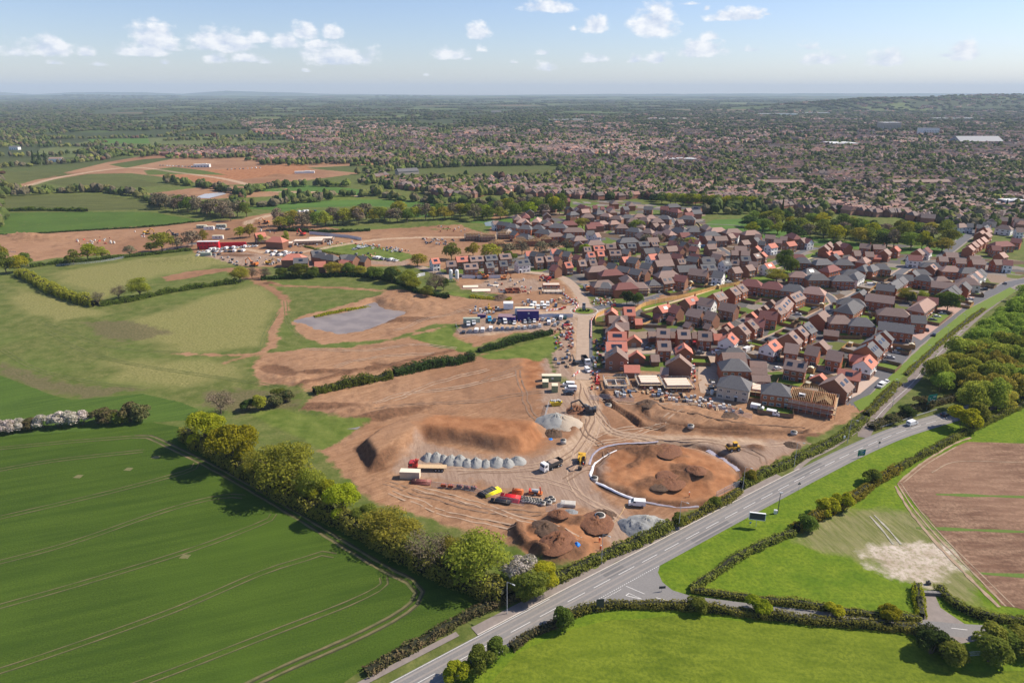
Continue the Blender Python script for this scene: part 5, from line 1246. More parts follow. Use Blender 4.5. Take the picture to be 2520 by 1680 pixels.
belt([(1070 + i * 10.5 + rgT.uniform(-4, 4), 500 - i * .9 + (i % 3) * 7 - 4, rgT.uniform(10, 15), rgT.uniform(10, 14)) for i in range(22)], ['green', 'green', 'bare', 'green', 'bright'], 13, 12, "in the green belt above the slate rows", "green belt trees")
belt([(1735 + rgT.uniform(0, 440), 0, 0, 0) for i in range(0)] or [(1728 + (i % 17) * 27 + rgT.uniform(-9, 9), 508 + (i % 17) * 2.6 + (i // 17) * 14 + rgT.uniform(-5, 5), rgT.uniform(8, 14), rgT.uniform(10, 16)) for i in range(51)], ['green', 'olive', 'green', 'dark', 'bare', 'green', 'bright'], 11, 13, "in the park wood beyond the estate", "park wood trees")
belt([(1792, 500, 19, 9, 'conifer'), (78, 370, 18, 14, 'conifer'), (90, 371, 18, 14, 'conifer'), (105, 370, 17, 14, 'conifer'), (1640, 430, 15, 10, 'conifer'), (2130, 470, 14, 10, 'conifer'), (2310, 490, 13, 10, 'conifer')], 'conifer', 15, 10, "of the scattered conifers", "conifers")
belt([(1520 + i * 16, 468 + i * .8, 11, 13) for i in range(14)], ['green', 'bright'], 11, 13, "behind the far brick terraces", "trees behind the far brick terraces")
# the wood right of the old road
wp = OL([(2352 + 60, 655), (2345, 690), (2300, 725), (2240, 780), (2190, 820), (2150, 858), (2110, 905), (2125, 915), (2205, 895), (2220, 945), (2240, 985), (2352, 935), (2600, 860)])
gx_, gy_ = np.meshgrid(np.arange(wp[:, 0].min(), min(wp[:, 0].max(), 330), 6.2), np.arange(wp[:, 1].min(), wp[:, 1].max(), 7.4)); q = np.stack([gx_.ravel(), gy_.ravel()], 1) + rng.uniform(-2.6, 2.6, (gx_.size, 2))
keep = sdf_poly(q[:, 0], q[:, 1], wp) > 1.2; q = q[keep]; print("wood", len(q))
q = q[np.argsort(q[:, 1])]; rows_ = {}
for k, (x, y) in enumerate(q):
    if k >= 92 or not (-.3 < (proj(x, y)[0]) < 2720): continue
    i = k // 12; lr_ = "nearest the road" if i == 0 else f"{ORD[min(i, 20)]} row back from the road"
    tree(x, y, rng.uniform(7.5, 13.5), rng.uniform(9, 13), 'wood', z=0, label=f"leafy tree in the dense wood, {lr_}, {ORD[k % 12]} planted", group="trees of the dense wood right of the old road")
# the part of the wood behind them, where crowns can no longer be counted
rest = [p for p in q[92:250] if -100 < proj(p[0], p[1])[0] < 2640]; VV, FF, nb_ = [], [], 0
for k, (x, y) in enumerate(rest):
    me_ = TV['wood'][k % 4][0]; co_ = np.empty(len(me_.vertices) * 3, np.float32); me_.vertices.foreach_get("co", co_); co_ = co_.reshape(-1, 3)[:4 * 3200]; a_ = rng.uniform(0, 6.28); w_ = rng.uniform(9, 13); h_ = rng.uniform(7.5, 13)
    VV.append(np.stack([x + (co_[:, 0] * math.cos(a_) - co_[:, 1] * math.sin(a_)) * w_, y + (co_[:, 0] * math.sin(a_) + co_[:, 1] * math.cos(a_)) * w_, co_[:, 2] * h_], 1)); FF.append(np.arange(len(co_)).reshape(-1, 4) + nb_); nb_ += len(co_)
tag(link("dense_woodland", npmesh("dense_woodland", np.vstack(VV), np.vstack(FF), [LF['wood']])), kind='stuff')
# bushes standing on their own
BU = [(20, 992, 5, 8, 'blossom'), (48, 988, 4.5, 7, 'blossom'), (75, 985, 4.5, 7, 'scrub'), (105, 982, 5.5, 8, 'blossom'), (135, 980, 6, 8, 'blossom'), (165, 978, 6, 8, 'blossom'), (188, 975, 5.5, 7, 'blossom'), (-8, 995, 5, 8, 'blossom'), (225, 972, 6, 8, 'scrub'), (250, 971, 6.5, 8, 'scrub'), (280, 972, 5, 7, 'green'), (300, 968, 8, 9, 'scrub'), (325, 966, 7.5, 9, 'scrub'),
      (598, 940, 6.5, 6.5, 'olive'), (572, 942, 4.5, 7, 'dark'), (628, 935, 4.5, 8, 'scrub'), (655, 925, 5, 9, 'scrub'), (640, 912, 4, 8, 'green'), (1168, 1500, 0, 0, 'green'), (1105, 1540, 6.5, 6.5, 'green'), (1143, 1512, 5.5, 5.5, 'green'), (1050, 1562, 5, 6, 'bright'), (1290, 1440, 6, 6, 'green'), (2140, 1500, 6, 8, 'dark'), (2175, 1515, 5.5, 8, 'green'), (2265, 1515, 7, 8.5, 'green'), (2275, 1480, 6, 8, 'green'), (2310, 1485, 5, 9, 'green'), (2345, 1490, 5, 9, 'green'),
      (1740, 1405, 4.5, 6, 'bright'), (1600, 1402, 4, 6, 'green'), (1915, 1412, 3.5, 5, 'bright'), (2040, 1425, 4.5, 6, 'bright'), (1900, 1180, 5.5, 7.5, 'bright'), (1932, 1168, 6, 7, 'bright'), (1850, 1215, 5, 7, 'green'), (2000, 1110, 5, 7, 'green'), (2120, 935, 5, 9, 'scrub'), (2080, 955, 4, 8, 'dark'), (2050, 972, 3.5, 7, 'scrub'), (2210, 985, 10, 11, 'bright'), (2240, 965, 8, 9, 'green'),
      (1560, 1205, 4, 5, 'green'), (1640, 1165, 3.6, 5, 'green'), (1720, 1108, 5, 5, 'olive')]
BW = {'blossom': 'white blossom', 'scrub': 'brownish', 'green': 'green', 'olive': 'olive', 'dark': 'dark', 'bright': 'bright green'}
def where(u, v):
    if v > 1480 and u > 2000: return "by the field gate in the bottom right corner"
    if u < 200: return "in the blossom hedge above the wheat"
    if u < 400: return "at the right end of the blossom hedge"
    if u < 700: return "in the scrub below the dug-over soil"
    if v > 1390 and u < 1300: return "between the main road and bottom pasture"
    if v > 1390: return "on the hedge along the lane"
    if u > 2030 and v < 1000: return "by the end of the old road"
    if v > 1150 and u > 1800: return "in the hedge right of the main road"
    return "along the site side of the main road"
cnt = {}
for (u, v, h, w, kd) in sorted(BU):
    if h == 0: continue
    wh = where(u, v); cnt[(wh, kd)] = cnt.get((wh, kd), 0) + 1
    x, y, z = oon(u, v); tree(x, y, h, w, 'bush_' + kd, name="bush", cat="bush", label=f"{BW[kd]} bush, {ORD[cnt[(wh, kd)] - 1]} from left {wh}", group="bushes " + wh)

# ---------------------------------------------------------------- hedges
def hedge(L, h, w, kd, label, dens=9, ls=.28, rag=.55, z0=None):
    w *= .74; h *= .84; P = smooth_line(OL(L), 1.5); d = np.gradient(P, axis=0); d /= np.linalg.norm(d, axis=1)[:, None]; n = np.stack([-d[:, 1], d[:, 0]], 1)
    ln = np.hypot(*np.diff(P, axis=0).T).sum(); rg = np.random.default_rng(int(L[0][0])); k = int(ln * (2 * h + w) * dens)
    s_ = rg.random(k) * (len(P) - 1); i = s_.astype(int); f = (s_ - i)[:, None]; c = P[i] * (1 - f) + P[i + 1] * f; nn = n[i]
    a = rg.uniform(0, math.pi, k); e = .55
    cx = np.sign(np.cos(a)) * np.abs(np.cos(a)) ** e; cz = np.abs(np.sin(a)) ** e
    low = rg.random(k) < .35; cz = np.where(low, rg.random(k) * cz, cz)
    hv = 1 + rag * 2.6 * (fbm(c[:, 0] / 5, c[:, 1] / 5, 7) - .5) ; wv = 1 + rag * (fbm(c[:, 0] / 3 + 9, c[:, 1] / 3, 8) - .5) * 1.6
    jit = 1 - .22 * rg.random(k)
    X = c + nn * (cx * w / 2 * wv * jit)[:, None]; zz_ = cz * h * hv * jit
    zb = np.array([gz(*p) for p in P]); zb = zb[i] if z0 is None else z0
    Pt = np.column_stack([X, zz_ + zb]); Nn = np.column_stack([nn * np.cos(a)[:, None], np.sin(a)])
    V, Fq = quads(Pt, Nn, ls, rg)
    # dark woody inside
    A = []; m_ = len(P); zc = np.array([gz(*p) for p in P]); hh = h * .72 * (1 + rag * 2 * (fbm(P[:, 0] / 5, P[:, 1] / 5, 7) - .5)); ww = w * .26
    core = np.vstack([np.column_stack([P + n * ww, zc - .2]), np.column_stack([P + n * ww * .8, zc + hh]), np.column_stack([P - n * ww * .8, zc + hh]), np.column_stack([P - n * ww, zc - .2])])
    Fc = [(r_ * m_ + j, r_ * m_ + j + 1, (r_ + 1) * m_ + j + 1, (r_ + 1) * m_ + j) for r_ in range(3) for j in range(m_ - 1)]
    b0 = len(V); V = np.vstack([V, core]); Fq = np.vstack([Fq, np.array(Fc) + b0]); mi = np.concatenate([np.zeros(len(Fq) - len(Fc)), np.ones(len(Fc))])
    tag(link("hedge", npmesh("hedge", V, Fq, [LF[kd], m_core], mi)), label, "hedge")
HD = [([(425, 1005), (520, 1062), (640, 1138), (800, 1212), (960, 1300), (1060, 1340), (1160, 1385)], 5.6, 8, 'hedge', "dark hedge under the big trees beside the wheat field", 7, .34),
      ([(722, 905), (760, 895), (850, 876), (900, 866)], 4.5, 7, 'green', "thick bushy hedge, left part, across the bare soil", 7, .34), ([(905, 862), (980, 845), (1040, 835), (1088, 826)], 4.5, 7, 'dark', "thick bushy hedge, right part, across the bare soil", 7, .34),
      ([(1100, 808), (1150, 797), (1200, 782), (1268, 766)], 4.2, 5.5, 'dark', "neat dark green hedge below the site car park", 8, .3),
      ([(44, 630), (80, 648), (120, 670), (170, 690), (222, 703)], 6, 9, 'olive', "tall thick hedge at left end of the pale meadow", 5, .42), ([(232, 702), (300, 692), (370, 676), (450, 662), (545, 650)], 3.6, 6, 'green', "hedge below the pale meadow with the spreading oak", 6, .38),
      ([(70, 614), (130, 606), (200, 600), (300, 590), (440, 575)], 3.2, 6, 'green', "hedge along the north-west site fence", 5, .42), ([(600, 642), (700, 638), (800, 634), (900, 645), (960, 672), (1030, 686)], 3.4, 6, 'dark', "dark hedge above the muddy pond", 6, .38),
      ([(1080, 682), (1120, 686), (1175, 688)], 1.2, 5, 'bright', "low bright green bank left of the stone piles", 6, .4), ([(700, 566), (760, 582), (840, 592)], 1.2, 4, 'green', "dark strip of tall grass below the haul road", 4, .5), ([(722, 727), (780, 715), (850, 702)], 1.0, 5, 'bright', "reed bank along the far shore of the pond", 5, .42),
      ([(840, 1548), (900, 1515), (980, 1470), (1060, 1425), (1150, 1385), (1190, 1372)], 2.2, 4.4, 'scrub', "low scruffy brown hedge between wheat and main road", 8, .28),
      ([(1190, 1378), (1250, 1345), (1320, 1315), (1385, 1282), (1440, 1258), (1490, 1238), (1540, 1212)], 3.0, 5.5, 'hedge', "overgrown roadside hedge beside the spoil heaps", 8, .3), ([(1560, 1203), (1610, 1180), (1670, 1150), (1700, 1128)], 2.6, 4.5, 'hedge', "roadside hedge below the round earth ring", 8, .3),
      ([(1702, 1118), (1760, 1088), (1820, 1062), (1880, 1032), (1935, 1005), (1985, 962)], 2.8, 5.5, 'hedge', "long roadside hedge beside the yellow dumper", 8, .3), ([(1990, 955), (2030, 915), (2062, 880)], 2.2, 5, 'hedge', "hedge at the foot of the estate green", 7, .32), ([(2080, 862), (2140, 806), (2200, 755), (2260, 710)], 1.2, 4, 'olive', "rough verge growth between estate green and old road", 5, .32),
      ([(2000, 985), (2060, 962), (2120, 935), (2200, 915)], 2.4, 5, 'scrub', "brown scrub bank behind the roadside barrier", 7, .34), ([(1175, 1492), (1215, 1462), (1250, 1448), (1275, 1436), (1300, 1424)], 2.2, 3.6, 'scrub', "brown hedge between main road and bottom pasture", 9, .26),
      ([(1300, 1420), (1360, 1400), (1450, 1393), (1560, 1396), (1700, 1410), (1850, 1428), (2000, 1440), (2110, 1450)], 2.6, 3.6, 'hedge', "long hedge between the lane and bottom pasture", 9, .26), ([(2112, 1450), (2150, 1480), (2185, 1512)], 4.5, 6, 'dark', "tall dark hedge corner by the bottom field gate", 8, .3),
      ([(1585, 1358), (1650, 1367), (1750, 1380), (1850, 1392), (1960, 1408), (2060, 1420), (2112, 1424)], 2.2, 3.0, 'hedge', "clipped hedge along the upper side of the lane", 10, .24), ([(2104, 1350), (2110, 1385), (2116, 1418)], 2.6, 3.4, 'bright', "short clipped hedge left of the field entrance", 10, .24),
      ([(2155, 1352), (2185, 1385), (2230, 1412), (2290, 1425), (2400, 1432)], 2.6, 3.4, 'hedge', "clipped hedge right of the field entrance", 10, .24), ([(1590, 1356), (1640, 1322), (1700, 1280), (1760, 1252), (1820, 1225)], 2.4, 3.6, 'hedge', "hedge rising from the lane along the bright verge", 9, .26),
      ([(1825, 1220), (1880, 1190), (1940, 1160), (2010, 1112), (2060, 1082)], 3.4, 4.5, 'olive', "taller bushy middle part of the verge hedge", 8, .3), ([(2065, 1078), (2120, 1048), (2200, 1005), (2280, 965), (2352, 932), (2450, 890)], 2.8, 3.8, 'hedge', "clipped hedge between main road and ploughed field", 9, .26),
      ([(0, 486), (60, 484), (120, 484), (200, 486)], 4, 7, 'green', "hedge across the far left fields", 2.5, .7), ([(0, 543), (200, 530), (340, 522), (470, 508)], 1.6, 3, 'dark', "low hedge above the north-west bare soil", 2.5, .6), ([(640, 528), (740, 534), (850, 530)], 3.0, 6, 'dark', "dark hedge below the grey-brown belt of trees", 3, .6)]
for hd in HD: hedge(*hd[:5], dens=hd[5], ls=hd[6])

# ---------------------------------------------------------------- the far country: trees and roofs nobody could count
U1 = [np.array(p) * K for p in ([(550, 276), (830, 280), (1000, 298), (1250, 330), (1250, 372), (1120, 372), (1000, 348), (760, 338), (560, 300)], [(830, 325), (1300, 268), (1650, 258), (1900, 247), (2150, 240), (2352, 238), (2600, 250), (2600, 640), (2352, 600), (2240, 530), (2060, 500), (1640, 472), (1500, 458), (1262, 462), (1180, 440), (1130, 466), (1060, 462), (850, 418), (830, 400), (1285, 402), (1290, 378), (1150, 374), (1000, 366)], [(240, 345), (500, 340), (900, 330), (900, 378), (640, 352), (250, 352)])]
def inpoly(u, v, P):
    r_ = np.zeros(u.shape, bool)
    for i in range(len(P)):
        ax, ay = P[i]; bx, by = P[(i + 1) % len(P)]
        with np.errstate(divide='ignore', invalid='ignore'): r_ ^= ((ay > v) != (by > v)) & (u < (bx - ax) * (v - ay) / (by - ay + 1e-12) + ax)
    return r_
CLEAR = [np.array(p) * K for p in ([(900, 384), (1290, 380), (1275, 412), (880, 418)], [(560, 425), (850, 425), (1085, 473), (960, 502), (690, 492), (545, 480)], [(0, 440), (240, 440), (372, 482), (500, 512), (0, 560)], [(1600, 480), (1780, 495), (2240, 525), (2350, 610), (1900, 600), (1600, 560)], [(100, 366), (250, 366), (330, 362), (560, 368), (600, 380), (830, 382), (980, 385), (830, 412), (830, 450), (300, 470), (0, 432), (0, 388)], [(1130, 448), (1640, 470), (1640, 640), (900, 640), (900, 490)], [(2250, 540), (2352, 560), (2352, 700), (2200, 640)],
      [(340, 445), (600, 450), (640, 530), (340, 520)], [(0, 470), (1120, 470), (1120, 700), (0, 700)])]
def blocked(u, v, m=0):
    r_ = np.zeros(u.shape, bool)
    for P in CLEAR: r_ |= inpoly(u, v, P)
    return r_
def urban(u, v):
    r_ = np.zeros(u.shape, bool)
    for P in U1: r_ |= inpoly(u, v, P)
    return r_
rg = np.random.default_rng(21)
def samp(n, d0, d1):
    D = np.exp(rg.uniform(math.log(d0), math.log(d1), n)); s_ = rg.uniform(-.84, .84, n); x = D * s_; y = D
    u, v = proj(x, y, 0); return x, y, u, v
# roofs
x, y, u, v = samp(5200, 660, 8000); ok = urban(u, v) & ~blocked(u, v); x, y = x[ok], y[ok]
hx_, hy_, ha, hn = [], [], [], []
for a, b_ in zip(x, y):
    ang = round(float(vnoise(np.array([a / 260]), np.array([b_ / 260]), 3)[0]) * 6) * .52 + rg.uniform(-.08, .08); k = rg.integers(3, 9); sp = rg.uniform(9, 13)
    for row in range(1 if b_ > 3000 else 2):
        for i in range(k):
            t_ = (i - k / 2) * sp; px = a + math.cos(ang) * t_ - math.sin(ang) * row * 24; py = b_ + math.sin(ang) * t_ + math.cos(ang) * row * 24
            hx_.append(px); hy_.append(py); ha.append(ang + (1.57 if rg.random() < .18 else 0)); hn.append(rg.random())
for (a_, b_, c_, d_, k_) in ((345, 600, 351, 360, 80), (590, 860, 352, 372, 190), (750, 1000, 360, 378, 50)):      # terraces round the far building site
    for i in range(k_): p_ = O(rg.uniform(a_, b_), rg.uniform(c_, d_)); hx_.append(p_[0]); hy_.append(p_[1]); ha.append(rg.choice((.1, 1.6))); hn.append(-1)
hx_, hy_, ha, hn = map(np.array, (hx_, hy_, ha, hn)); uu, vv = proj(hx_, hy_, 0); ok = (urban(uu, vv) & ~blocked(uu, vv)) | (hn < 0); hx_, hy_, ha, hn = hx_[ok], hy_[ok], ha[ok], hn[ok]
print("far houses", len(hx_))
n = len(hx_); L = rg.uniform(4.2, 6.2, n); Wd = rg.uniform(3.8, 4.6, n); E = rg.uniform(4.8, 5.6, n); Rz = E + rg.uniform(2.4, 3.2, n); zb = hill_z(hx_, hy_)
T_ = np.array([(-1, -1, 0), (1, -1, 0), (1, 1, 0), (-1, 1, 0), (-1, -1, 1), (1, -1, 1), (1, 1, 1), (-1, 1, 1), (-1, 0, 2), (1, 0, 2), (-1.06, -1.12, .93), (1.06, -1.12, .93), (1.06, 1.12, .93), (-1.06, 1.12, .93), (-1.06, 0, 2.05), (1.06, 0, 2.05)], float)
X = T_[None, :, 0] * L[:, None]; Y = T_[None, :, 1] * Wd[:, None]; tz = T_[None, :, 2]
hp = rg.random(n) < .45; X = np.where(hp[:, None] & (tz > 1.5), X * .42, X)
Zz = np.where(tz <= 1, tz * E[:, None], E[:, None] + (tz - 1) * (Rz - E)[:, None]) + zb[:, None]
ca, sa = np.cos(ha)[:, None], np.sin(ha)[:, None]
V = np.stack([hx_[:, None] + X * ca - Y * sa, hy_[:, None] + X * sa + Y * ca, Zz], -1).reshape(-1, 3)
Ft = np.array([(0, 1, 5), (0, 5, 4), (1, 2, 6), (1, 6, 5), (2, 3, 7), (2, 7, 6), (3, 0, 4), (3, 4, 7), (5, 6, 9), (7, 4, 8), (10, 11, 15), (10, 15, 14), (12, 13, 14), (12, 14, 15), (11, 12, 15), (13, 10, 14)])
Ff = (Ft[None] + (np.arange(n) * 16)[:, None, None]).reshape(-1, 3)
wallc = np.array([(.34, .15, .09), (.30, .17, .12), (.62, .60, .56), (.28, .13, .09), (.40, .24, .16)]); roofc = np.array([(.12, .08, .07), (.16, .11, .095), (.11, .10, .10), (.20, .115, .09), (.14, .12, .115), (.25, .15, .12)])
tint = np.zeros((n, 16, 3)); tint[:, :10] = wallc[rg.choice(5, n, p=(.32, .22, .12, .18, .16))][:, None]; tint[:, 10:] = roofc[rg.integers(0, 6, n)][:, None]; tint *= rg.uniform(.8, 1.2, n)[:, None, None] * np.array([1.18, 1.0, .95])
m_tint = bpy.data.materials.new("brick_and_tile"); m_tint.use_nodes = True; t = m_tint.node_tree; b = t.nodes['Principled BSDF']; b.inputs['Roughness'].default_value = .85; a_ = N(t, 'ShaderNodeAttribute', attribute_name='tint')
t.links.new(mixc(t, M(t, 'MULTIPLY', nz(t, worldco(t), .8, 3, .6), .35), a_.outputs['Vector'], (.1, .08, .07)), b.inputs['Base Color'])
tag(link("distant_town", npmesh("distant_town", V, Ff, [m_tint], attrs={'tint': tint.reshape(-1, 3)})), kind='stuff')
# trees: clumps of quads up to 2.2 km, lumpy solids beyond
m_ft = bpy.data.materials.new("distant_leaves"); m_ft.use_nodes = True; t = m_ft.node_tree; b = t.nodes['Principled BSDF']; b.inputs['Roughness'].default_value = .95; b.inputs['Specular IOR Level'].default_value = .05; a_ = N(t, 'ShaderNodeAttribute', attribute_name='tint')
t.links.new(mixc(t, M(t, 'MULTIPLY', rng_(t, nz(t, worldco(t), .35, 3, .6), .4, .7), .5), a_.outputs['Vector'], (.03, .045, .012)), b.inputs['Base Color'])
treec = np.array([(.11, .145, .04), (.145, .16, .05), (.19, .18, .065), (.07, .10, .032), (.20, .165, .105), (.16, .20, .045), (.17, .145, .095), (.22, .23, .06), (.14, .07, .055)])
def far_positions(n, d0, d1, dens_u, dens_c):
    x, y, u, v = samp(n, d0, d1); ub = urban(u, v); w_ = fbm(x / (300 + y * .12), y / (500 + y * .3), 31, 3)
    keep = np.where(ub, (rg.random(len(x)) < dens_u) & (fbm(x / 120, y / 160, 12, 2) > .36), ((w_ > .56) & (rg.random(len(x)) < dens_c))) & ~blocked(u, v)
    return x[keep], y[keep]
def hedgelines(n, d0, d1, sp):
    X, Y = [], []; x, y, u, v = samp(n, d0, d1)
    for a, b_, c_ in zip(x, y, rg.random(n)):
        ang = (.25 if c_ < .6 else 1.75) + rg.normal() * .15; ln = rg.uniform(80, 340) * (1 + b_ / 5000); s_ = sp * (1 + b_ / 4000)
        for t_ in np.arange(0, ln, s_): X.append(a + math.cos(ang) * t_ + rg.normal() * 2); Y.append(b_ + math.sin(ang) * t_ + rg.normal() * 2)
    X, Y = np.array(X), np.array(Y); u, v = proj(X, Y, 0); ok = ~blocked(u, v); return X[ok], Y[ok]
def clumps(name, x, y, w, h, quad, cols=None):
    n = len(x); z = hill_z(x, y); ci = rg.choice(9, n, p=(.2, .16, .13, .14, .13, .09, .08, .05, .02)); tc_ = treec[ci] * rg.uniform(.75, 1.2, n)[:, None]
    import bmesh
    bm = bmesh.new(); bmesh.ops.create_icosphere(bm, subdivisions=2, radius=1); bv = np.array([v_.co[:] for v_ in bm.verts]); bf = np.array([[q_.index for q_ in f_.verts] for f_ in bm.faces]); bm.free()
    keepf = (bv[bf][:, :, 2].mean(1) > -.45); bf = bf[keepf]; nv = len(bv)
    if quad:      # two or three overlapping lobes to each crown
        m3 = 2; x = np.repeat(x, m3) + rg.normal(size=n * m3) * np.repeat(w, m3) * .2; y = np.repeat(y, m3) + rg.normal(size=n * m3) * np.repeat(w, m3) * .2; z = np.repeat(z, m3); h = np.repeat(h, m3) * rg.uniform(.7, 1.1, n * m3); w = np.repeat(w, m3) * rg.uniform(.6, .9, n * m3); tc_ = np.repeat(tc_, m3, 0) * rg.uniform(.85, 1.15, (n * m3, 1)); n *= m3
    jt = 1 + .42 * (rg.random((n, nv)) - .5); V = bv[None] * jt[..., None] * np.stack([w * .5, w * .5, h * .5], 1)[:, None, :] + np.stack([x, y, z + h * .42], 1)[:, None, :]
    return V.reshape(-1, 3), (bf[None] + (np.arange(n) * nv)[:, None, None]).reshape(-1, 3), np.repeat(tc_, nv, 0)
xa, ya = far_positions(21000, 640, 2400, .55, .85); xb, yb = hedgelines(260, 700, 2400, 9); x = np.concatenate([xa, xb]); y = np.concatenate([ya, yb])
bl = [along(L, 8) for L in ([(0, 440), (120, 442), (230, 440), (330, 455), (372, 478)], [(0, 452), (100, 446), (230, 440)], [(560, 478), (560, 452), (640, 430), (800, 428)], [(830, 400), (1000, 385), (1280, 380), (1300, 400)], [(870, 418), (1000, 414), (1280, 408)], [(1000, 470), (1090, 470), (1180, 462), (1260, 470)], [(560, 478), (640, 470), (760, 460)], [(860, 440), (900, 458), (1000, 466)], [(380, 420), (480, 432), (560, 450)], [(840, 395), (960, 378), (1000, 372)], [(300, 350), (600, 342), (900, 335)], [(0, 385), (200, 372), (300, 352)], [(1620, 490), (1740, 492), (1900, 500)], [(640, 460), (700, 455), (840, 450)])]
bx = np.array([O(*p) for L_ in bl for p in L_]); bx = bx + rg.normal(size=bx.shape) * 2.5; x = np.concatenate([x, bx[:, 0]]); y = np.concatenate([y, bx[:, 1]])
w = rg.uniform(8, 14, len(x)); h = rg.uniform(7, 13, len(x)); print("far trees", len(x))
V, Fq, tn = clumps("a", x, y, w, h, -2); tn = tn * .8; tag(link("distant_trees", npmesh("distant_trees", V, Fq, [m_ft], attrs={'tint': tn})), kind='stuff')
xa, ya = far_positions(20000, 2300, 16000, .72, .8); xb, yb = hedgelines(700, 2300, 14000, 12); x = np.concatenate([xa, xb]); y = np.concatenate([ya, yb]); g_ = 1 + np.clip((y - 2300) / 2600, 0, 4)
w = rg.uniform(11, 17, len(x)) * g_; h = rg.uniform(8, 13, len(x)) * (1 + np.clip((y - 4000) / 9000, 0, .5)); print("farther trees", len(x))
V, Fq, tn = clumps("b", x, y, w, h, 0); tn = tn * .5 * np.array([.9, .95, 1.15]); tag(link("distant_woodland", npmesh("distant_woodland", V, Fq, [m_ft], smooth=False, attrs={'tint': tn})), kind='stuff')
# big far buildings
def longb(u, v, w, d, h, ang, wallm, roofm, label, pitched=False, storeys=0):
    x, y = O(u, v); root = empty("building", (x, y, hz1(x, y)), R(ang)); b = MB(); b.box((0, 0, h / 2), (w, d, h)); b.build("wall", [wallm], root)
    b = MB()
    if pitched: b.add([(-w / 2 - .5, -d / 2 - .5, h), (w / 2 + .5, -d / 2 - .5, h), (w / 2 + .5, d / 2 + .5, h), (-w / 2 - .5, d / 2 + .5, h), (-w / 2, 0, h + d * .25), (w / 2, 0, h + d * .25)], [(0, 1, 5, 4), (2, 3, 4, 5), (1, 2, 5), (3, 0, 4), (3, 2, 1, 0)])
    else: b.box((0, 0, h + .3), (w + .6, d + .6, .5)); b.box((w * .15, 0, h + .9), (w * .3, d * .4, .9))
    b.build("roof", [roofm], root)
    n = max(4, min(14, int(w / 5)))
    for s_ in range(storeys):
        for i in range(n): m = MB(); m.box((-w / 2 + (i + .5) * w / n, -d / 2 - .02, 1.6 + s_ * 2.9), (w / n * .5, .1, 1.4)); m.build("window", [m_glass], root)
    tag(root, label, "building", None)
m_wroof = mat("pale_metal_roof", (.72, .71, .68), rough=.5, var=.1)
for a in [(2110, 432, 78, 11, 8.5, 3, WALL['n'], ROOF['b'], "long brown four-bay apartment block in the right middle distance", True, 3), (1790, 433, 60, 12, 8.5, -2, WALL['o'], ROOF['b'], "long orange brick apartment block with brown roof", True, 3), (2320, 478, 22, 14, 9, 10, WALL['w'], m_wroof, "white flat-roofed apartment block near the right edge", False, 3), (2268, 480, 16, 12, 7, 10, WALL['w'], m_wroof, "smaller white block left of the white apartments", False, 2),
          (1560, 372, 70, 22, 6, 0, WALL['e'], m_wroof, "pale flat-roofed school in the middle distance", False, 1), (1720, 377, 50, 22, 6, 3, WALL['w'], m_wroof, "white-roofed hall right of the pale school", False, 0), (1930, 336, 60, 60, 8, 0, WALL['w'], m_wroof, "small bright white building below the town centre", False, 0), (2040, 300, 60, 40, 26, 4, WALL['e'], m_wroof, "tall grey block in the town centre", False, 6), (2130, 310, 50, 30, 20, 4, WALL['w'], ROOF['s'], "tall pale block right of the town centre", False, 5),
          (2200, 275, 240, 40, 7, 0, WALL['w'], m_wroof, "long white warehouse on the right below the hill", False, 0), (1770, 264, 300, 40, 7, 0, WALL['w'], m_wroof, "leftmost long white warehouse under the horizon", False, 0), (1860, 262, 220, 40, 7, 0, WALL['w'], m_wroof, "right one of the white warehouses under the horizon", False, 0), (1530, 276, 180, 40, 7, 0, WALL['w'], m_wroof, "white warehouse in the centre below the horizon", False, 0), (1300, 278, 160, 40, 7, 0, WALL['w'], m_wroof, "pale warehouse left of centre below the horizon", False, 0),
          (2240, 330, 110, 45, 7, 2, WALL['e'], mat("curved_roof", (.30, .31, .33), rough=.6), "large grey curved-roof hall on the right", True, 0), (935, 400, 34, 16, 5, 30, WALL['e'], ROOF['s'], "grey farm barn above the sports pitch", True, 0), (700, 398, 30, 6, 2.6, 10, WALL['w'], m_wroof, "row of white caravans shed beside the far site", False, 0), (465, 384, 26, 8, 4.5, 5, WALL['w'], m_wroof, "white cabins on the far building site", False, 1), (1140, 262, 60, 30, 12, 0, WALL['e'], ROOF['s'], "tall dark house on the horizon left of centre", True, 0), (130, 372, 22, 10, 6, 8, WALL['w'], ROOF['b'], "white farmhouse right of the dark conifers", True, 1), (35, 362 - 18, 20, 10, 6, 0, WALL['w'], ROOF['s'], "white villa at the far left", True, 1)]: longb(*a)
# ---------------------------------------------------------------- vehicles
def paint(name, c, r=.35): return mat("paint_" + name, c, rough=r, var=.06, spec=.5)
PC = {'white': paint('white', (.80, .80, .79)), 'black': paint('black', (.025, .026, .03)), 'silver': paint('silver', (.50, .51, .53)), 'grey': paint('grey', (.16, .165, .18)), 'blue': paint('blue', (.05, .12, .28)), 'cyan': paint('cyan', (.04, .33, .55)), 'red': paint('red', (.55, .03, .03)), 'green': paint('green', (.03, .10, .07)), 'dark blue': paint('dark_blue', (.03, .05, .10))}
m_tyre = mat("tyre_rubber", (.02, .02, .02), rough=.9); m_rim = mat("steel_rim", (.4, .4, .42), rough=.4); m_lamp = mat("lamp_glass", (.7, .7, .66), rough=.2); m_tail = mat("tail_light", (.4, .01, .01), rough=.3)
m_steel = mat("galvanised_steel", (.48, .49, .50), rough=.5, var=.12); m_dark = mat("dark_steel", (.06, .06, .065), rough=.4); m_yel = mat("machine_yellow", (.62, .36, .04), rough=.5, var=.12); m_org = mat("machine_orange", (.60, .19, .05), rough=.5, var=.12); m_redp = mat("red_plastic", (.58, .06, .045), rough=.5, var=.1)
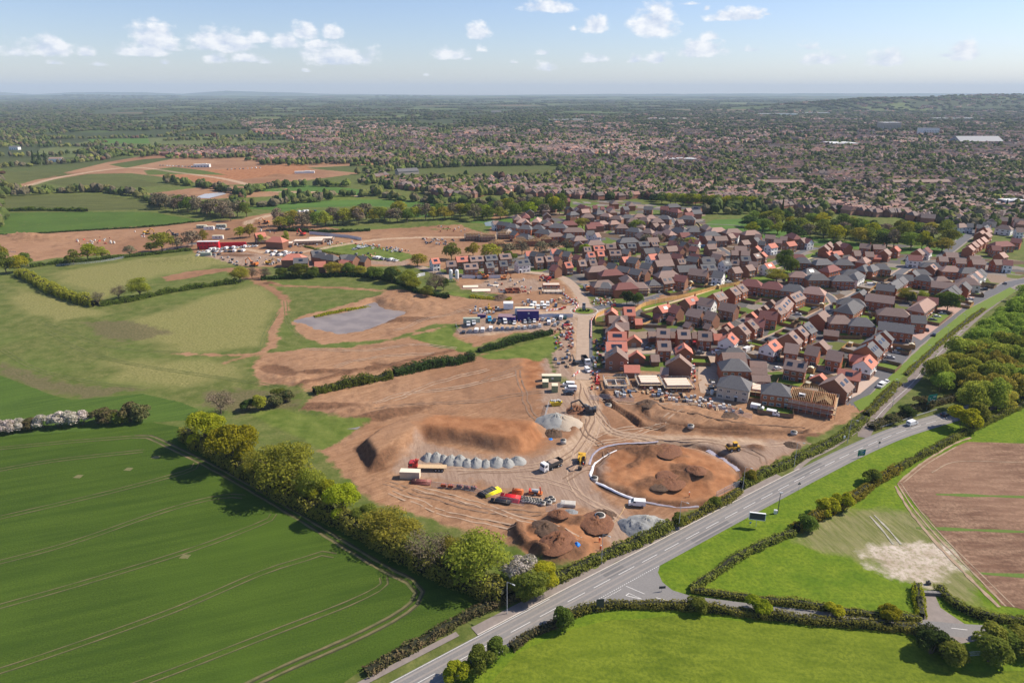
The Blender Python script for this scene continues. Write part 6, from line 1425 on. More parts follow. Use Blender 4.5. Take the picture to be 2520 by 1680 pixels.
def wheel_me(r, w):
    b = MB(); b.tube((0, -w / 2, 0), (0, w / 2, 0), r, r, 14, 0); b.tube((0, -w / 2 - .01, 0), (0, w / 2 + .01, 0), r * .58, r * .58, 10, 1); return b.mesh("wheel", [m_tyre, m_rim])
WH = wheel_me(.33, .24); WHL = wheel_me(.5, .32); WHB = wheel_me(.72, .5)
def car_body(vw):
    b = MB(); g = MB()
    if vw == 'van':
        pr = [(-2.6, .3), (-2.62, 1.7), (-2.5, 1.98), (1.0, 2.0), (1.75, 1.32), (2.45, 1.08), (2.6, .8), (2.6, .3)]; b.prof(pr, -.97, .97)
        g.add([(1.08, -.85, 1.96), (1.08, .85, 1.96), (1.75, .88, 1.36), (1.75, -.88, 1.36)], [(0, 1, 2, 3), (3, 2, 1, 0)])
        g.v = [(x + .03, y, z + .03) for x, y, z in g.v]
        for s_ in (-1, 1): g.box((.85, s_ * .965, 1.55), (.8, .03, .5))
        g.box((-2.62, 0, 1.5), (.03, 1.3, .45))
        return b, g, ((1.65, .86), (-1.65, .86)), 2.6, .97, .7
    if vw == 'minibus':
        b, g, w, x, y, z = car_body('van'); 
        for s_ in (-1, 1):
            for k in range(3): g.box((-.1 - .85 * k, s_ * .965, 1.5), (.75, .03, .5))
        return b, g, w, x, y, z
    pr = [(-2.1, .28), (-2.15, .8), (-2.0, .98), (1.0, .96), (1.95, .78), (2.15, .6), (2.12, .28)]; b.prof(pr, -.88, .88); b.prof([(-1.35, 1.4), (-1.2, 1.46), (.1, 1.46), (.25, 1.4)], -.62, .62)
    b.box((-.5, 0, 1.2), (.1, 1.5, .46))
    V = [(-1.95, -.84, .97), (1.05, -.84, .97), (1.05, .84, .97), (-1.95, .84, .97), (-1.35, -.64, 1.42), (.3, -.64, 1.42), (.3, .64, 1.42), (-1.35, .64, 1.42)]
    g.add(V, [(4, 5, 6, 7), (0, 1, 5, 4), (1, 2, 6, 5), (2, 3, 7, 6), (3, 0, 4, 7)])
    return b, g, ((1.35, .78), (-1.3, .78)), 2.14, .88, .68
VM = {}
def vehicle(kind, col, u, v, hd, label=None, group=None, parts=True, s=1.0, name=None):
    key = (kind, col)
    if key not in VM:
        b, g, wp_, xl, yl, zl = car_body(kind); l = MB(); r_ = MB(); l.box((0, 0, 0), (.06, .32, .18)); r_.box((0, 0, 0), (.06, .25, .2))
        full = MB(); full.v = b.v + g.v; full.f = b.f + [[i + len(b.v) for i in f] for f in g.f]; full.m = [0] * len(b.f) + [1] * len(g.f)
        for wx, wy in wp_:
            for s_ in (-1, 1): full.tube((wx, s_ * (wy - .1), .33), (wx, s_ * (wy + .12), .33), .33, .33, 10, 2)
        VM[key] = (b.mesh("body", [PC[col]]), [q_.mesh("window", [m_glass]) for q_ in (g.pieces() if kind != 'car' else [g])], l.mesh("headlight", [m_lamp]), r_.mesh("tail_light", [m_tail]), wp_, xl, yl, zl, full.mesh("parked_" + ("car" if kind == 'car' else kind), [PC[col], m_glass, m_tyre]))
    bm_, gm, lm, rm, wp_, xl, yl, zl, fm = VM[key]
    x, y, z = on(u, v); z = max(z, .08) + .04
    nm = name or ("car" if kind == 'car' else kind); cat = 'car' if kind == 'car' else 'van'
    if not parts:
        o = link(nm, fm, None, (x, y, z), R(hd)); o.scale = (s, s, s); return tag(o, label, cat, group)
    root = empty(nm, (x, y, z), R(hd), s); link("body", bm_, root); [link("window", q_, root) for q_ in gm]
    for s_ in (-1, 1): link("headlight", lm, root, (xl - .02, s_ * (yl - .22), zl)); link("tail_light", rm, root, (-xl + .0, s_ * (yl - .16), zl + .1))
    for wx, wy in wp_:
        for s_ in (-1, 1): link("wheel", WH, root, (wx, s_ * wy, .33))
    return tag(root, label, cat, group)
hd_road = math.degrees(math.atan2(*(at_s(cum[near_i(2246, 1048)])[1][::-1])))
vehicle('van', 'white', 2244, 1045, hd_road, "white van driving on the main road near the green trees", s=.95); vehicle('car', 'black', 2326, 1022.5, hd_road + 4, "dark car on the main road half hidden by trees")
vehicle('van', 'white', 1567, 1243, 172, "white van with open side door below the round earth ring"); vehicle('van', 'white', 1863, 1006, -28, "left of two white vans parked below the scaffolded roof trusses"); vehicle('van', 'white', 1902, 1021, -30, "right of two white vans parked below the scaffolded roof trusses")
vehicle('minibus', 'white', 1399, 950, 176, "white minibus behind another beside the green site cabins"); vehicle('minibus', 'white', 1404, 960, 178, "front white minibus beside the green site cabins"); vehicle('car', 'black', 1399, 970, 178, "black pickup-like car in front of the white minibuses", s=1.1)
vehicle('van', 'white', 1446, 914, -75, "small white van on the haul road behind the red barriers", s=.9); vehicle('van', 'white', 2168, 952, -138, "white pickup van on the pale paving by the estate edge"); vehicle('car', 'white', 2180, 943, -138, "white car right behind the pickup van on pale paving")
for k, (u, v, hd, c, lb) in enumerate([(2179, 894, -16, 'grey', "dark grey car, nearest in the bays facing the terrace"), (2190, 882, -16, 'silver', "silver estate car, second in the bays facing the terrace"), (2206, 869, -18, 'silver', "silver hatchback, third in the bays facing the terrace"), (2213, 863, -18, 'dark blue', "blue-grey car, farthest in the bays facing the terrace"),
      (2280, 814, 70, 'black', "black car on the tarmac at mouth of the red-paved court"), (2298, 826, 55, 'dark blue', "dark blue car driving beside the estate green"), (2295, 789, -10, 'grey', "grey car, nearest in the row on red block paving"), (2305, 781, -10, 'white', "white car, second in the row on red block paving"), (2318, 774, -10, 'silver', "silver car, third in the row on red block paving"), (2325, 769, -10, 'black', "black car, farthest in the row on red block paving"),
      (2373, 739, 170, 'black', "black car beside a white one before the orange terrace"), (2386, 738, 170, 'white', "white car right of a black one before the orange terrace"), (2421, 714, 165, 'black', "black car in front of the white gabled houses"), (2431, 708, 165, 'black', "second black car before the white gabled houses"), (2473, 699, 60, 'grey', "grey car near far right end of the estate street"),
      (2112, 716, 45, 'green', "dark green car parked by the tan hipped house"), (2150, 719, 80, 'black', "black car beside the dark slate roofed house"), (1963, 775, -8, 'silver', "silver car parked on the drive beside the solar terrace"), (1890, 837, 40, 'black', "black car parked at the kerb above the white house"), (1722, 870, -6, 'grey', "grey car outside the linked house with solar panels"), (1594, 861, 5, 'dark blue', "blue-grey car on the site street by the red garage"),
      (1708, 846, 80, 'red', "red car under the carport of the linked houses"), (1606, 856, 85, 'green', "dark green car between the linked houses"), (1913, 909, 20, 'white', "white car behind the three garages"), (1915, 886, 75, 'green', "green car in the shade beside the white house"), (1997, 930, 60, 'white', "white car between red garage and semi-detached pair"),
      (1753, 706, 8, 'white', "left white car on the road above the timber fence"), (1768, 705, 8, 'white', "right white car on the road above the timber fence"), (1792, 695, 20, 'white', "white car below the white gabled house"), (2104, 745, 80, 'black', "black car on the block-paved drive by the slate terrace")]): vehicle('car', c, u, v, hd, lb)
vehicle('van', 'black', 2004, 764, 35, "black van parked where the red-brown paving begins"); vehicle('van', 'white', 1764, 871, 176, "white van parked beside the big grey roof"); vehicle('van', 'white', 2143, 703, -10, "white van parked on the bend of the main estate street"); vehicle('van', 'white', 1839, 864, 40, "white box van parked beside the hipped roofs", s=1.15); vehicle('van', 'blue', 1731, 610, 0, "light blue van parked among the brown terraces", s=1.1)
row = [(1153, 805, 'van', 'white'), (1166, 804, 'van', 'white'), (1205, 799, 'van', 'cyan'), (1217, 799, 'car', 'dark blue'), (1230, 799, 'car', 'black'), (1243, 797, 'van', 'white'), (1255, 797, 'car', 'black'), (1266, 797, 'car', 'white'), (1292, 794, 'car', 'silver'), (1304, 794, 'car', 'grey'), (1315, 792, 'car', 'white')]
row2 = [(1141, 819, 'car', 'black'), (1157, 817, 'car', 'grey'), (1173, 816, 'van', 'white'), (1188, 815, 'van', 'white'), (1208, 812, 'van', 'white'), (1223, 812, 'car', 'dark blue'), (1236, 811, 'car', 'blue'), (1249, 811, 'car', 'grey'), (1262, 810, 'car', 'grey'), (1277, 808, 'car', 'silver'), (1291, 808, 'car', 'white'), (1304, 806, 'car', 'silver'), (1315, 806, 'car', 'grey'), (1328, 803, 'car', 'white')]
row3 = [(1336, 788, 'car', 'silver'), (1349, 788, 'car', 'blue'), (1363, 790, 'car', 'white'), (1370, 785, 'car', 'black'), (1381, 785, 'van', 'white'), (1391, 784, 'car', 'green'), (1351, 797, 'van', 'white'), (1373, 797, 'car', 'grey'), (1397, 795, 'car', 'black'), (1366, 801, 'car', 'silver'), (1390, 804, 'car', 'red')]
row4 = [(1315, 752, 'van', 'white'), (1334, 752, 'van', 'white'), (1348, 752, 'van', 'white'), (1308, 758, 'van', 'white'), (1324, 760, 'van', 'white'), (1340, 759, 'van', 'white'), (1368, 754, 'car', 'dark blue')]
for rw, ds, hd in ((row, "in the row before the purple cabins", -88), (row2, "in the row behind the mesh fence", 92), (row3, "in the cluster left of the haul road", 80), (row4, "of the vans above the purple cabins", -95)):
    for k, (u, v, kd, c) in enumerate(sorted(rw)): vehicle(kd, c, u, v, hd + random.uniform(-6, 6), f"{c} {kd}, {ORD[k]} from left {ds}", "vehicles " + ds, parts=(kd == 'van'))
rc_ = random.Random(4); CC = ['white', 'white', 'silver', 'grey', 'black', 'dark blue', 'white', 'red']
def carrow(u0, v0, u1, v1, n, ds, hd):
    for k in range(n):
        f = k / (n - 1); c = rc_.choice(CC[:7]); kd = 'van' if c == 'white' and rc_.random() < .5 else 'car'
        vehicle(kd, c, u0 + (u1 - u0) * f + rc_.uniform(-1, 1), v0 + (v1 - v0) * f, hd + rc_.uniform(-8, 8), f"{c} {kd}, {ORD[k]} from left {ds}", "vehicles " + ds, parts=False)
carrow(520, 616, 632, 607, 13, "in the row below the red hoarding", 90); carrow(490, 622, 600, 619, 11, "in second row below the red hoarding", 90); carrow(486, 630, 540, 629, 5, "in front row of the red cabin car park", 90)
carrow(660, 622, 740, 624, 10, "in the upper row of the middle car park", 85); carrow(672, 629, 730, 631, 7, "in the lower row of the middle car park", 85); carrow(922, 636, 976, 643, 10, "in the row right of the slate plots", 60); carrow(732, 523, 776, 520, 8, "in the far row below the sports pitch", 80); carrow(505, 560, 560, 566, 7, "beside the far grey site cabins", 60)
carrow(395, 408, 480, 412, 12, "in the row on the far left site", 90); carrow(560, 418, 640, 414, 9, "in the right row on the far site", 90); carrow(872, 615, 905, 607, 6, "on the bank behind the slate plots", 30)

# ---------------------------------------------------------------- machines
def excavator(u, v, hd, mm, label, s=1.0, swing=0, reach=1.0):
    root = empty("excavator", on(u, v, .05), R(hd), s)
    for sy in (-1, 1):
        b = MB(); b.prof([(-1.9, .1), (-2.1, .5), (-1.8, .9), (1.8, .9), (2.1, .5), (1.9, .1)], sy * 1.15 - .3, sy * 1.15 + .3); b.build("track", [m_dark], root)
    b = MB(); b.box((-.6, 0, 1.45), (3.4, 2.6, .9)); b.box((-1.9, 0, 1.7), (1.1, 2.6, 1.3)); b.box((0, 0, .95), (1.6, 1.6, .2)); b.build("body", [mm], root)
    c = MB(); c.box((.55, .75, 2.15), (1.5, 1.05, 1.6), taper=.85); cab = c.build("cab", [m_glass], root); c = MB(); c.box((.55, .75, 3.0), (1.5, 1.0, .12)); c.build("cab_roof", [mm], cab)
    p0, p1, p2 = (.9, -.1, 1.6), (3.2 * reach, -.1, 4.6), (5.6 * reach, -.1, 3.2); p3 = (5.4 * reach, -.1, .9)
    b = MB()
    for a, c_, r_ in ((p0, p1, .32), (p1, p2, .26)):
        dx, dz = c_[0] - a[0], c_[2] - a[2]; b.box(((a[0] + c_[0]) / 2, -.1, (a[2] + c_[2]) / 2), (math.hypot(dx, dz), .4, r_ * 1.6), ry=-math.atan2(dz, dx))
    b.tube((1.4, -.1, 1.5), (2.6 * reach, -.1, 3.4), .1, .1, 6); b.build("boom", [mm], root)
    b = MB(); dx, dz = p3[0] - p2[0], p3[2] - p2[2]; b.box(((p2[0] + p3[0]) / 2, -.1, (p2[2] + p3[2]) / 2), (math.hypot(dx, dz) + .3, .32, .36), ry=-math.atan2(dz, dx)); b.build("arm", [mm], root)
    b = MB(); b.prof([(-.5, .4), (.5, .4), (.6, -.2), (.1, -.7), (-.6, -.4)], -.65, .65, 0, (p3[0], -.1, p3[2] - .1)); b.build("bucket", [m_dark], root)
    return tag(root, label, "excavator")
excavator(1450, 1016, 168, m_dark, "large dark excavator digging beside the grey gravel pile", 1.15, reach=1.15); excavator(1431, 1136, -100, m_yel, "yellow excavator loading stone beside the white tipper lorry", 1.0)
excavator(1193, 686, 178, m_org, "orange excavator in front of the white hoarding", 1.1); excavator(1347, 690, 200, m_redp, "red excavator above the block and beam floors", 1.0); excavator(1240, 688, 20, m_org, "orange digger by the dug-over ground below the brick houses", .9); excavator(1205, 766, 100, m_yel, "small yellow digger above the purple cabins", .8)
excavator(625, 655, 160, m_org, "orange excavator by the far red-roofed plots", 1.3); excavator(662, 650, 10, m_yel, "yellow digger beside the orange excavator on the far site", 1.0); excavator(745, 580, 150, m_redp, "red excavator with raised arm below the grey belt of trees", 1.2); excavator(730, 532, 150, m_dark, "dark excavator near the sports pitch car park", 1.3); excavator(430, 583, 170, m_dark, "green-grey excavator on the north-west site", 1.3); excavator(362, 577, 0, m_yel, "yellow machine on the north-west site", 1.2); excavator(655, 552, 180, m_org, "orange excavator loading beside the brown belt of trees", 1.2); excavator(1416, 896, 120, m_dark, "dark muddy digger on the verge by the parked tipper", .8)
def tipper(u, v, hd, cabm, label, load=True):
    root = empty("tipper_lorry", on(u, v, .05), R(hd)); b = MB(); b.prof([(2.2, .7), (2.2, 3.0), (2.5, 3.15), (3.9, 3.1), (4.15, 2.2), (4.2, .5), (2.2, .5)], -1.2, 1.2); cab = b.build("cab", [cabm], root)
    g = MB(); g.box((4.15, 0, 2.3), (.08, 2.1, .95), ry=.12); g.box((3.3, 1.21, 2.3), (1.0, .04, .8)); g.box((3.3, -1.21, 2.3), (1.0, .04, .8)); g.build("windscreen", [m_glass], cab)
    b = MB()
    for y in (-1.2, 1.2): b.box((-1.1, y, 1.95), (6.0, .1, 1.3))
    for x in (-4.1, 1.9): b.box((x, 0, 1.95), (.1, 2.4, 1.3))
    b.box((-1.1, 0, 1.35), (6.0, 2.4, .12)); b.build("tipper_body", [m_dark if cabm is PC['white'] else m_steel], root)
    b = MB(); b.box((0, 0, .95), (8.2, 1.0, .3)); b.build("chassis", [m_dark], root)
    if load:
        b = MB(); b.prof([(-3.9, 1.5), (-2.5, 2.5), (-1, 2.75), (.8, 2.5), (1.8, 1.5)], -1.05, 1.05); b.build("load", [mat("aggregate_load", (.40, .29, .22), var=.4, scale=3)], root)
    for x in (3.2, 1.2 - .6, -2.2, -3.4):
        for s_ in (-1, 1): link("wheel", WHL, root, (x, s_ * 1.05, .5))
    return tag(root, label, "lorry")
tipper(1357, 1152, -142, PC['white'], "white-cabbed tipper lorry loaded with stone in the yard"); tipper(1441, 893, -80, PC['white'], "white-cabbed tipper lorry with empty dark body on the haul road", False); tipper(1443, 713, -80, m_org, "orange-fronted lorry parked by the scaffolded brick houses", False)
# crane lorry
root = empty("crane_lorry", on(1052, 1156, .05), R(178)); m_redc = paint('lorry_red', (.48, .035, .03)); b = MB(); b.prof([(4.2, .6), (4.2, 3.1), (4.6, 3.3), (6.0, 3.1), (6.3, 2.1), (6.3, .5)], -1.2, 1.2); cab = b.build("cab", [m_redc], root)
g = MB(); g.box((6.2, 0, 2.35), (.1, 2.1, .9), ry=.2); g.box((5.4, 1.21, 2.4), (1.0, .04, .8)); g.box((5.4, -1.21, 2.4), (1.0, .04, .8)); g.build("windscreen", [m_glass], cab)
b = MB(); b.box((-1.6, 0, 1.35), (9.6, 2.45, .22)); b.box((-6.4, 0, 1.25), (.15, 2.45, .5)); b.build("flatbed", [m_tim], root); b = MB(); b.box((0, 0, .9), (11.5, 1.1, .35)); b.build("chassis", [m_dark], root)
b = MB(); b.box((3.7, 0, 2.0), (.7, 1.6, 1.4)); b.box((3.6, 0, 3.1), (.5, .5, 2.2), ry=.15); b.box((3.2, .3, 3.3), (.4, .4, 2.0), ry=-.3); b.box((3.9, -.3, 3.2), (.3, .3, 1.7), rx=.3); b.build("crane_arm", [m_redp], root)
for x in (5.3, 3.4, -3.0, -4.1, -5.2):
    for s_ in (-1, 1): link("wheel", WHL, root, (x, s_ * 1.05, .5))
tag(root, "red flatbed lorry with folded crane behind the cream container", "lorry")
# dumper
root = empty("dumper", on(1803, 1108, .05), R(-165)); b = MB(); b.prof([(.2, 1.0), (.6, 2.1), (2.6, 1.9), (2.4, 1.2), (1.0, .8)], -1.15, 1.15); b.build("skip", [m_yel], root); b = MB(); b.prof([(.4, 1.9), (1.0, 2.5), (1.8, 2.6), (2.4, 1.9)], -1.0, 1.0); b.build("load", [mat("wet_soil", (.10, .055, .035), var=.4, scale=3)], root)
b = MB(); b.box((-1.2, 0, 1.15), (2.4, 1.7, .8)); b.box((-1.9, 0, 1.5), (.9, 1.6, .5)); b.build("body", [m_yel], root); b = MB(); b.box((-.7, 0, 2.3), (1.3, 1.3, 1.5), taper=.9); c = b.build("cab", [m_glass], root); b = MB(); b.box((-.7, 0, 3.12), (1.6, 1.5, .14)); b.build("cab_roof", [m_yel], c)
for x in (1.3, -1.5):
    for s_ in (-1, 1): link("wheel", WHB, root, (x, s_ * 1.2, .72))
tag(root, "yellow site dumper carrying dark soil above the earth ring", "dumper")
# orange compressor on a trailer, skip
root = empty("site_mixer", on(1318, 1216, .05), R(170)); b = MB(); b.box((0, 0, .5), (4.4, 1.8, .35)); b.build("chassis", [m_org], root); b = MB(); b.tube((-.9, 0, 1.2), (1.2, 0, 1.35), .62, .5, 12); b.build("drum", [m_steel], root); b = MB(); b.box((-1.6, .4, 1.7), (.35, .35, 2.4), ry=.15); b.build("hoist", [m_redp], root); b = MB(); b.box((1.9, 0, 1.1), (.5, 1.5, .9)); b.build("engine_box", [m_redp], root)
for s_ in (-1, 1): link("wheel", WHL, root, (0, s_ * 1.0, .5))
tag(root, "orange wheeled machine with grey drum beside the concrete rings", "machine")
root = empty("skip", on(1368, 997, .05), R(8)); b = MB(); b.prof([(-2.6, 1.7), (-1.7, .1), (1.7, .1), (2.6, 1.7)], -1.0, 1.0); b.build("bin", [mat("skip_yellow", (.55, .40, .03), var=.2)], root); b = MB()
for k in range(14): b.box((rng.uniform(-2.1, 2.1), rng.uniform(-.7, .7), 1.85 + rng.uniform(0, .3)), (.9, .5, .4), rz=rng.uniform(0, 3), ry=rng.uniform(-.5, .5))
b.build("rubbish", [mat("rubble_bags", (.55, .55, .53), var=.35, scale=3)], root); tag(root, "full yellow skip above the grey gravel pile", "skip")

# ---------------------------------------------------------------- cabins and containers
def cabin(u, v, hd, L, Wd, Hh, m1, m2, label, cat="container", storeys=1, doors=1, ribs=True, wins_=2, z=.05):
    root = empty("site_cabin" if cat == 'cabin' else "container", on(u, v, z), R(hd)); b = MB(); b.box((0, 0, Hh / 2), (L, Wd, Hh))
    if ribs:
        n = int(L / .6)
        for i in range(n):
            for s_ in (-1, 1): b.box((-L / 2 + (i + .5) * L / n, s_ * Wd / 2, Hh / 2), (.22, .08, Hh - .35))
    b.build("wall", [m1], root); b = MB(); b.box((0, 0, Hh + .04), (L + .06, Wd + .06, .1)); b.build("roof", [m2], root)
    sh = Hh / storeys
    for s_ in range(storeys):
        for i in range(wins_): m = MB(); m.box((-L / 2 + (i + 1) * L / (wins_ + 1) + .4, -Wd / 2 - .05, s_ * sh + sh * .58), (1.0, .1, .8)); m.build("window", [m_lamp if wins_ == 1 else m_glass], root)
    for i in range(doors): m = MB(); m.box((-L / 2 + .8 + i * 3, -Wd / 2 - .06, 1.05), (.95, .1, 2.0)); m.build("door", [m_dark], root)
    return tag(root, label, cat)
m_cream = mat("cream_container", (.66, .56, .42), var=.1, scale=.8); m_purp = mat("purple_cabin", (.045, .03, .19), var=.15); m_purpr = mat("dusty_purple_roof", (.26, .17, .20), var=.15); m_olv = mat("green_cabin", (.27, .31, .17), var=.15); m_olvr = mat("cream_roof", (.68, .62, .45), var=.1); m_redcab = mat("red_cabin", (.60, .02, .035), var=.1)
m_ggrn = mat("grey_green_container", (.34, .38, .31), var=.1)
cabin(1010, 1174, -4, 6.6, 2.44, 2.5, m_cream, mat("cream_container_roof", (.74, .66, .52), var=.08), "cream shipping container beside the red crane lorry", doors=0, wins_=0)
cabin(1357, 936, 0, 8.6, 2.5, 2.6, m_olv, m_olvr, "long green site cabin, rearmost of the three", "cabin", doors=1, wins_=1); cabin(1342, 950, 88, 3.6, 2.6, 2.6, m_olv, m_olvr, "green site cabin, left one of the front pair", "cabin", doors=0, wins_=0); cabin(1365, 962, 88, 3.2, 2.6, 3.0, m_olv, m_olvr, "green site cabin with open dark door, front right one", "cabin", doors=0, wins_=0)
cabin(1299, 788, 1, 12.2, 3.0, 5.6, m_purp, m_purpr, "tall purple two-storey stacked site cabins", "cabin", 2, 0, True, 1); cabin(1248, 790, -8, 9.6, 5.6, 2.7, m_purp, m_purpr, "single-storey purple site cabin with wide flat roof", "cabin", 1, 1, True, 0); cabin(1291, 783, 1, 11, 2.6, 5.7, PC['white'], m_olvr, "white stacked cabin right behind the purple one", "cabin", 2, 0, False, 0)
cabin(1161, 802, 3, 9.2, 2.5, 2.6, m_ggrn, m_ggrn, "grey-green shipping container left of the brown fence", doors=0, wins_=0); cabin(1251, 769, 0, 5.6, 4.6, 3.4, PC['white'], PC['white'], "white boxy cabin above the purple cabins", "cabin", 1, 0, False, 1); cabin(1185, 783, 2, 4.6, 2.4, 2.4, m_purp, m_purpr, "small purple store left of the wide purple cabin", "cabin", 1, 0, True, 0)
cabin(515, 613, 4, 17, 4, 6.0, m_redcab, PC['white'], "red two-storey cabins with white roof on the far site", "cabin", 2, 1, False, 5, z=.3); cabin(560, 607, 8, 30, 1.2, 3.2, m_redcab, m_redcab, "long red hoarding right of the red cabins", "hoarding", doors=0, wins_=0, ribs=False, z=.3); cabin(508, 632, 4, 8, 2.6, 2.6, m_ggrn, m_ggrn, "pale green container at lower left of the cabin car park", doors=0, wins_=0)
for k, (u, v) in enumerate([(497, 562), (515, 565), (545, 560), (537, 588)]): cabin(u, v, 5, 9, 3, 3, [m_ggrn, PC['white'], m_ggrn, PC['white']][k], m_olvr, ["pale green cabin at left end of the far cabin group", "white cabin, second in the far cabin group", "pale green cabin at right end of the far cabin group", "white and blue cabin just above the red cabins"][k], "cabin", doors=0)
for k, (u, v) in enumerate([(1110, 692), (1125, 692)]):
    root = empty("silo", on(u, v)); b = MB(); b.tube((0, 0, 2.2), (0, 0, 7.6), 1.25, 1.25, 16); b.tube((0, 0, 7.6), (0, 0, 8.2), 1.25, .5, 16); b.tube((0, 0, 1.0), (0, 0, 2.2), .35, 1.25, 16, caps=False); b.build("tank", [PC['white']], root)
    for i in range(4): m = MB(); m.tube((math.cos(i * 1.57 + .78) * 1.1, math.sin(i * 1.57 + .78) * 1.1, 0), (math.cos(i * 1.57 + .78) * 1.1, math.sin(i * 1.57 + .78) * 1.1, 2.6), .09, .09, 6); m.build("leg", [m_steel], root)
    tag(root, ("left" if k == 0 else "right") + " white mortar silo beside the bare oak", "silo")

# ---------------------------------------------------------------- heaps and stacks
def heap(u, v, r, h, mm, label, cat="stone heap", group=None, el=1.0, rz=0.0, name="stone_heap"):
    rg2 = np.random.default_rng(int(u * 3)); n, k = 26, 9; so = cat == 'soil heap'; h *= .62 if so else 1; r *= 1.12 if so else 1; nv_ = .3 if so else .10; V = [(0, 0, h)]
    for i in range(1, k + 1):
        f = i / k
        for j in range(n):
            a = 2 * math.pi * j / n; rr = f * r * (1 + .22 * (vnoise(np.array([math.cos(a) * 2 + u]), np.array([math.sin(a) * 2 + v]), 4)[0] - .5) + .03 * rg2.normal()); zz_ = h * (1 - f ** 1.15) * (1 + nv_ * rg2.normal() * (f < 1)) - (.15 if i == k else 0)
            V.append((math.cos(a) * rr * el, math.sin(a) * rr, zz_))
    Fc = [(0, 1 + j, 1 + (j + 1) % n, 1 + j) for j in range(n)]; me = bpy.data.meshes.new(name)
    Fs = [(0, 1 + j, 1 + (j + 1) % n) for j in range(n)] + [(1 + (i - 1) * n + j, 1 + i * n + j, 1 + i * n + (j + 1) % n, 1 + (i - 1) * n + (j + 1) % n) for i in range(1, k) for j in range(n)]
    me.from_pydata(V, [], Fs); me.materials.append(mm); me.polygons.foreach_set("use_smooth", [True] * len(Fs)); me.update()
    return tag(link(name, me, None, on(u, v), rz), label, cat, group)
def bumpy(m, sc=5, st=.7, d=.12):
    t = m.node_tree; b = t.nodes['Principled BSDF']; bp = N(t, 'ShaderNodeBump', i_Strength=st, i_Distance=d); t.links.new(nz(t, worldco(t), sc, 5, .75), bp.inputs['Height']); t.links.new(bp.outputs[0], b.inputs['Normal']); return m
m_stone = bumpy(mat("crushed_grey_stone", (.37, .37, .35), col2=(.24, .245, .24), scale=4)); m_stoned = bumpy(mat("dark_crushed_stone", (.26, .27, .28), col2=(.16, .17, .18), scale=4)); m_sand = bumpy(mat("sandy_gravel", (.46, .38, .29), col2=(.36, .30, .24), scale=3)); m_soilh = bumpy(mat("heaped_soil", (.25, .11, .055), col2=(.13, .06, .035), scale=1.6), 2.2, .9, .3); m_soild = bumpy(mat("dark_heaped_soil", (.14, .085, .055), col2=(.07, .045, .03), scale=1.6), 2.2, .9, .3)
for k, (x, y) in enumerate([(985, 575), (1080, 580), (1160, 590), (1245, 610), (1345, 615), (1430, 640), (1530, 640), (1640, 645), (1765, 635), (1885, 640), (2000, 612)]):
    heap(840 + x / 4.612, 1000 + (y + 12) / 4.612, [2.7, 3.1, 2.5, 3.2, 3.4, 2.8, 3.0, 2.6, 3.4, 3.0, 3.3][k], [2.2, 2.5, 2.0, 2.4, 2.7, 2.1, 2.5, 2.0, 2.6, 2.2, 2.0][k], m_stone, f"grey stone heap, {ORD[k]} from left in the line behind the crane lorry", group="line of grey stone heaps")
heap(1368, 1040, 7.5, 3.8, m_stone, "big grey gravel pile behind the wire fence panels", el=1.1); heap(1384, 1042, 6.5, 3.0, m_sand, "sandy gravel pile leaning on the big grey one", el=1.2, rz=-.4); heap(1392, 1036, 3.6, 1.9, m_stone, "small grey cone on right side of the sandy pile")
heap(1553, 1296, 4.4, 2.1, m_stoned, "left dark stone pile beside the roadside hedge"); heap(1576, 1304, 4.6, 2.2, m_stoned, "front dark stone pile beside the roadside hedge", el=1.2, rz=-.5); heap(1590, 1288, 5.0, 2.4, m_stone, "rear light stone pile beside the roadside hedge", el=1.2); heap(1622, 1294, 4.4, 2.0, m_stone, "right stone pile partly behind the roadside hedge")
for k, (u, v, r, h, mm, lb) in enumerate([(1375, 1283, 2.2, 1.5, m_soilh, "small round red soil heap above the spoil bank"), (1372, 1353, 4.4, 3.0, m_soilh, "steep red soil heap nearest the roadside hedge"), (1468, 1298, 4.2, 1.6, m_soilh, "flat red soil heap beside the concrete chamber"), (1342, 1312, 3.4, 1.6, m_soild, "dark ridged soil heap on the spoil bank"), (1487, 1267, 3.0, 1.4, m_soild, "dark soil heap behind the concrete chamber"), (1593, 1000, 3.4, 1.8, m_soild, "isolated dark soil heap above the long trenches"), (1418, 1010, 3.8, 2.6, m_soilh, "brown soil heap under the dark excavator arm"), (1362, 1066, 3.2, 1.9, m_soild, "rooty dark spoil heap right of the orange platform"), (1951, 1095, 2.4, 1.4, m_soild, "small dark heap near the roadside hedge"), (1402, 1264, 1.8, 1.0, m_stoned, "little dark gravel heap by the fence base"),
      (1645, 1120, 4.2, .9, m_soilh, "rear red soil heap inside the earth ring"), (1650, 1190, 4.2, 1.0, m_soilh, "broad front soil heap inside the earth ring"), (1712, 1175, 2.6, 1.4, m_soilh, "dark steep soil heap inside the earth ring"), (1625, 1205, 2.4, .7, m_soild, "low dark heap at front of the earth ring"), (1790, 1028, 3.4, 1.2, m_soild, "dark low heap below the stacked blocks"), (1232, 734, 5, 3.2, m_soild, "dark soil heap above the white cabin")]):
    heap(u, v, r, h, mm, lb, "soil heap", el=1.25, rz=(k * .7) % 3, name="soil_heap")
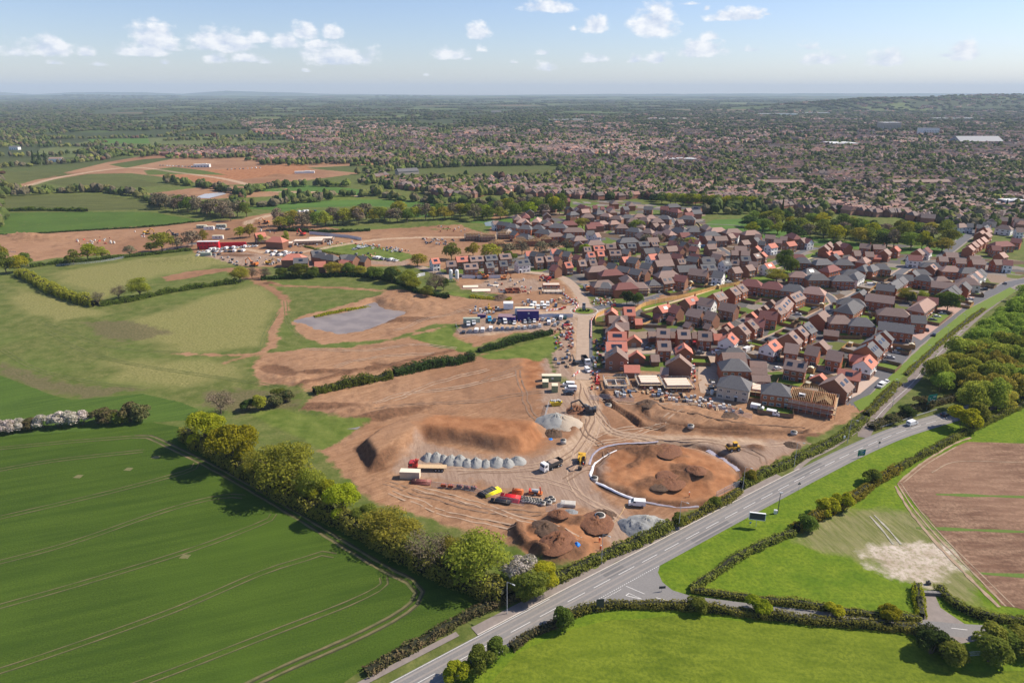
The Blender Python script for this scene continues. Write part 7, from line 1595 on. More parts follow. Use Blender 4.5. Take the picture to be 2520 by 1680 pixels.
def pipes(u, v, hd, L, cols, rows_, r, mm, label, hollow=True):
    root = MB(); 
    for j in range(rows_):
        for i in range(cols - j): root.tube((-L / 2, (i - (cols - 1 - j) / 2) * 2.05 * r, r + j * r * 1.75), (L / 2, (i - (cols - 1 - j) / 2) * 2.05 * r, r + j * r * 1.75), r, r, 10, 0)
    for x in (-L * .3, L * .3): root.box((x, 0, rows_ * r * 1.75 + r * .45), (.08, (cols - rows_ + 1) * 2 * r, .05), 1)
    return tag(root.build("pipe_stack", [mm, m_tim], None, True, on(u, v, .03), R(hd)), label, "pipes")
m_ypipe = mat("yellow_pipe", (.80, .72, .02), rough=.4, var=.06); m_rpipe = mat("red_pipe", (.72, .03, .04), rough=.4, var=.08); m_opipe = mat("orange_pipe", (.66, .17, .05), rough=.5, var=.1); m_kpipe = mat("black_pipe", (.03, .03, .035), rough=.5); m_bpipe = mat("clay_pipe", (.30, .11, .09), rough=.4)
pipes(1210, 1212, 38, 6.2, 8, 3, .17, m_ypipe, "stack of bright yellow pipes beside the black coils"); pipes(1199, 1213, 42, 6.0, 6, 2, .24, m_kpipe, "black corrugated pipes left of the yellow stack"); pipes(1256, 1229, -16, 6.4, 8, 4, .2, m_rpipe, "large stack of bright red pipes"); pipes(1274, 1213, -14, 3.4, 6, 4, .2, m_opipe, "strapped orange pipe bundles behind the red stack"); pipes(1232, 1236, -12, 6.4, 3, 1, .34, m_kpipe, "long black pipes in front of the red stack"); pipes(1037, 1187, -6, 6.4, 6, 3, .2, m_bpipe, "dark red-brown pipes in front of the cream container")
m_conc = bumpy(mat("concrete", (.50, .47, .42), var=.15, scale=1.5), 6, .3, .05); m_hole = mat("dark_inside", (.03, .03, .03))
def ring(u, v, r, h, label, group=None, mm=None, dz=0):
    b = MB(); b.tube((0, 0, 0), (0, 0, h), r, r, 18, 0); b.tube((0, 0, h - .02), (0, 0, h + .01), r * .8, r * .8, 18, 1); return tag(b.build("concrete_ring", [mm or m_conc, m_hole], None, True, on(u, v, dz)), label, "concrete ring", group)
for k in range(24): ring(1284 + (k % 8) * 6.6 + (k // 8) * 1.5, 1227 + (k // 8) * 4.5 + (k % 8) * .9, .55, .8, "small grey-white concrete ring in the block beside the red pipes", "small concrete rings")
for k, (u, v) in enumerate([(1336, 1243), (1344, 1236), (1352, 1240), (1347, 1232), (1361, 1234), (1356, 1229)]): ring(u, v, .85, 1.0, "larger concrete ring right of the small ring block", "larger concrete rings")
for k, (u, v, r, h, lb) in enumerate([(1476, 1283, 1.6, 2.1, "pale concrete chamber among the soil heaps"), (1386, 1091, 1.1, 1.5, "white-wrapped concrete chamber at the platform corner"), (1497, 996, 1.3, 1.2, "concrete chamber beside the curved trench"), (1699, 1059, 1.2, 1.2, "concrete chamber on the middle of long trench"), (1953, 1069, 1.2, 1.2, "concrete chamber at right end of the long trench"), (1463, 1176, 1.2, 1.4, "round concrete chamber where the white sheet begins"), (1835, 1180, 1.2, .4, "concrete ring lying by the hedge and wire fence"), (1440, 1003, 1.2, 1.3, "concrete chamber behind the dark excavator")]): ring(u, v, r, h, lb)
b = MB(); b.box((0, 0, .5), (4.6, 2.4, .9)); b.box((0, 0, 1.0), (4.2, 2.0, .1)); tag(b.build("concrete_slab_stack", [m_conc], None, False, on(1398, 1243), R(-8)), "flat grey concrete slabs stacked by the fence bases", "slabs")
for k in range(5):
    root = empty("cable_crate", on(1092 + k * 17.5 + (4 if k > 1 else 0), 1199 + k * 1.4, .03), R(-8)); b = MB(); b.box((0, 0, .1), (1.5, 1.1, .2)); b.build("pallet", [m_tim], root); b = MB()
    for i in range(4): b.tube((-.5 + i * .33, -.42, .75), (-.5 + i * .33, .42, .75), .5, .5, 12, i % 2)
    b.build("coil", [m_opipe if k < 2 else m_kpipe, m_bpipe], root); tag(root, f"pallet of coiled ducting, {ORD[k]} from left behind the wire fence", "pallet", "pallets of coiled ducting")

# ---------------------------------------------------------------- street furniture
def lamp_post(u, v, h, hd, label, arm=1.6, mm=None):
    root = empty("street_lamp", on(u, v), R(hd)); b = MB(); b.tube((0, 0, 0), (0, 0, 1.4), .11, .11, 8); b.tube((0, 0, 1.4), (0, 0, h), .075, .055, 8); b.tube((0, 0, h), (arm, 0, h + .12), .045, .035, 6); b.build("post", [mm or m_steel], root)
    b = MB(); b.box((arm + .3, 0, h + .1), (.8, .28, .16), taper=.8); b.build("lamp_head", [m_steel], root); return tag(root, label, "street lamp")
for k, (u, v, lb) in enumerate([(1248, 1510, "tall street lamp nearest the camera at the wheat field corner"), (1480, 1388, "street lamp in the hedge beside the orange-clad worker"), (1670, 1302, "street lamp in the hedge right of the stone piles"), (1826, 1213, "street lamp by the right edge of earth ring"), (1954, 1148, "street lamp in the hedge right of the yellow dumper"), (2085, 1090, "street lamp where the path leaves the main road")]): lamp_post(u, v, 9.6, -35, lb)
for k, (u, v) in enumerate([(2196, 1000), (2206, 966), (2249, 919), (2286, 878), (2330, 832), (2372, 800)]): lamp_post(u, v, 6, 160, f"slim street lamp on estate green, {ORD[k]} along the old road", 0.6)
for k, (u, v, lb) in enumerate([(1727, 864, "street lamp before the linked house with solar panels"), (1808, 797, "street lamp beside the brown garages"), (1612, 757, "white street lamp on the grass inside the fence"), (1846, 866, "street lamp beside the white box van"), (2168, 716, "street lamp above the dark slate roof"), (1760, 695, "street lamp above the timber fence"), (2138, 792, "street lamp between the hipped houses"), (1355, 680, "street lamp beside the haul road bend"), (2280, 800, "street lamp on the tarmac by the red paving"), (1550, 745, "street lamp at mouth of the fenced estate road"), (1632, 665, "street lamp among the slate roofed terraces")]): lamp_post(u, v, 6, 180, lb, .8)
def sign(u, v, w, h, zb, hd, faces, label, legs=2, name="road_sign", thick=.12, extra=None):
    root = empty(name, on(u, v), R(hd)); b = MB(); b.box((0, 0, zb + h / 2), (w, thick, h)); pn = b.build("panel", [faces], root)
    for i in range(legs): x = 0 if legs == 1 else (-w * .35 + i * w * .7 / (legs - 1)); m = MB(); m.tube((x, .1, 0), (x, .1, zb + h * .8), .06, .06, 8); m.build("post", [m_steel], root)
    if extra: extra(pn, zb)
    return tag(root, label, "sign")
m_sgreen = mat("sign_green", (.005, .17, .12), rough=.4, var=.05); m_sback = mat("sign_back", (.06, .065, .07), rough=.5); m_swhite = mat("sign_white", (.82, .82, .80), rough=.4, var=.03); m_sblue = mat("sign_blue", (.03, .16, .45), rough=.4)
def text(body, size, loc, parent, m, rot=(R(90), 0, 0)):
    c = bpy.data.curves.new("lettering", 'FONT'); c.body = body; c.size = size; c.align_x = 'CENTER'; c.extrude = .01; tmp = bpy.data.objects.new("t", c); COL.objects.link(tmp)
    dg = bpy.context.evaluated_depsgraph_get(); me = bpy.data.meshes.new_from_object(tmp.evaluated_get(dg)); bpy.data.objects.remove(tmp); me.materials.clear(); me.materials.append(m)
    o = link("lettering", me, parent, loc); o.rotation_euler = rot; return o
def diag(pn, zb):
    b = MB(); c = (-.1, -.075, zb + 1.75)
    for i in range(18):
        a = 2 * math.pi * i / 18; b.box((c[0] + math.cos(a) * .38, c[1], c[2] + math.sin(a) * .38), (.16, .02, .1), ry=-(a + 1.57))
    for a, l in ((-1.6, 1.0), (.4, .75), (1.3, .6), (2.5, .8), (3.4, .5)): b.box((c[0] + math.cos(a) * (.42 + l / 2), c[1], c[2] + math.sin(a) * (.42 + l / 2)), (l, .02, .11), ry=-a)
    b.build("diagram", [m_swhite], pn)
    b = MB()
    for (x, z, w_) in ((.9, 3.6, 1.7), (.9, 3.25, 1.2), (-1.2, 3.0, 1.0), (1.2, 2.0, 1.1), (1.2, 1.7, .8), (-1.4, 1.5, .9)):
        n = max(4, int(w_ / .16))
        for i in range(n): b.box((x - w_ / 2 + (i + .5) * w_ / n, -.075, zb + z), (w_ / n * .62, .02, .15 if i % 3 else .2))
    b.build("legend", [m_swhite], pn); b = MB(); b.box((.9, -.075, zb + 3.6), (.01, .02, .01)); 
sign(2288, 1008, 4.6, 4.4, 2.2, 18, m_sgreen, "large green direction sign with white roundabout diagram", 3, extra=diag)
def bars(pn, zb):
    b = MB()
    for (x, z, w_) in ((-.3, 1.9, 1.9), (-.5, 1.45, 1.5), (.2, 1.0, 1.6), (-.3, .55, 1.9)):
        n = int(w_ / .2)
        for i in range(n): b.box((x - w_ / 2 + (i + .5) * w_ / n, -.075, zb + z), (w_ / n * .6, .02, .14))
    b.build("legend", [m_swhite], pn); b = MB(); b.box((.8, -.078, zb + 1.3), (.9, .02, .55)); b.build("patch", [m_sblue], pn)
sign(2118, 1127, 3.0, 2.3, 1.0, 14, m_sgreen, "green direction sign on two posts beside the main road", 2, extra=bars)
def frame(pn, zb):
    b = MB()
    for z in (zb - .02, zb + 2.22): b.box((0, 0, z), (4.5, .5, .16))
    for x in (-2.22, 2.22): b.box((x, 0, zb + 1.1), (.14, .5, 2.3))
    b.build("frame", [m_swhite], pn)
sign(1860, 1296, 4.3, 2.2, 2.6, -12, m_sback, "black electronic message sign in white frame on one post", 1, "message_sign", .3, frame)
sign(1476, 1504, 1.9, 2.6, 1.2, 8, m_sback, "dark back of a tall sign at left of the junction", 2); sign(1629, 1455, 1.7, .7, 1.0, 6, m_sback, "small dark-backed sign at right corner of the junction", 1)
b_ = empty("warning_sign", on(1965, 1206), R(10)); m = MB(); m.tube((0, 0, 0), (0, 0, 2.9), .045, .045, 8); m.build("post", [m_steel], b_); m = MB(); m.add([(-.6, .08, 2.1), (.6, .08, 2.1), (0, .08, 3.1), (-.6, .04, 2.1), (.6, .04, 2.1), (0, .04, 3.1)], [(0, 1, 2), (5, 4, 3), (0, 3, 4, 1), (1, 4, 5, 2), (2, 5, 3, 0)]); m.build("panel", [m_sback], b_); tag(b_, "triangular warning sign seen from behind on bright verge", "sign")
sign(2162, 1102, .7, .7, 1.9, 10, m_sback, "small dark sign on thin pole right of the green sign", 1); sign(2076, 1088, .7, .9, 1.7, 10, m_swhite, "small pale sign at the path junction", 1); sign(1846, 1292, .5, .4, .7, 5, m_sblue, "tiny blue marker left of the message sign", 1)
b_ = empty("camera_pole", on(1913.5, 1262)); m = MB(); m.tube((0, 0, 0), (0, 0, 7.0), .13, .09, 8); m.build("pole", [m_sback], b_); m = MB(); m.box((.2, 0, 7.1), (1.0, .35, .3)); m.build("camera_head", [m_steel], b_); tag(b_, "dark camera pole on the verge right of message sign", "pole")
b = MB(); b.box((0, 0, .6), (.9, .6, 1.2)); b.box((0, 0, 1.23), (1.0, .7, .08)); tag(b.build("roadside_cabinet", [m_swhite], None, False, on(1908, 1263)), "pale roadside cabinet at foot of the camera pole", "cabinet")
b_ = empty("totem_sign", (rc[0] - .3, rc[1] + .5, .24)); m = MB(); m.box((0, 0, 2.3), (1.9, .5, 4.4)); pn = m.build("panel", [mat("totem_grey", (.36, .39, .42), rough=.4)], b_); m = MB(); m.box((0, -.27, 3.7), (1.4, .05, .9)); m.box((0, -.27, 1.6), (1.3, .05, .3)); m.build("lettering_band", [m_sback], pn); tag(b_, "grey totem sign on the small planted roundabout", "sign")
for k in range(10):
    a = k * .63; tree(rc[0] + math.cos(a) * 2.6, rc[1] - 1 + math.sin(a) * 1.3, 1.0, 1.4, 'bush_dark', z=.25, name="shrub", cat="shrub", label="low shrub planted at foot of the roundabout totem", group="shrubs on the roundabout")
# crash barrier
b_ = empty("crash_barrier", on(2166, 1054)); P = smooth_line(GL([(2166, 1054), (2210, 1040), (2260, 1024), (2305, 1010)]), 3); m = MB()
for i in range(len(P) - 1):
    p, q = P[i] - P[0], P[i + 1] - P[0]; d = q - p; m.box(((p[0] + q[0]) / 2, (p[1] + q[1]) / 2, .62), (np.hypot(*d) + .02, .08, .34), rz=math.atan2(d[1], d[0]))
m.build("rail", [m_steel], b_)
for p in P[::2]: m = MB(); m.box((p[0] - P[0][0], p[1] - P[0][1] + .12, .35), (.12, .12, .7)); m.build("post", [m_steel], b_)
tag(b_, "grey steel crash barrier below the brown scrub bank", "barrier")

# ---------------------------------------------------------------- fences, hoardings, barriers
def fence(L, h, mm, label, name="fence", cat="fence", gap=2.4, post=True, th=.06, conv=GL, step=6):
    P = smooth_line(conv(L), step) if len(L) > 2 else smooth_line(conv(L), step); root = empty(name, (P[0][0], P[0][1], gz(*P[0]) + .02)); m = MB(); pm = MB()
    for i in range(len(P) - 1):
        p, q = P[i] - P[0], P[i + 1] - P[0]; d = q - p; l = np.hypot(*d); zc = gz(*P[i]) - gz(*P[0])
        m.box(((p[0] + q[0]) / 2, (p[1] + q[1]) / 2, h / 2 + zc + .05), (l, th, h), rz=math.atan2(d[1], d[0])); pm.box((p[0], p[1], h / 2 + .1 + zc), (.12, .12, h + .2))
    m.build("panel", [mm], root)
    if post: pm.build("post", [mm], root)
    return tag(root, label, cat)
m_tfence, t, b = newmat("new_timber_boards"); w = N(t, 'ShaderNodeTexNoise', i_Scale=3.0, i_Detail=2); t.links.new(worldco(t, (1, 1, .05)), w.inputs['Vector']); t.links.new(mixc(t, rng_(t, w.outputs[0], .35, .65), (.52, .29, .10), (.70, .43, .18)), b.inputs['Base Color'])
fence([(1563, 768), (1590, 752), (1651, 739.5), (1712, 725.5), (1763.5, 711), (1804, 704), (1835, 697)], 2.3, m_tfence, "long new timber fence curving along the estate's upper edge", step=5)
fence([(1541, 763), (1487, 770), (1470, 778), (1464, 790), (1466, 800), (1490, 802)], 1.9, m_tfence, "curved timber fence round the garden by the roundabout"); fence([(1543, 804), (1580, 806), (1640, 808)], 1.8, m_fenced, "brown fence behind the first linked houses"); fence([(1580, 802), (1610, 790)], 1.3, m_tfence, "pale open-slatted timber fence beside the red garage")
m_hoard = mat("white_hoarding", (.66, .67, .70), rough=.5, var=.12, scale=.3)
fence([(1137, 686), (1232, 685)], 2.4, m_hoard, "white hoarding in front of the brick house row", "hoarding", "hoarding"); fence([(1322, 784), (1360, 782), (1410, 782)], 2.2, m_hoard, "white hoarding above the haul road car cluster", "hoarding", "hoarding"); fence([(762, 577), (800, 580), (860, 586), (890, 592)], 2.6, m_hoard, "long curved white hoarding on the far middle site", "hoarding", "hoarding"); fence([(1014, 686), (1035, 680), (1046, 678)], 2.2, m_hoard, "short white hoarding left of the white house", "hoarding", "hoarding")
m_mesh = bpy.data.materials.new("fence_mesh"); m_mesh.use_nodes = True; t = m_mesh.node_tree; t.nodes.clear(); d = N(t, 'ShaderNodeBsdfDiffuse'); d.inputs[0].default_value = (.42, .45, .52, 1); tr = N(t, 'ShaderNodeBsdfTransparent'); mx = N(t, 'ShaderNodeMixShader', i_0=.68); t.links.new(d.outputs[0], mx.inputs[1]); t.links.new(tr.outputs[0], mx.inputs[2]); o_ = N(t, 'ShaderNodeOutputMaterial'); t.links.new(mx.outputs[0], o_.inputs[0])
def wire(L, label, h=2.0, conv=GL):
    P = smooth_line(conv(L), 3.4); root = empty("wire_fence", (P[0][0], P[0][1], gz(*P[0]))); m = MB(); f = MB()
    for i in range(len(P) - 1):
        p, q = P[i] - P[0], P[i + 1] - P[0]; z = gz(*P[i]) - gz(*P[0]); m.add([(p[0], p[1], .15 + z), (q[0], q[1], .15 + z), (q[0], q[1], h + z), (p[0], p[1], h + z)], [(0, 1, 2, 3)])
        for e in (.15, h): f.tube((p[0], p[1], e + z), (q[0], q[1], e + z), .035, .035, 4)
        f.tube((p[0], p[1], z), (p[0], p[1], h + z), .04, .04, 4)
    m.build("mesh_panel", [m_mesh], root); f.build("frame", [m_steel], root); return tag(root, label, "fence")
wire([(1122, 800), (1125, 812), (1140, 822), (1180, 820), (1250, 816), (1320, 809), (1335, 806)], "grey mesh fence round the lower edge of site car park"); wire([(1352, 995), (1345, 1015), (1340, 1035)], "wire fence panels left of the big gravel pile"); wire([(1062, 1197), (1110, 1202), (1165, 1210), (1215, 1232), (1260, 1240), (1290, 1246)], "wire fence along the front of the pipe stacks"); wire([(1343, 1262), (1368, 1256), (1390, 1247)], "leaning wire fence panel by the concrete slabs")
wire([(1762, 1222), (1800, 1204), (1820, 1196)], "rusty wire fence at bottom of the earth ring"); wire([(1560, 990), (1500, 985), (1450, 982)], "wire fence below the stacked steel reinforcement"); wire([(1740, 1010), (1800, 1022), (1850, 1035)], "wire fence below the stacked grey blocks"); wire([(140, 655), (250, 645), (330, 630), (430, 612), (490, 600)], "pale post and wire fence along the pale meadow's top edge", 1.4); wire([(0, 620), (40, 622)], "short wire fence at far left", 1.4)
wire([(2377, 1615), (2410, 1612)], "metal field gate by the bottom right hedge", 1.3)
def barriers(P0, P1, n, label, grp):
    for k in range(n):
        f = (k + .5) / n; u = P0[0] + (P1[0] - P0[0]) * f; v = P0[1] + (P1[1] - P0[1]) * f; x0, y0 = G(*P0); x1, y1 = G(*P1)
        m = MB(); m.prof([(-.95, .0), (-.95, .85), (.95, .85), (.95, 0)], -.16, .16); m.box((0, 0, .1), (2.0, .5, .2)); tag(m.build("plastic_barrier", [m_redp if k % 2 else m_swhite], None, False, on(u, v, .12), math.atan2(y1 - y0, x1 - x0)), f"{'red' if k % 2 else 'white'} plastic barrier {label}", "barrier", ("red" if k % 2 else "white") + " barriers " + grp)
barriers((1464, 780), (1455, 790), 6, "in the curve just below the roundabout", "below the roundabout"); barriers((1455, 792), (1454, 832), 16, "in the line along the haul road kerb", "along the haul road"); barriers((1329, 680), (1423, 752), 30, "in the line along the haul road's upper bend", "along the upper bend"); barriers((1423, 752), (1412, 768), 6, "at the turn into the upper compound", "at the compound turn"); barriers((1345, 768), (1385, 760), 10, "above the white hoarding", "above the hoarding"); barriers((1470, 920), (1468, 942), 10, "right of the small white van", "right of the small van"); barriers((1412, 925), (1425, 916), 5, "left of the haul road near the minibuses", "near the minibuses"); barriers((1502, 856), (1520, 880), 5, "in front of the red roofed houses", "before the red roofed houses")
for k, (u, v) in enumerate([(1378, 762), (1387, 758), (1402, 745), (1390, 745)]): barriers((u - 4, v), (u + 4, v), 2, "beside the upper compound entrance", "by the compound entrance")
# gate blocks at the field entrance
b = MB()
for i in range(6): b.box((-3.0 + i * 1.2, 0, .45), (1.15, .9, .9))
tag(b.build("concrete_block_barrier", [mat("dark_concrete", (.20, .19, .18), var=.2)], None, False, on(2281, 1462), R(-4)), "dark concrete blocks closing the field entrance", "barrier"); b = MB(); b.box((0, 0, .4), (.9, .8, .8)); b.tube((0, 0, .8), (0, 0, 1.2), .2, .2, 8); tag(b.build("water_trough", [m_dark], None, False, on(2284, 1437)), "small black tank on the chalky patch", "tank")

# ---------------------------------------------------------------- geotextile, sheets
def cloth(L, w, mm, label, name="ground_sheet", h=.35):
    P = smooth_line(GL(L), .8); d = np.gradient(P, axis=0); d /= np.linalg.norm(d, axis=1)[:, None]; n = np.stack([-d[:, 1], d[:, 0]], 1); rg2 = np.random.default_rng(3); m_ = len(P); k = 7; V = []
    for j in range(k):
        o = (j / (k - 1) - .5) * w; wob = .35 * (fbm(np.arange(m_) / 2.2, np.full(m_, j * .7), 5) - .5)
        X = P + n * (o + wob)[:, None]; z = np.array([gz(*p) for p in P]) + .08 + h * np.sin(math.pi * j / (k - 1)) * (.5 + fbm(np.arange(m_) / 1.3, np.full(m_, j * 1.0), 6)); V.append(np.column_stack([X, z]))
    V = np.vstack(V); Fq = [(j * m_ + i, j * m_ + i + 1, (j + 1) * m_ + i + 1, (j + 1) * m_ + i) for j in range(k - 1) for i in range(m_ - 1)]
    return tag(link(name, npmesh(name, V, Fq, [mm], smooth=True)), label, "sheeting")
m_gtx = mat("white_geotextile", (.78, .78, .82), var=.1, scale=2); m_gtp = mat("grey_membrane", (.33, .31, .37), var=.3, scale=1)
cloth([(1518, 1103), (1490, 1115), (1468, 1128), (1460, 1139)], .6, m_gtx, "narrow white sheet along upper left of the earth ring"); cloth([(1460, 1141), (1455, 1155), (1452, 1168), (1462, 1178)], 1.1, m_gtx, "crumpled white sheeting at left end of the earth ring", h=.5); cloth([(1464, 1178), (1498, 1198), (1531, 1213), (1572, 1225)], 1.15, m_gtx, "wide white sheet along the lower left of earth ring", h=.4)
cloth([(1449, 1142), (1458, 1120), (1480, 1103), (1530, 1091), (1620, 1082)], .9, m_gtp, "grey-purple membrane outside the top of earth ring", h=.15); cloth([(1590, 1228), (1640, 1236), (1680, 1240), (1720, 1237)], .9, m_gtp, "grey membrane along the bottom of earth ring", h=.2); cloth([(1745, 1100), (1780, 1120), (1815, 1150)], 3.2, m_gtp, "dark wet membrane right of the earth ring", h=.1)
m_btp = mat("blue_tarpaulin", (.02, .20, .62), rough=.4, var=.15)
heap(1419, 1357, 1.0, .9, m_btp, "bright blue tarpaulin bundle near the roadside hedge", "tarpaulin", name="tarpaulin"); heap(1464, 1267, 1.5, .6, m_btp, "small blue tarpaulin behind the concrete chamber", "tarpaulin", name="tarpaulin"); heap(1355, 1080, .9, .3, m_btp, "tiny blue sheet on the orange platform edge", "tarpaulin", name="tarpaulin")
cloth([(1492, 1318), (1510, 1290), (1530, 1262), (1540, 1240)], .12, mat("orange_rope", (.62, .42, .2)), "thin orange hose running from van to stone piles", "hose", .05)

# ---------------------------------------------------------------- people
def person(u, v, hd, label, top, leg, dz=0, lean=0.0):
    J = [((0, 0, .92), .15), ((0, 0, 1.15), .15), ((0, 0, 1.38), .17), ((0, 0, 1.5), .065), ((.02, 0, 1.62), .1), ((.02, 0, 1.72), .09),
         ((0, .1, .88), .1), ((.03, .12, .48), .075), ((0, .13, .08), .055), ((.14, .14, .03), .045), ((0, -.1, .88), .1), ((.05, -.12, .48), .075), ((-.03, -.13, .08), .055), ((.11, -.14, .03), .045),
         ((0, .2, 1.4), .065), ((.04, .27, 1.13), .05), ((.16, .25, .92), .04), ((.2, .24, .84), .035), ((0, -.2, 1.4), .065), ((.04, -.27, 1.13), .05), ((.16, -.25, .92), .04), ((.2, -.24, .84), .035)]
    Ed = [(0, 1), (1, 2), (2, 3), (3, 4), (4, 5), (0, 6), (6, 7), (7, 8), (8, 9), (0, 10), (10, 11), (11, 12), (12, 13), (2, 14), (14, 15), (15, 16), (16, 17), (2, 18), (18, 19), (19, 20), (20, 21)]
    me = bpy.data.meshes.new("person"); me.from_pydata([Vector(j[0]) + Vector((lean * max(0, j[0][2] - .9), 0, 0)) for j in J], Ed, []); o = link("person", me, None, on(u, v, dz), R(hd)); o.scale = (1.06,) * 3
    sk = o.modifiers.new("skin", 'SKIN'); me.skin_vertices.new() if not me.skin_vertices else None
    for i, j in enumerate(J): me.skin_vertices[0].data[i].radius = (j[1], j[1])
    me.skin_vertices[0].data[0].use_root = True; sub = o.modifiers.new("s", 'SUBSURF'); sub.levels = sub.render_levels = 1
    dg = bpy.context.evaluated_depsgraph_get(); nm = bpy.data.meshes.new_from_object(o.evaluated_get(dg)); o.modifiers.clear(); nm.name = "person"
    for m_ in (top, leg, mat("skin", (.5, .3, .22), rough=.4), m_swhite): nm.materials.append(m_)
    for p in nm.polygons:
        c = p.center; p.material_index = 3 if c.z > 1.7 else 2 if c.z > 1.52 else (0 if c.z > .9 else 1)
        if abs(c.y) > .2 and c.z < .93: p.material_index = 2
    o.data = nm; nm.polygons.foreach_set("use_smooth", [True] * len(nm.polygons)); h = MB(); h.tube((.02 + lean * .8, 0, 1.74), (.02 + lean * .8, 0, 1.86), .13, .07, 10); h.tube((.05 + lean * .8, 0, 1.735), (.05 + lean * .8, 0, 1.75), .17, .16, 10); h.build("hard_hat", [m_swhite], o)
    return tag(o, label, "person")
m_hiv = mat("hi_vis_orange", (.85, .12, .03), rough=.7, var=.1); m_trs = mat("dark_trousers", (.04, .045, .06))
person(1475, 1339, -100, "person in full orange work clothes and white helmet by the trench", m_hiv, m_hiv); person(1696, 1222, 160, "person in orange vest standing inside the earth ring", m_hiv, m_trs); person(1477, 1358, 60, "person in orange vest bending in the trench by the hedge", m_hiv, m_trs, -.3, .4); person(1435, 1148, 20, "person in orange vest beside the yellow excavator", m_hiv, m_trs)
person(1273, 796, 90, "left of two people in orange before the purple cabin", m_hiv, m_trs); person(1281, 796, 90, "right of two people in orange before the purple cabin", m_hiv, m_trs); person(1328, 795, 90, "person in orange at right end of the cabin car row", m_hiv, m_trs); person(1179, 803, 90, "person in orange beside the grey-green container", m_hiv, m_trs); person(1569, 1246, 100, "person in orange reaching into the open white van", m_hiv, m_trs)
# ---------------------------------------------------------------- unfinished houses
m_block = mat("pale_blockwork", (.55, .50, .44), var=.18); m_deck = mat("pale_floor_boards", (.80, .66, .52), var=.12, scale=1.5); m_truss = mat("roof_timber", (.72, .50, .27), var=.18, scale=2)
def scaffold(root, hx, hy, lifts, z0=0.0, pole=m_steel):
    """poles and boarded lifts round a plan of half size hx, hy"""
    ox, oy = hx + 1.1, hy + 1.1; H_ = lifts * 2.0 + 1.4
    for (ax, ay, bx, by) in ((-ox, -oy, ox, -oy), (ox, -oy, ox, oy), (ox, oy, -ox, oy), (-ox, oy, -ox, -oy)):
        n = max(2, int(math.hypot(bx - ax, by - ay) / 2.4)); b = MB()
        for i in range(n + 1):
            x = ax + (bx - ax) * i / n; y = ay + (by - ay) * i / n; b.tube((x, y, 0), (x, y, H_), .055, .055, 5)
        for l in range(1, lifts + 1):
            for e in (0, .55, 1.05): b.tube((ax, ay, l * 2 + e), (bx, by, l * 2 + e), .04, .04, 4)
        b.build("scaffold_frame", [pole], root)
        for l in range(1, lifts + 1):
            b = MB(); cx, cy_ = (ax + bx) / 2 * .95, (ay + by) / 2 * .95; b.box((cx, cy_, l * 2 - .06), (abs(bx - ax) * .98 + .6 if ay == by else .75, abs(by - ay) * .98 + .6 if ax == bx else .75, .07)); b.build("scaffold_board", [m_tim], root)
def unfinished(u, v, hd, Lx, Ly, hgt, label, lifts=1, top='deck', wm=None, wz=2.5, roofm=None):
    root = empty("unfinished_house", on(u, v, .03), R(hd)); hx, hy = Lx / 2, Ly / 2; wm = wm or WALL['n']
    b = MB(); t_ = .3
    for y in (-hy, hy): b.box((0, y, hgt / 2), (Lx, t_, hgt))
    for x in (-hx, hx): b.box((x, 0, hgt / 2), (t_, Ly - t_ * 1.02, hgt))
    b.box((0, 0, hgt / 2), (t_, Ly - t_ * 1.02, hgt * .98)); b.build("wall", [wm], root)
    for i in range(max(2, int(Lx / 3))):
        m = MB(); x = -hx + (i + .5) * Lx / max(2, int(Lx / 3)); m.box((x, -hy - t_ / 2 - .01, min(1.4, hgt * .55)), (1.2, .06, min(1.2, hgt * .5))); m.build("window_opening", [m_dark], root)
    if top == 'deck':
        b = MB(); n = 4
        for i in range(n): b.box((0, -hy + (i + .5) * Ly / n, hgt + .12), (Lx * .97, Ly / n - .35, .2))
        b.build("floor_deck", [m_deck], root)
    if top == 'truss':
        b = MB(); n = int(Lx / .65); rz_ = Ly * .36
        for i in range(n + 1):
            x = -hx + i * Lx / n; k = min(1, 2.2 * min(i, n - i) / n + .25)
            for s_ in (-1, 1): b.box((x, s_ * hy * .5 * 1.05, hgt + rz_ * k / 2), (.07, math.hypot(hy * 1.05, rz_ * k), .18), rx=-s_ * math.atan2(rz_ * k, hy * 1.05))
            b.box((x, 0, hgt + .1), (.07, Ly, .15)); b.box((x, hy * .3, hgt + rz_ * k * .35), (.06, .1, rz_ * k * .7)); b.box((x, -hy * .3, hgt + rz_ * k * .35), (.06, .1, rz_ * k * .7))
        b.build("roof_truss", [m_truss], root)
        if Ly > 9:
            b = MB()
            for i in range(9):
                for s_ in (-1, 1): b.box((hx * .55 + s_ * 1.4, -hy * .9 + i * .55, hgt + 1.2), (math.hypot(2.8, 2.0), .08, .16), ry=s_ * math.atan2(2.0, 2.8))
            b.build("cross_gable", [m_truss], root); b = MB(); b.box((-hx * .45, -hy * .55, hgt + 1.2), (2.3, 1.6, 1.3)); dm = b.build("dormer", [m_swhite], root); b = MB(); b.box((-hx * .45, -hy * .55 - .83, hgt + 1.2), (1.8, .05, .9)); b.build("dormer_window", [m_dark], dm)
    if roofm:
        rs = Ly * .36; b = MB(); b.add([(-hx - .3, -hy - .3, hgt), (hx + .3, -hy - .3, hgt), (hx + .3, hy + .3, hgt), (-hx - .3, hy + .3, hgt), (-hx + Ly * .4, 0, hgt + rs), (hx - Ly * .4, 0, hgt + rs)], [(0, 1, 5, 4), (2, 3, 4, 5), (1, 2, 5), (3, 0, 4), (3, 2, 1, 0)]); b.build("roof", [roofm], root)
    if lifts: scaffold(root, hx, hy, lifts)
    return tag(root, label, "unfinished house")
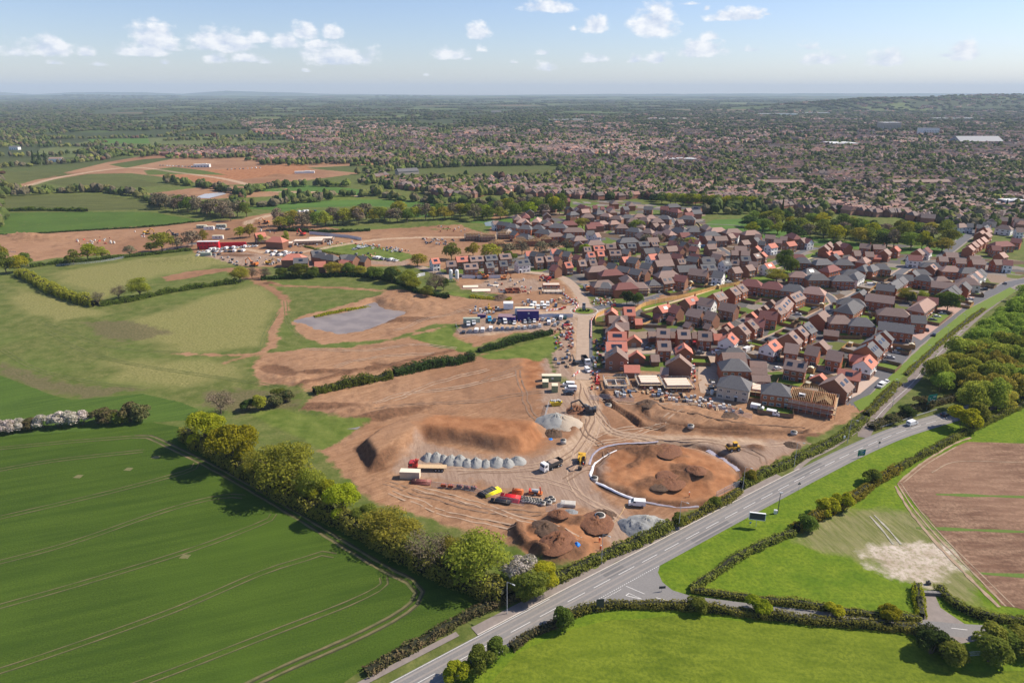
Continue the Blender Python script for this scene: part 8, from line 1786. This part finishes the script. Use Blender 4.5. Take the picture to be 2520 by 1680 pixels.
unfinished(1516, 948, 0, 8.2, 7.4, 1.3, "low block walls under netting, leftmost unfinished plot by the yard", 1, '', m_block); unfinished(1596, 946, 0, 8.4, 8, 2.6, "ground floor shell with pale deck, middle of three front plots", 1); unfinished(1665, 953, 1, 10.4, 8, 2.6, "ground floor shell with banded pale deck right of the middle plot", 1)
unfinished(1995, 1003, -28, 16.5, 12.5, 5.2, "large house with bare timber roof trusses wrapped in scaffolding", 2, 'truss', WALL['o']); unfinished(1868, 967, -20, 6.2, 6.2, 2.6, "garage shell with pale flat deck between hipped houses", 1, 'deck', WALL['o'])
unfinished(1489, 724, -12, 9.4, 8, 5.0, "scaffolded brick house with steep slate gable by the compound", 2, '', WALL['n'], roofm=ROOF['s']); unfinished(1560, 724, 3, 16, 8, 5.0, "long scaffolded house with brown roof and solar panels", 2, '', WALL['n'], roofm=ROOF['b']); unfinished(1605, 716, 10, 8, 8, 4.8, "scaffolded house with dark roof beside the long one", 2, '', WALL['n'], roofm=ROOF['s'])
unfinished(1356, 709, 0, 11, 5, 2.6, "single storey shell with pale deck, rear one by haul road", 0, 'deck', WALL['o']); unfinished(1361, 720, 0, 12, 4.6, 1.2, "low floor shell with pale beams, front one by haul road", 1, 'deck', m_block); unfinished(1262, 718, 10, 9, 7, 1.7, "half-height orange brick walls left of the pale decks", 0, '', WALL['o'])
for k, (u, v, w, d, lb) in enumerate([(1158, 706, 10, 5, "upper pale floor slab on grey hardstanding"), (1184, 715, 12, 6, "lower pale floor slab with white blocks"), (1215, 703, 7, 3, "small pale slab right of the grey gravel")]): b = MB(); b.box((0, 0, .2), (w, d, .4)); tag(b.build("floor_slab", [m_deck], None, False, on(u, v, .03), R(3)), lb, "slab")
for k, (u, v, L, lb) in enumerate([(1243, 586, 12, "timber hipped roof frame, largest on the far plots"), (1165, 590, 13, "timber roof frame at left of the upper site"), (1222, 605, 13, "low timber floor shell at left of the bare oaks"), (1280, 604, 12, "orange timber roof behind the bare oaks"), (1262, 612, 11, "timber frame in front of the orange timber roof"), (1312, 604, 12, "timber roof frame seen through the bare oaks"), (1342, 600, 9, "red-brown timber roof at right end of the oaks"), (1200, 592, 13, "scaffolded brick shell right of the left timber roof")]):
    unfinished(u, v, 5, L, 9, 4.6 if k not in (2, 4) else 2.6, lb, 2 if k in (0, 1, 7) else 0, 'truss', WALL['n'])
for k, (u, v, L, tp, lb) in enumerate([(655, 598, 12, 'truss', "far plot with timber roof between two red roofs"), (700, 606, 14, 'deck', "long scaffolded shell right of the far red hipped roof"), (760, 600, 24, 'deck', "far row of low shells with pale decks"), (790, 594, 20, 'deck', "second far row of low shells, farther right")]): unfinished(u, v, 8, L, 8, 3, lb, 1, tp)
area = {"left above the tree hedge": """
627 573.6 651.7 571 g r n 8
671 581.8 690 583 h r n 9
709 625 736 625 h r n 9
722 635 758 633.5 g s n 8 1
765 617 790 614.5 g s n 8 1
785 621 799 622.5 h s n 8
807 625 820 627 h s n 8
837 631 856 629 g s n 8
858.5 632 877.5 635 g s n 8
883 629.5 905 632 g s n 8
774 644 801 643 g r n 7.5
839.5 639 858.5 641.6 g r n 7.5"""}
for ar, rows in area.items():
    L_ = sorted([r_.split() for r_ in rows.strip().splitlines()], key=lambda e: float(e[0]))
    for k, e in enumerate(L_):
        root, x, y = house(*map(float, e[:4]), *e[4:7], float(e[7]), int(e[8]) if len(e) > 8 else 0, 0, False); tag(root, f"{WN[e[6]]} house, {RN[e[5]]} roof, {ORD[k]} from {ar}", "house", "houses " + ar)

# more houses standing in the gaps of the upper estate
Pb = [OL([(1290, 575), (1420, 565), (1600, 535), (1880, 565), (1760, 600), (1640, 635), (1480, 685), (1380, 690), (1340, 650)]), OL([(1150, 520), (1270, 470), (1420, 468), (1600, 490), (1620, 525), (1500, 552), (1380, 560), (1180, 545)]), OL([(1850, 640), (1900, 580), (2060, 565), (2330, 605), (2300, 655), (2130, 640), (2020, 660), (1900, 690)])]
gi = random.Random(8); new = []
for P in Pb:
    lo, hi = P.min(0), P.max(0)
    for _ in range(900):
        x, y = gi.uniform(lo[0], hi[0]), gi.uniform(lo[1], hi[1])
        if sdf_poly(np.array([x]), np.array([y]), P)[0] < 3 or any(math.hypot(x - a, y - b_) < 12.5 for a, b_ in hs) or len(new) > 37: continue
        sd_ = max(sdf_line(np.array([x]), np.array([y]), smooth_line(OL(L), 4), w / 2)[0] for L, w, mm in ST)
        if sd_ > -5.5: continue
        u, v = proj(x, y, 8.5); ang = gi.choice((0, 1)) * 1.4 + .25; L_ = gi.uniform(3.6, 5); q0 = proj(x - math.cos(ang) * L_, y - math.sin(ang) * L_, 8.9); q1 = proj(x + math.cos(ang) * L_, y + math.sin(ang) * L_, 8.9)
        rf, wl = gi.choice('bbsmt'), gi.choice('nno'); r_, x2, y2 = house(*q0, *q1, gi.choice('gh'), rf, wl, 8, 0, 0, False); hs.append((x, y)); new.append((u, r_, rf, wl))
for k, (u, r_, rf, wl) in enumerate(sorted(new, key=lambda e: e[0])): tag(r_, f"{WN[wl]} house, {RN[rf]} roof, {ORD[k] if k < len(ORD) else 'rightmost'} of the gap-filling houses, upper estate", "house", "houses between the upper estate rows")
print("infill", len(new))
# ---------------------------------------------------------------- garden fences and sheds of the near houses
done = []
nf = 0
for o in [o for o in COL.objects if o.parent is None and o.name.startswith("house") and o.location.y < 470 and o.location.x > 60]:
    lb = o["label"]; c = Vector(o.location[:2]); ang = o.rotation_euler.z; wl_ = [ch for ch in o.children if ch.name.startswith("wall")][0].data; xs_ = [v_.co.x for v_ in wl_.vertices]; ys_ = [v_.co.y for v_ in wl_.vertices]; hx, hy = max(xs_), max(ys_)
    nb = Vector((math.sin(ang), -math.cos(ang))); side = 1 if nb.dot(c) < 0 else -1        # garden on the side away from the camera for every other house
    if nf % 2: side = -side
    m = MB(); D_g = 8.5; y0 = -side * (hy + .1); y1 = -side * (hy + D_g); ex = hx + 1.2
    free = all((c + nb * side * (hy + D_g * .6) - Vector(q)).length > 6.5 for q in hs if (Vector(q) - c).length > 1)
    nf += 1
    if not free: continue
    for x in (-ex, ex): m.box((x, (y0 + y1) / 2, .9), (.06, D_g, 1.8))
    m.box((0, y1, .9), (2 * ex, .06, 1.8))
    tail = lb.split(", ")[-1]; f_ = tag(m.build("garden_fence", [m_fenced if nf % 3 else m_fence], None, False, (c.x, c.y, max(o.location.z, .05) + .02), ang), f"timber garden fence of the house {tail}", "fence", "garden fences of the estate")
    g = MB(); g.add([(-ex, min(y0, y1), 0), (ex, min(y0, y1), 0), (ex, max(y0, y1), 0), (-ex, max(y0, y1), 0)], [(0, 1, 2, 3)]); tag(g.build("lawn", [m_lawn if nf % 3 else m_path], None, False, (c.x, c.y, .32 + .0007 * nf), ang), kind='structure')
    if nf % 3 == 0:
        s_ = empty("shed", (c.x + nb.x * side * (hy + D_g - 1.6) + math.cos(ang) * (ex - 1.6), c.y + nb.y * side * (hy + D_g - 1.6) + math.sin(ang) * (ex - 1.6), .33), ang); b = MB(); b.box((0, 0, 1), (2.2, 1.7, 2)); b.build("wall", [m_fence], s_); b = MB(); b.prof([(-1.25, 2), (0, 2.5), (1.25, 2)], -.95, .95); b.build("roof", [m_olvr], s_); tag(s_, f"small garden shed behind the house {tail}", "shed")

# ---------------------------------------------------------------- stacked materials
ck = random.Random(9)
m_wrap = mat("white_wrap", (.68, .66, .62), rough=.5, var=.15, scale=2); m_gblk = mat("grey_blocks", (.40, .40, .40), var=.2, scale=2); m_rbrk = mat("red_brick_pack", (.45, .17, .10), var=.2, scale=2); m_bbag = mat("blue_bundle", (.12, .17, .26), var=.3, scale=2); m_tbun = mat("timber_bundle", (.62, .46, .30), var=.2, scale=2)
KD = {'w': (m_wrap, (1.3, 1.1, 1.3), "white wrapped pallet", "pallet"), 'g': (m_gblk, (1.3, 1.1, 1.0), "pallet of grey blocks", "pallet"), 'r': (m_rbrk, (1.2, 1.0, .9), "pack of red bricks", "bricks"), 't': (m_tbun, (3.2, .9, .7), "bundle of pale timber", "timber"), 'b': (m_bbag, (1.4, 1.1, .8), "blue-grey bundle", "bundle"), 'k': (m_dark, (2.0, 1.4, 1.0), "dark covered stack", "stack"), 'o': (m_redp, (1.9, .5, 1.0), "stacked red plastic barriers", "barrier"), 's': (m_steel, (3.6, .8, .6), "stack of grey steel tubes", "tubes")}
CM = {}
for k_, (mm, dm, lb, ct) in KD.items():
    L_ = []
    for v_ in range(3):
        b = MB(); x, y, z = dm; b.box((0, 0, .08), (x, y, .14), 1)
        if k_ in 'wgrb':
            for i in range(2):
                for j in range(1 + v_ % 2): b.box((-x / 4 + i * x / 2, 0, .16 + z / (1 + v_ % 2) * (j + .5)), (x / 2 - .05, y * (.98 - .04 * i), z / (1 + v_ % 2) - .05), 0, taper=.94)
        elif k_ in 'ts':
            for i in range(6): b.box((ck.uniform(-.15, .15), -y / 2 + (i + .5) * y / 6, .15 + z * (.25 + .12 * (i % 3))), (x, y / 6 - .03, z * (.5 + .24 * (i % 3))), 0)
        else:
            for i in range(3): b.box((ck.uniform(-.1, .1), 0, .2 + i * z / 3), (x * (1 - .08 * i), y, z / 3 - .04), 0, rz=ck.uniform(-.12, .12))
        L_.append(b.mesh("stack", [mm, m_tim]))
    CM[k_] = L_
def scatter(poly, n, kinds, place, grp, conv=GL, hd=0):
    P = conv(poly); lo, hi = P.min(0), P.max(0); got = 0; q_ = []
    while got < n:
        x, y = ck.uniform(lo[0], hi[0]), ck.uniform(lo[1], hi[1])
        if sdf_poly(np.array([x]), np.array([y]), P)[0] < 0: continue
        if any(abs(x - a) < 1.5 and abs(y - b_) < 1.2 for a, b_ in q_) and ck.random() < .9: continue
        q_.append((x, y)); k_ = ck.choice(kinds); mm, dm, lb, ct = KD[k_]; o = link(lb.replace(' ', '_').replace('-', '_'), ck.choice(CM[k_]), None, (x, y, gz(x, y) + .1), R(hd + ck.choice((0, 90)) + ck.uniform(-12, 12))); s_ = ck.uniform(.75, 1.15); o.scale = (s_, s_, s_ * ck.uniform(.7, 1.3)); tag(o, f"{lb} {place}", ct, f"{lb}s {place}"); got += 1
scatter([(1600, 970), (1640, 962), (1740, 985), (1800, 1000), (1850, 1025), (1800, 1024), (1700, 1003), (1610, 985)], 62, 'wwwggbkttr', "in the long materials heap below the plots", "")
scatter([(1362, 800), (1410, 798), (1412, 850), (1408, 880), (1366, 862)], 46, 'wrrrgotsb', "in the strip left of the haul road", "")
scatter([(1365, 880), (1402, 875), (1400, 905), (1366, 905)], 10, 'wtbk', "at the lower end of the strip left of haul road", "")
scatter([(1460, 735), (1495, 730), (1518, 745), (1510, 758), (1470, 756), (1455, 748)], 34, 'wooottsrw', "in the jumble beside the small roundabout", "")
scatter([(1350, 735), (1418, 732), (1418, 752), (1352, 748)], 22, 'ttsowb', "in the timber store above the white vans", ""); scatter([(1160, 755), (1235, 760), (1230, 778), (1180, 780), (1155, 772)], 24, 'kwbrsw', "behind the purple cabins", ""); scatter([(1285, 742), (1310, 738), (1312, 750), (1290, 752)], 8, 'kwb', "beside the dark soil heap", "")
scatter([(1392, 836), (1398, 836), (1410, 812), (1400, 800)], 6, 'o', "beside the brick packs", ""); scatter([(1458, 835), (1488, 835), (1488, 862), (1462, 862)], 14, 'orkb', "in front of the red roofed houses", ""); scatter([(1458, 868), (1488, 868), (1488, 900), (1460, 905)], 12, 'owkr', "in the shade of the big brown gable", ""); scatter([(1452, 918), (1475, 915), (1475, 958), (1455, 960)], 14, 'oowrb', "behind the plastic barriers by the small van", "")
scatter([(1512, 960), (1560, 962), (1555, 980), (1515, 975)], 12, 'sswb', "of the steel store below the left plot", ""); scatter([(1560, 955), (1620, 958), (1600, 968), (1550, 966)], 8, 'wtr', "below the middle plot", ""); scatter([(1700, 900), (1712, 900), (1710, 960), (1698, 960)], 14, 'wtrob', "beside the tan site street", ""); scatter([(1750, 935), (1760, 935), (1762, 975), (1748, 972)], 8, 'ttkw', "left of the stone-fronted house", "")
scatter([(1190, 690), (1290, 690), (1300, 710), (1240, 730), (1200, 712)], 22, 'wtrsg', "on the dug plots above the purple cabins", ""); scatter([(1280, 705), (1320, 712), (1300, 725), (1275, 722)], 9, 'wot', "left of the pale decks", ""); scatter([(1600, 700), (1700, 690), (1720, 715), (1640, 720), (1560, 745), (1530, 740)], 26, 'wwtkrg', "along the site track above the timber fence", "")
scatter([(860, 595), (960, 608), (1000, 618), (960, 622), (880, 606)], 34, 'wwgorw', "in the white and red store on the far middle site", ""); scatter([(950, 608), (1010, 618), (1010, 626), (955, 620)], 16, 'rkgb', "in the dark store on the far middle site", ""); scatter([(1040, 585), (1120, 590), (1110, 605), (1045, 600)], 26, 'wgbok', "around the machines of the upper site", ""); scatter([(1070, 560), (1150, 562), (1140, 572), (1075, 570)], 14, 'wr', "in a line on the upper site", "")
scatter([(620, 560), (660, 545), (680, 575), (640, 570)], 14, 'wktr', "beside the brown belt of trees", ""); scatter([(690, 595), (830, 590), (850, 600), (700, 612)], 36, 'wttgbr', "among the far low shells", ""); scatter([(170, 590), (280, 582), (290, 600), (180, 603)], 20, 'wwgor', "on the open north-west soil", ""); scatter([(330, 570), (370, 572), (360, 585), (330, 580)], 8, 'gow', "by the yellow machine", ""); scatter([(860, 622), (930, 625), (925, 634), (870, 630)], 14, 'rwkt', "behind the slate plots", "")
scatter([(640, 634), (700, 640), (700, 655), (620, 650)], 14, 'gtbw', "by the orange excavator", ""); scatter([(520, 632), (600, 640), (590, 655), (530, 645)], 12, 'gk', "on the bank below the cabin car park", "")
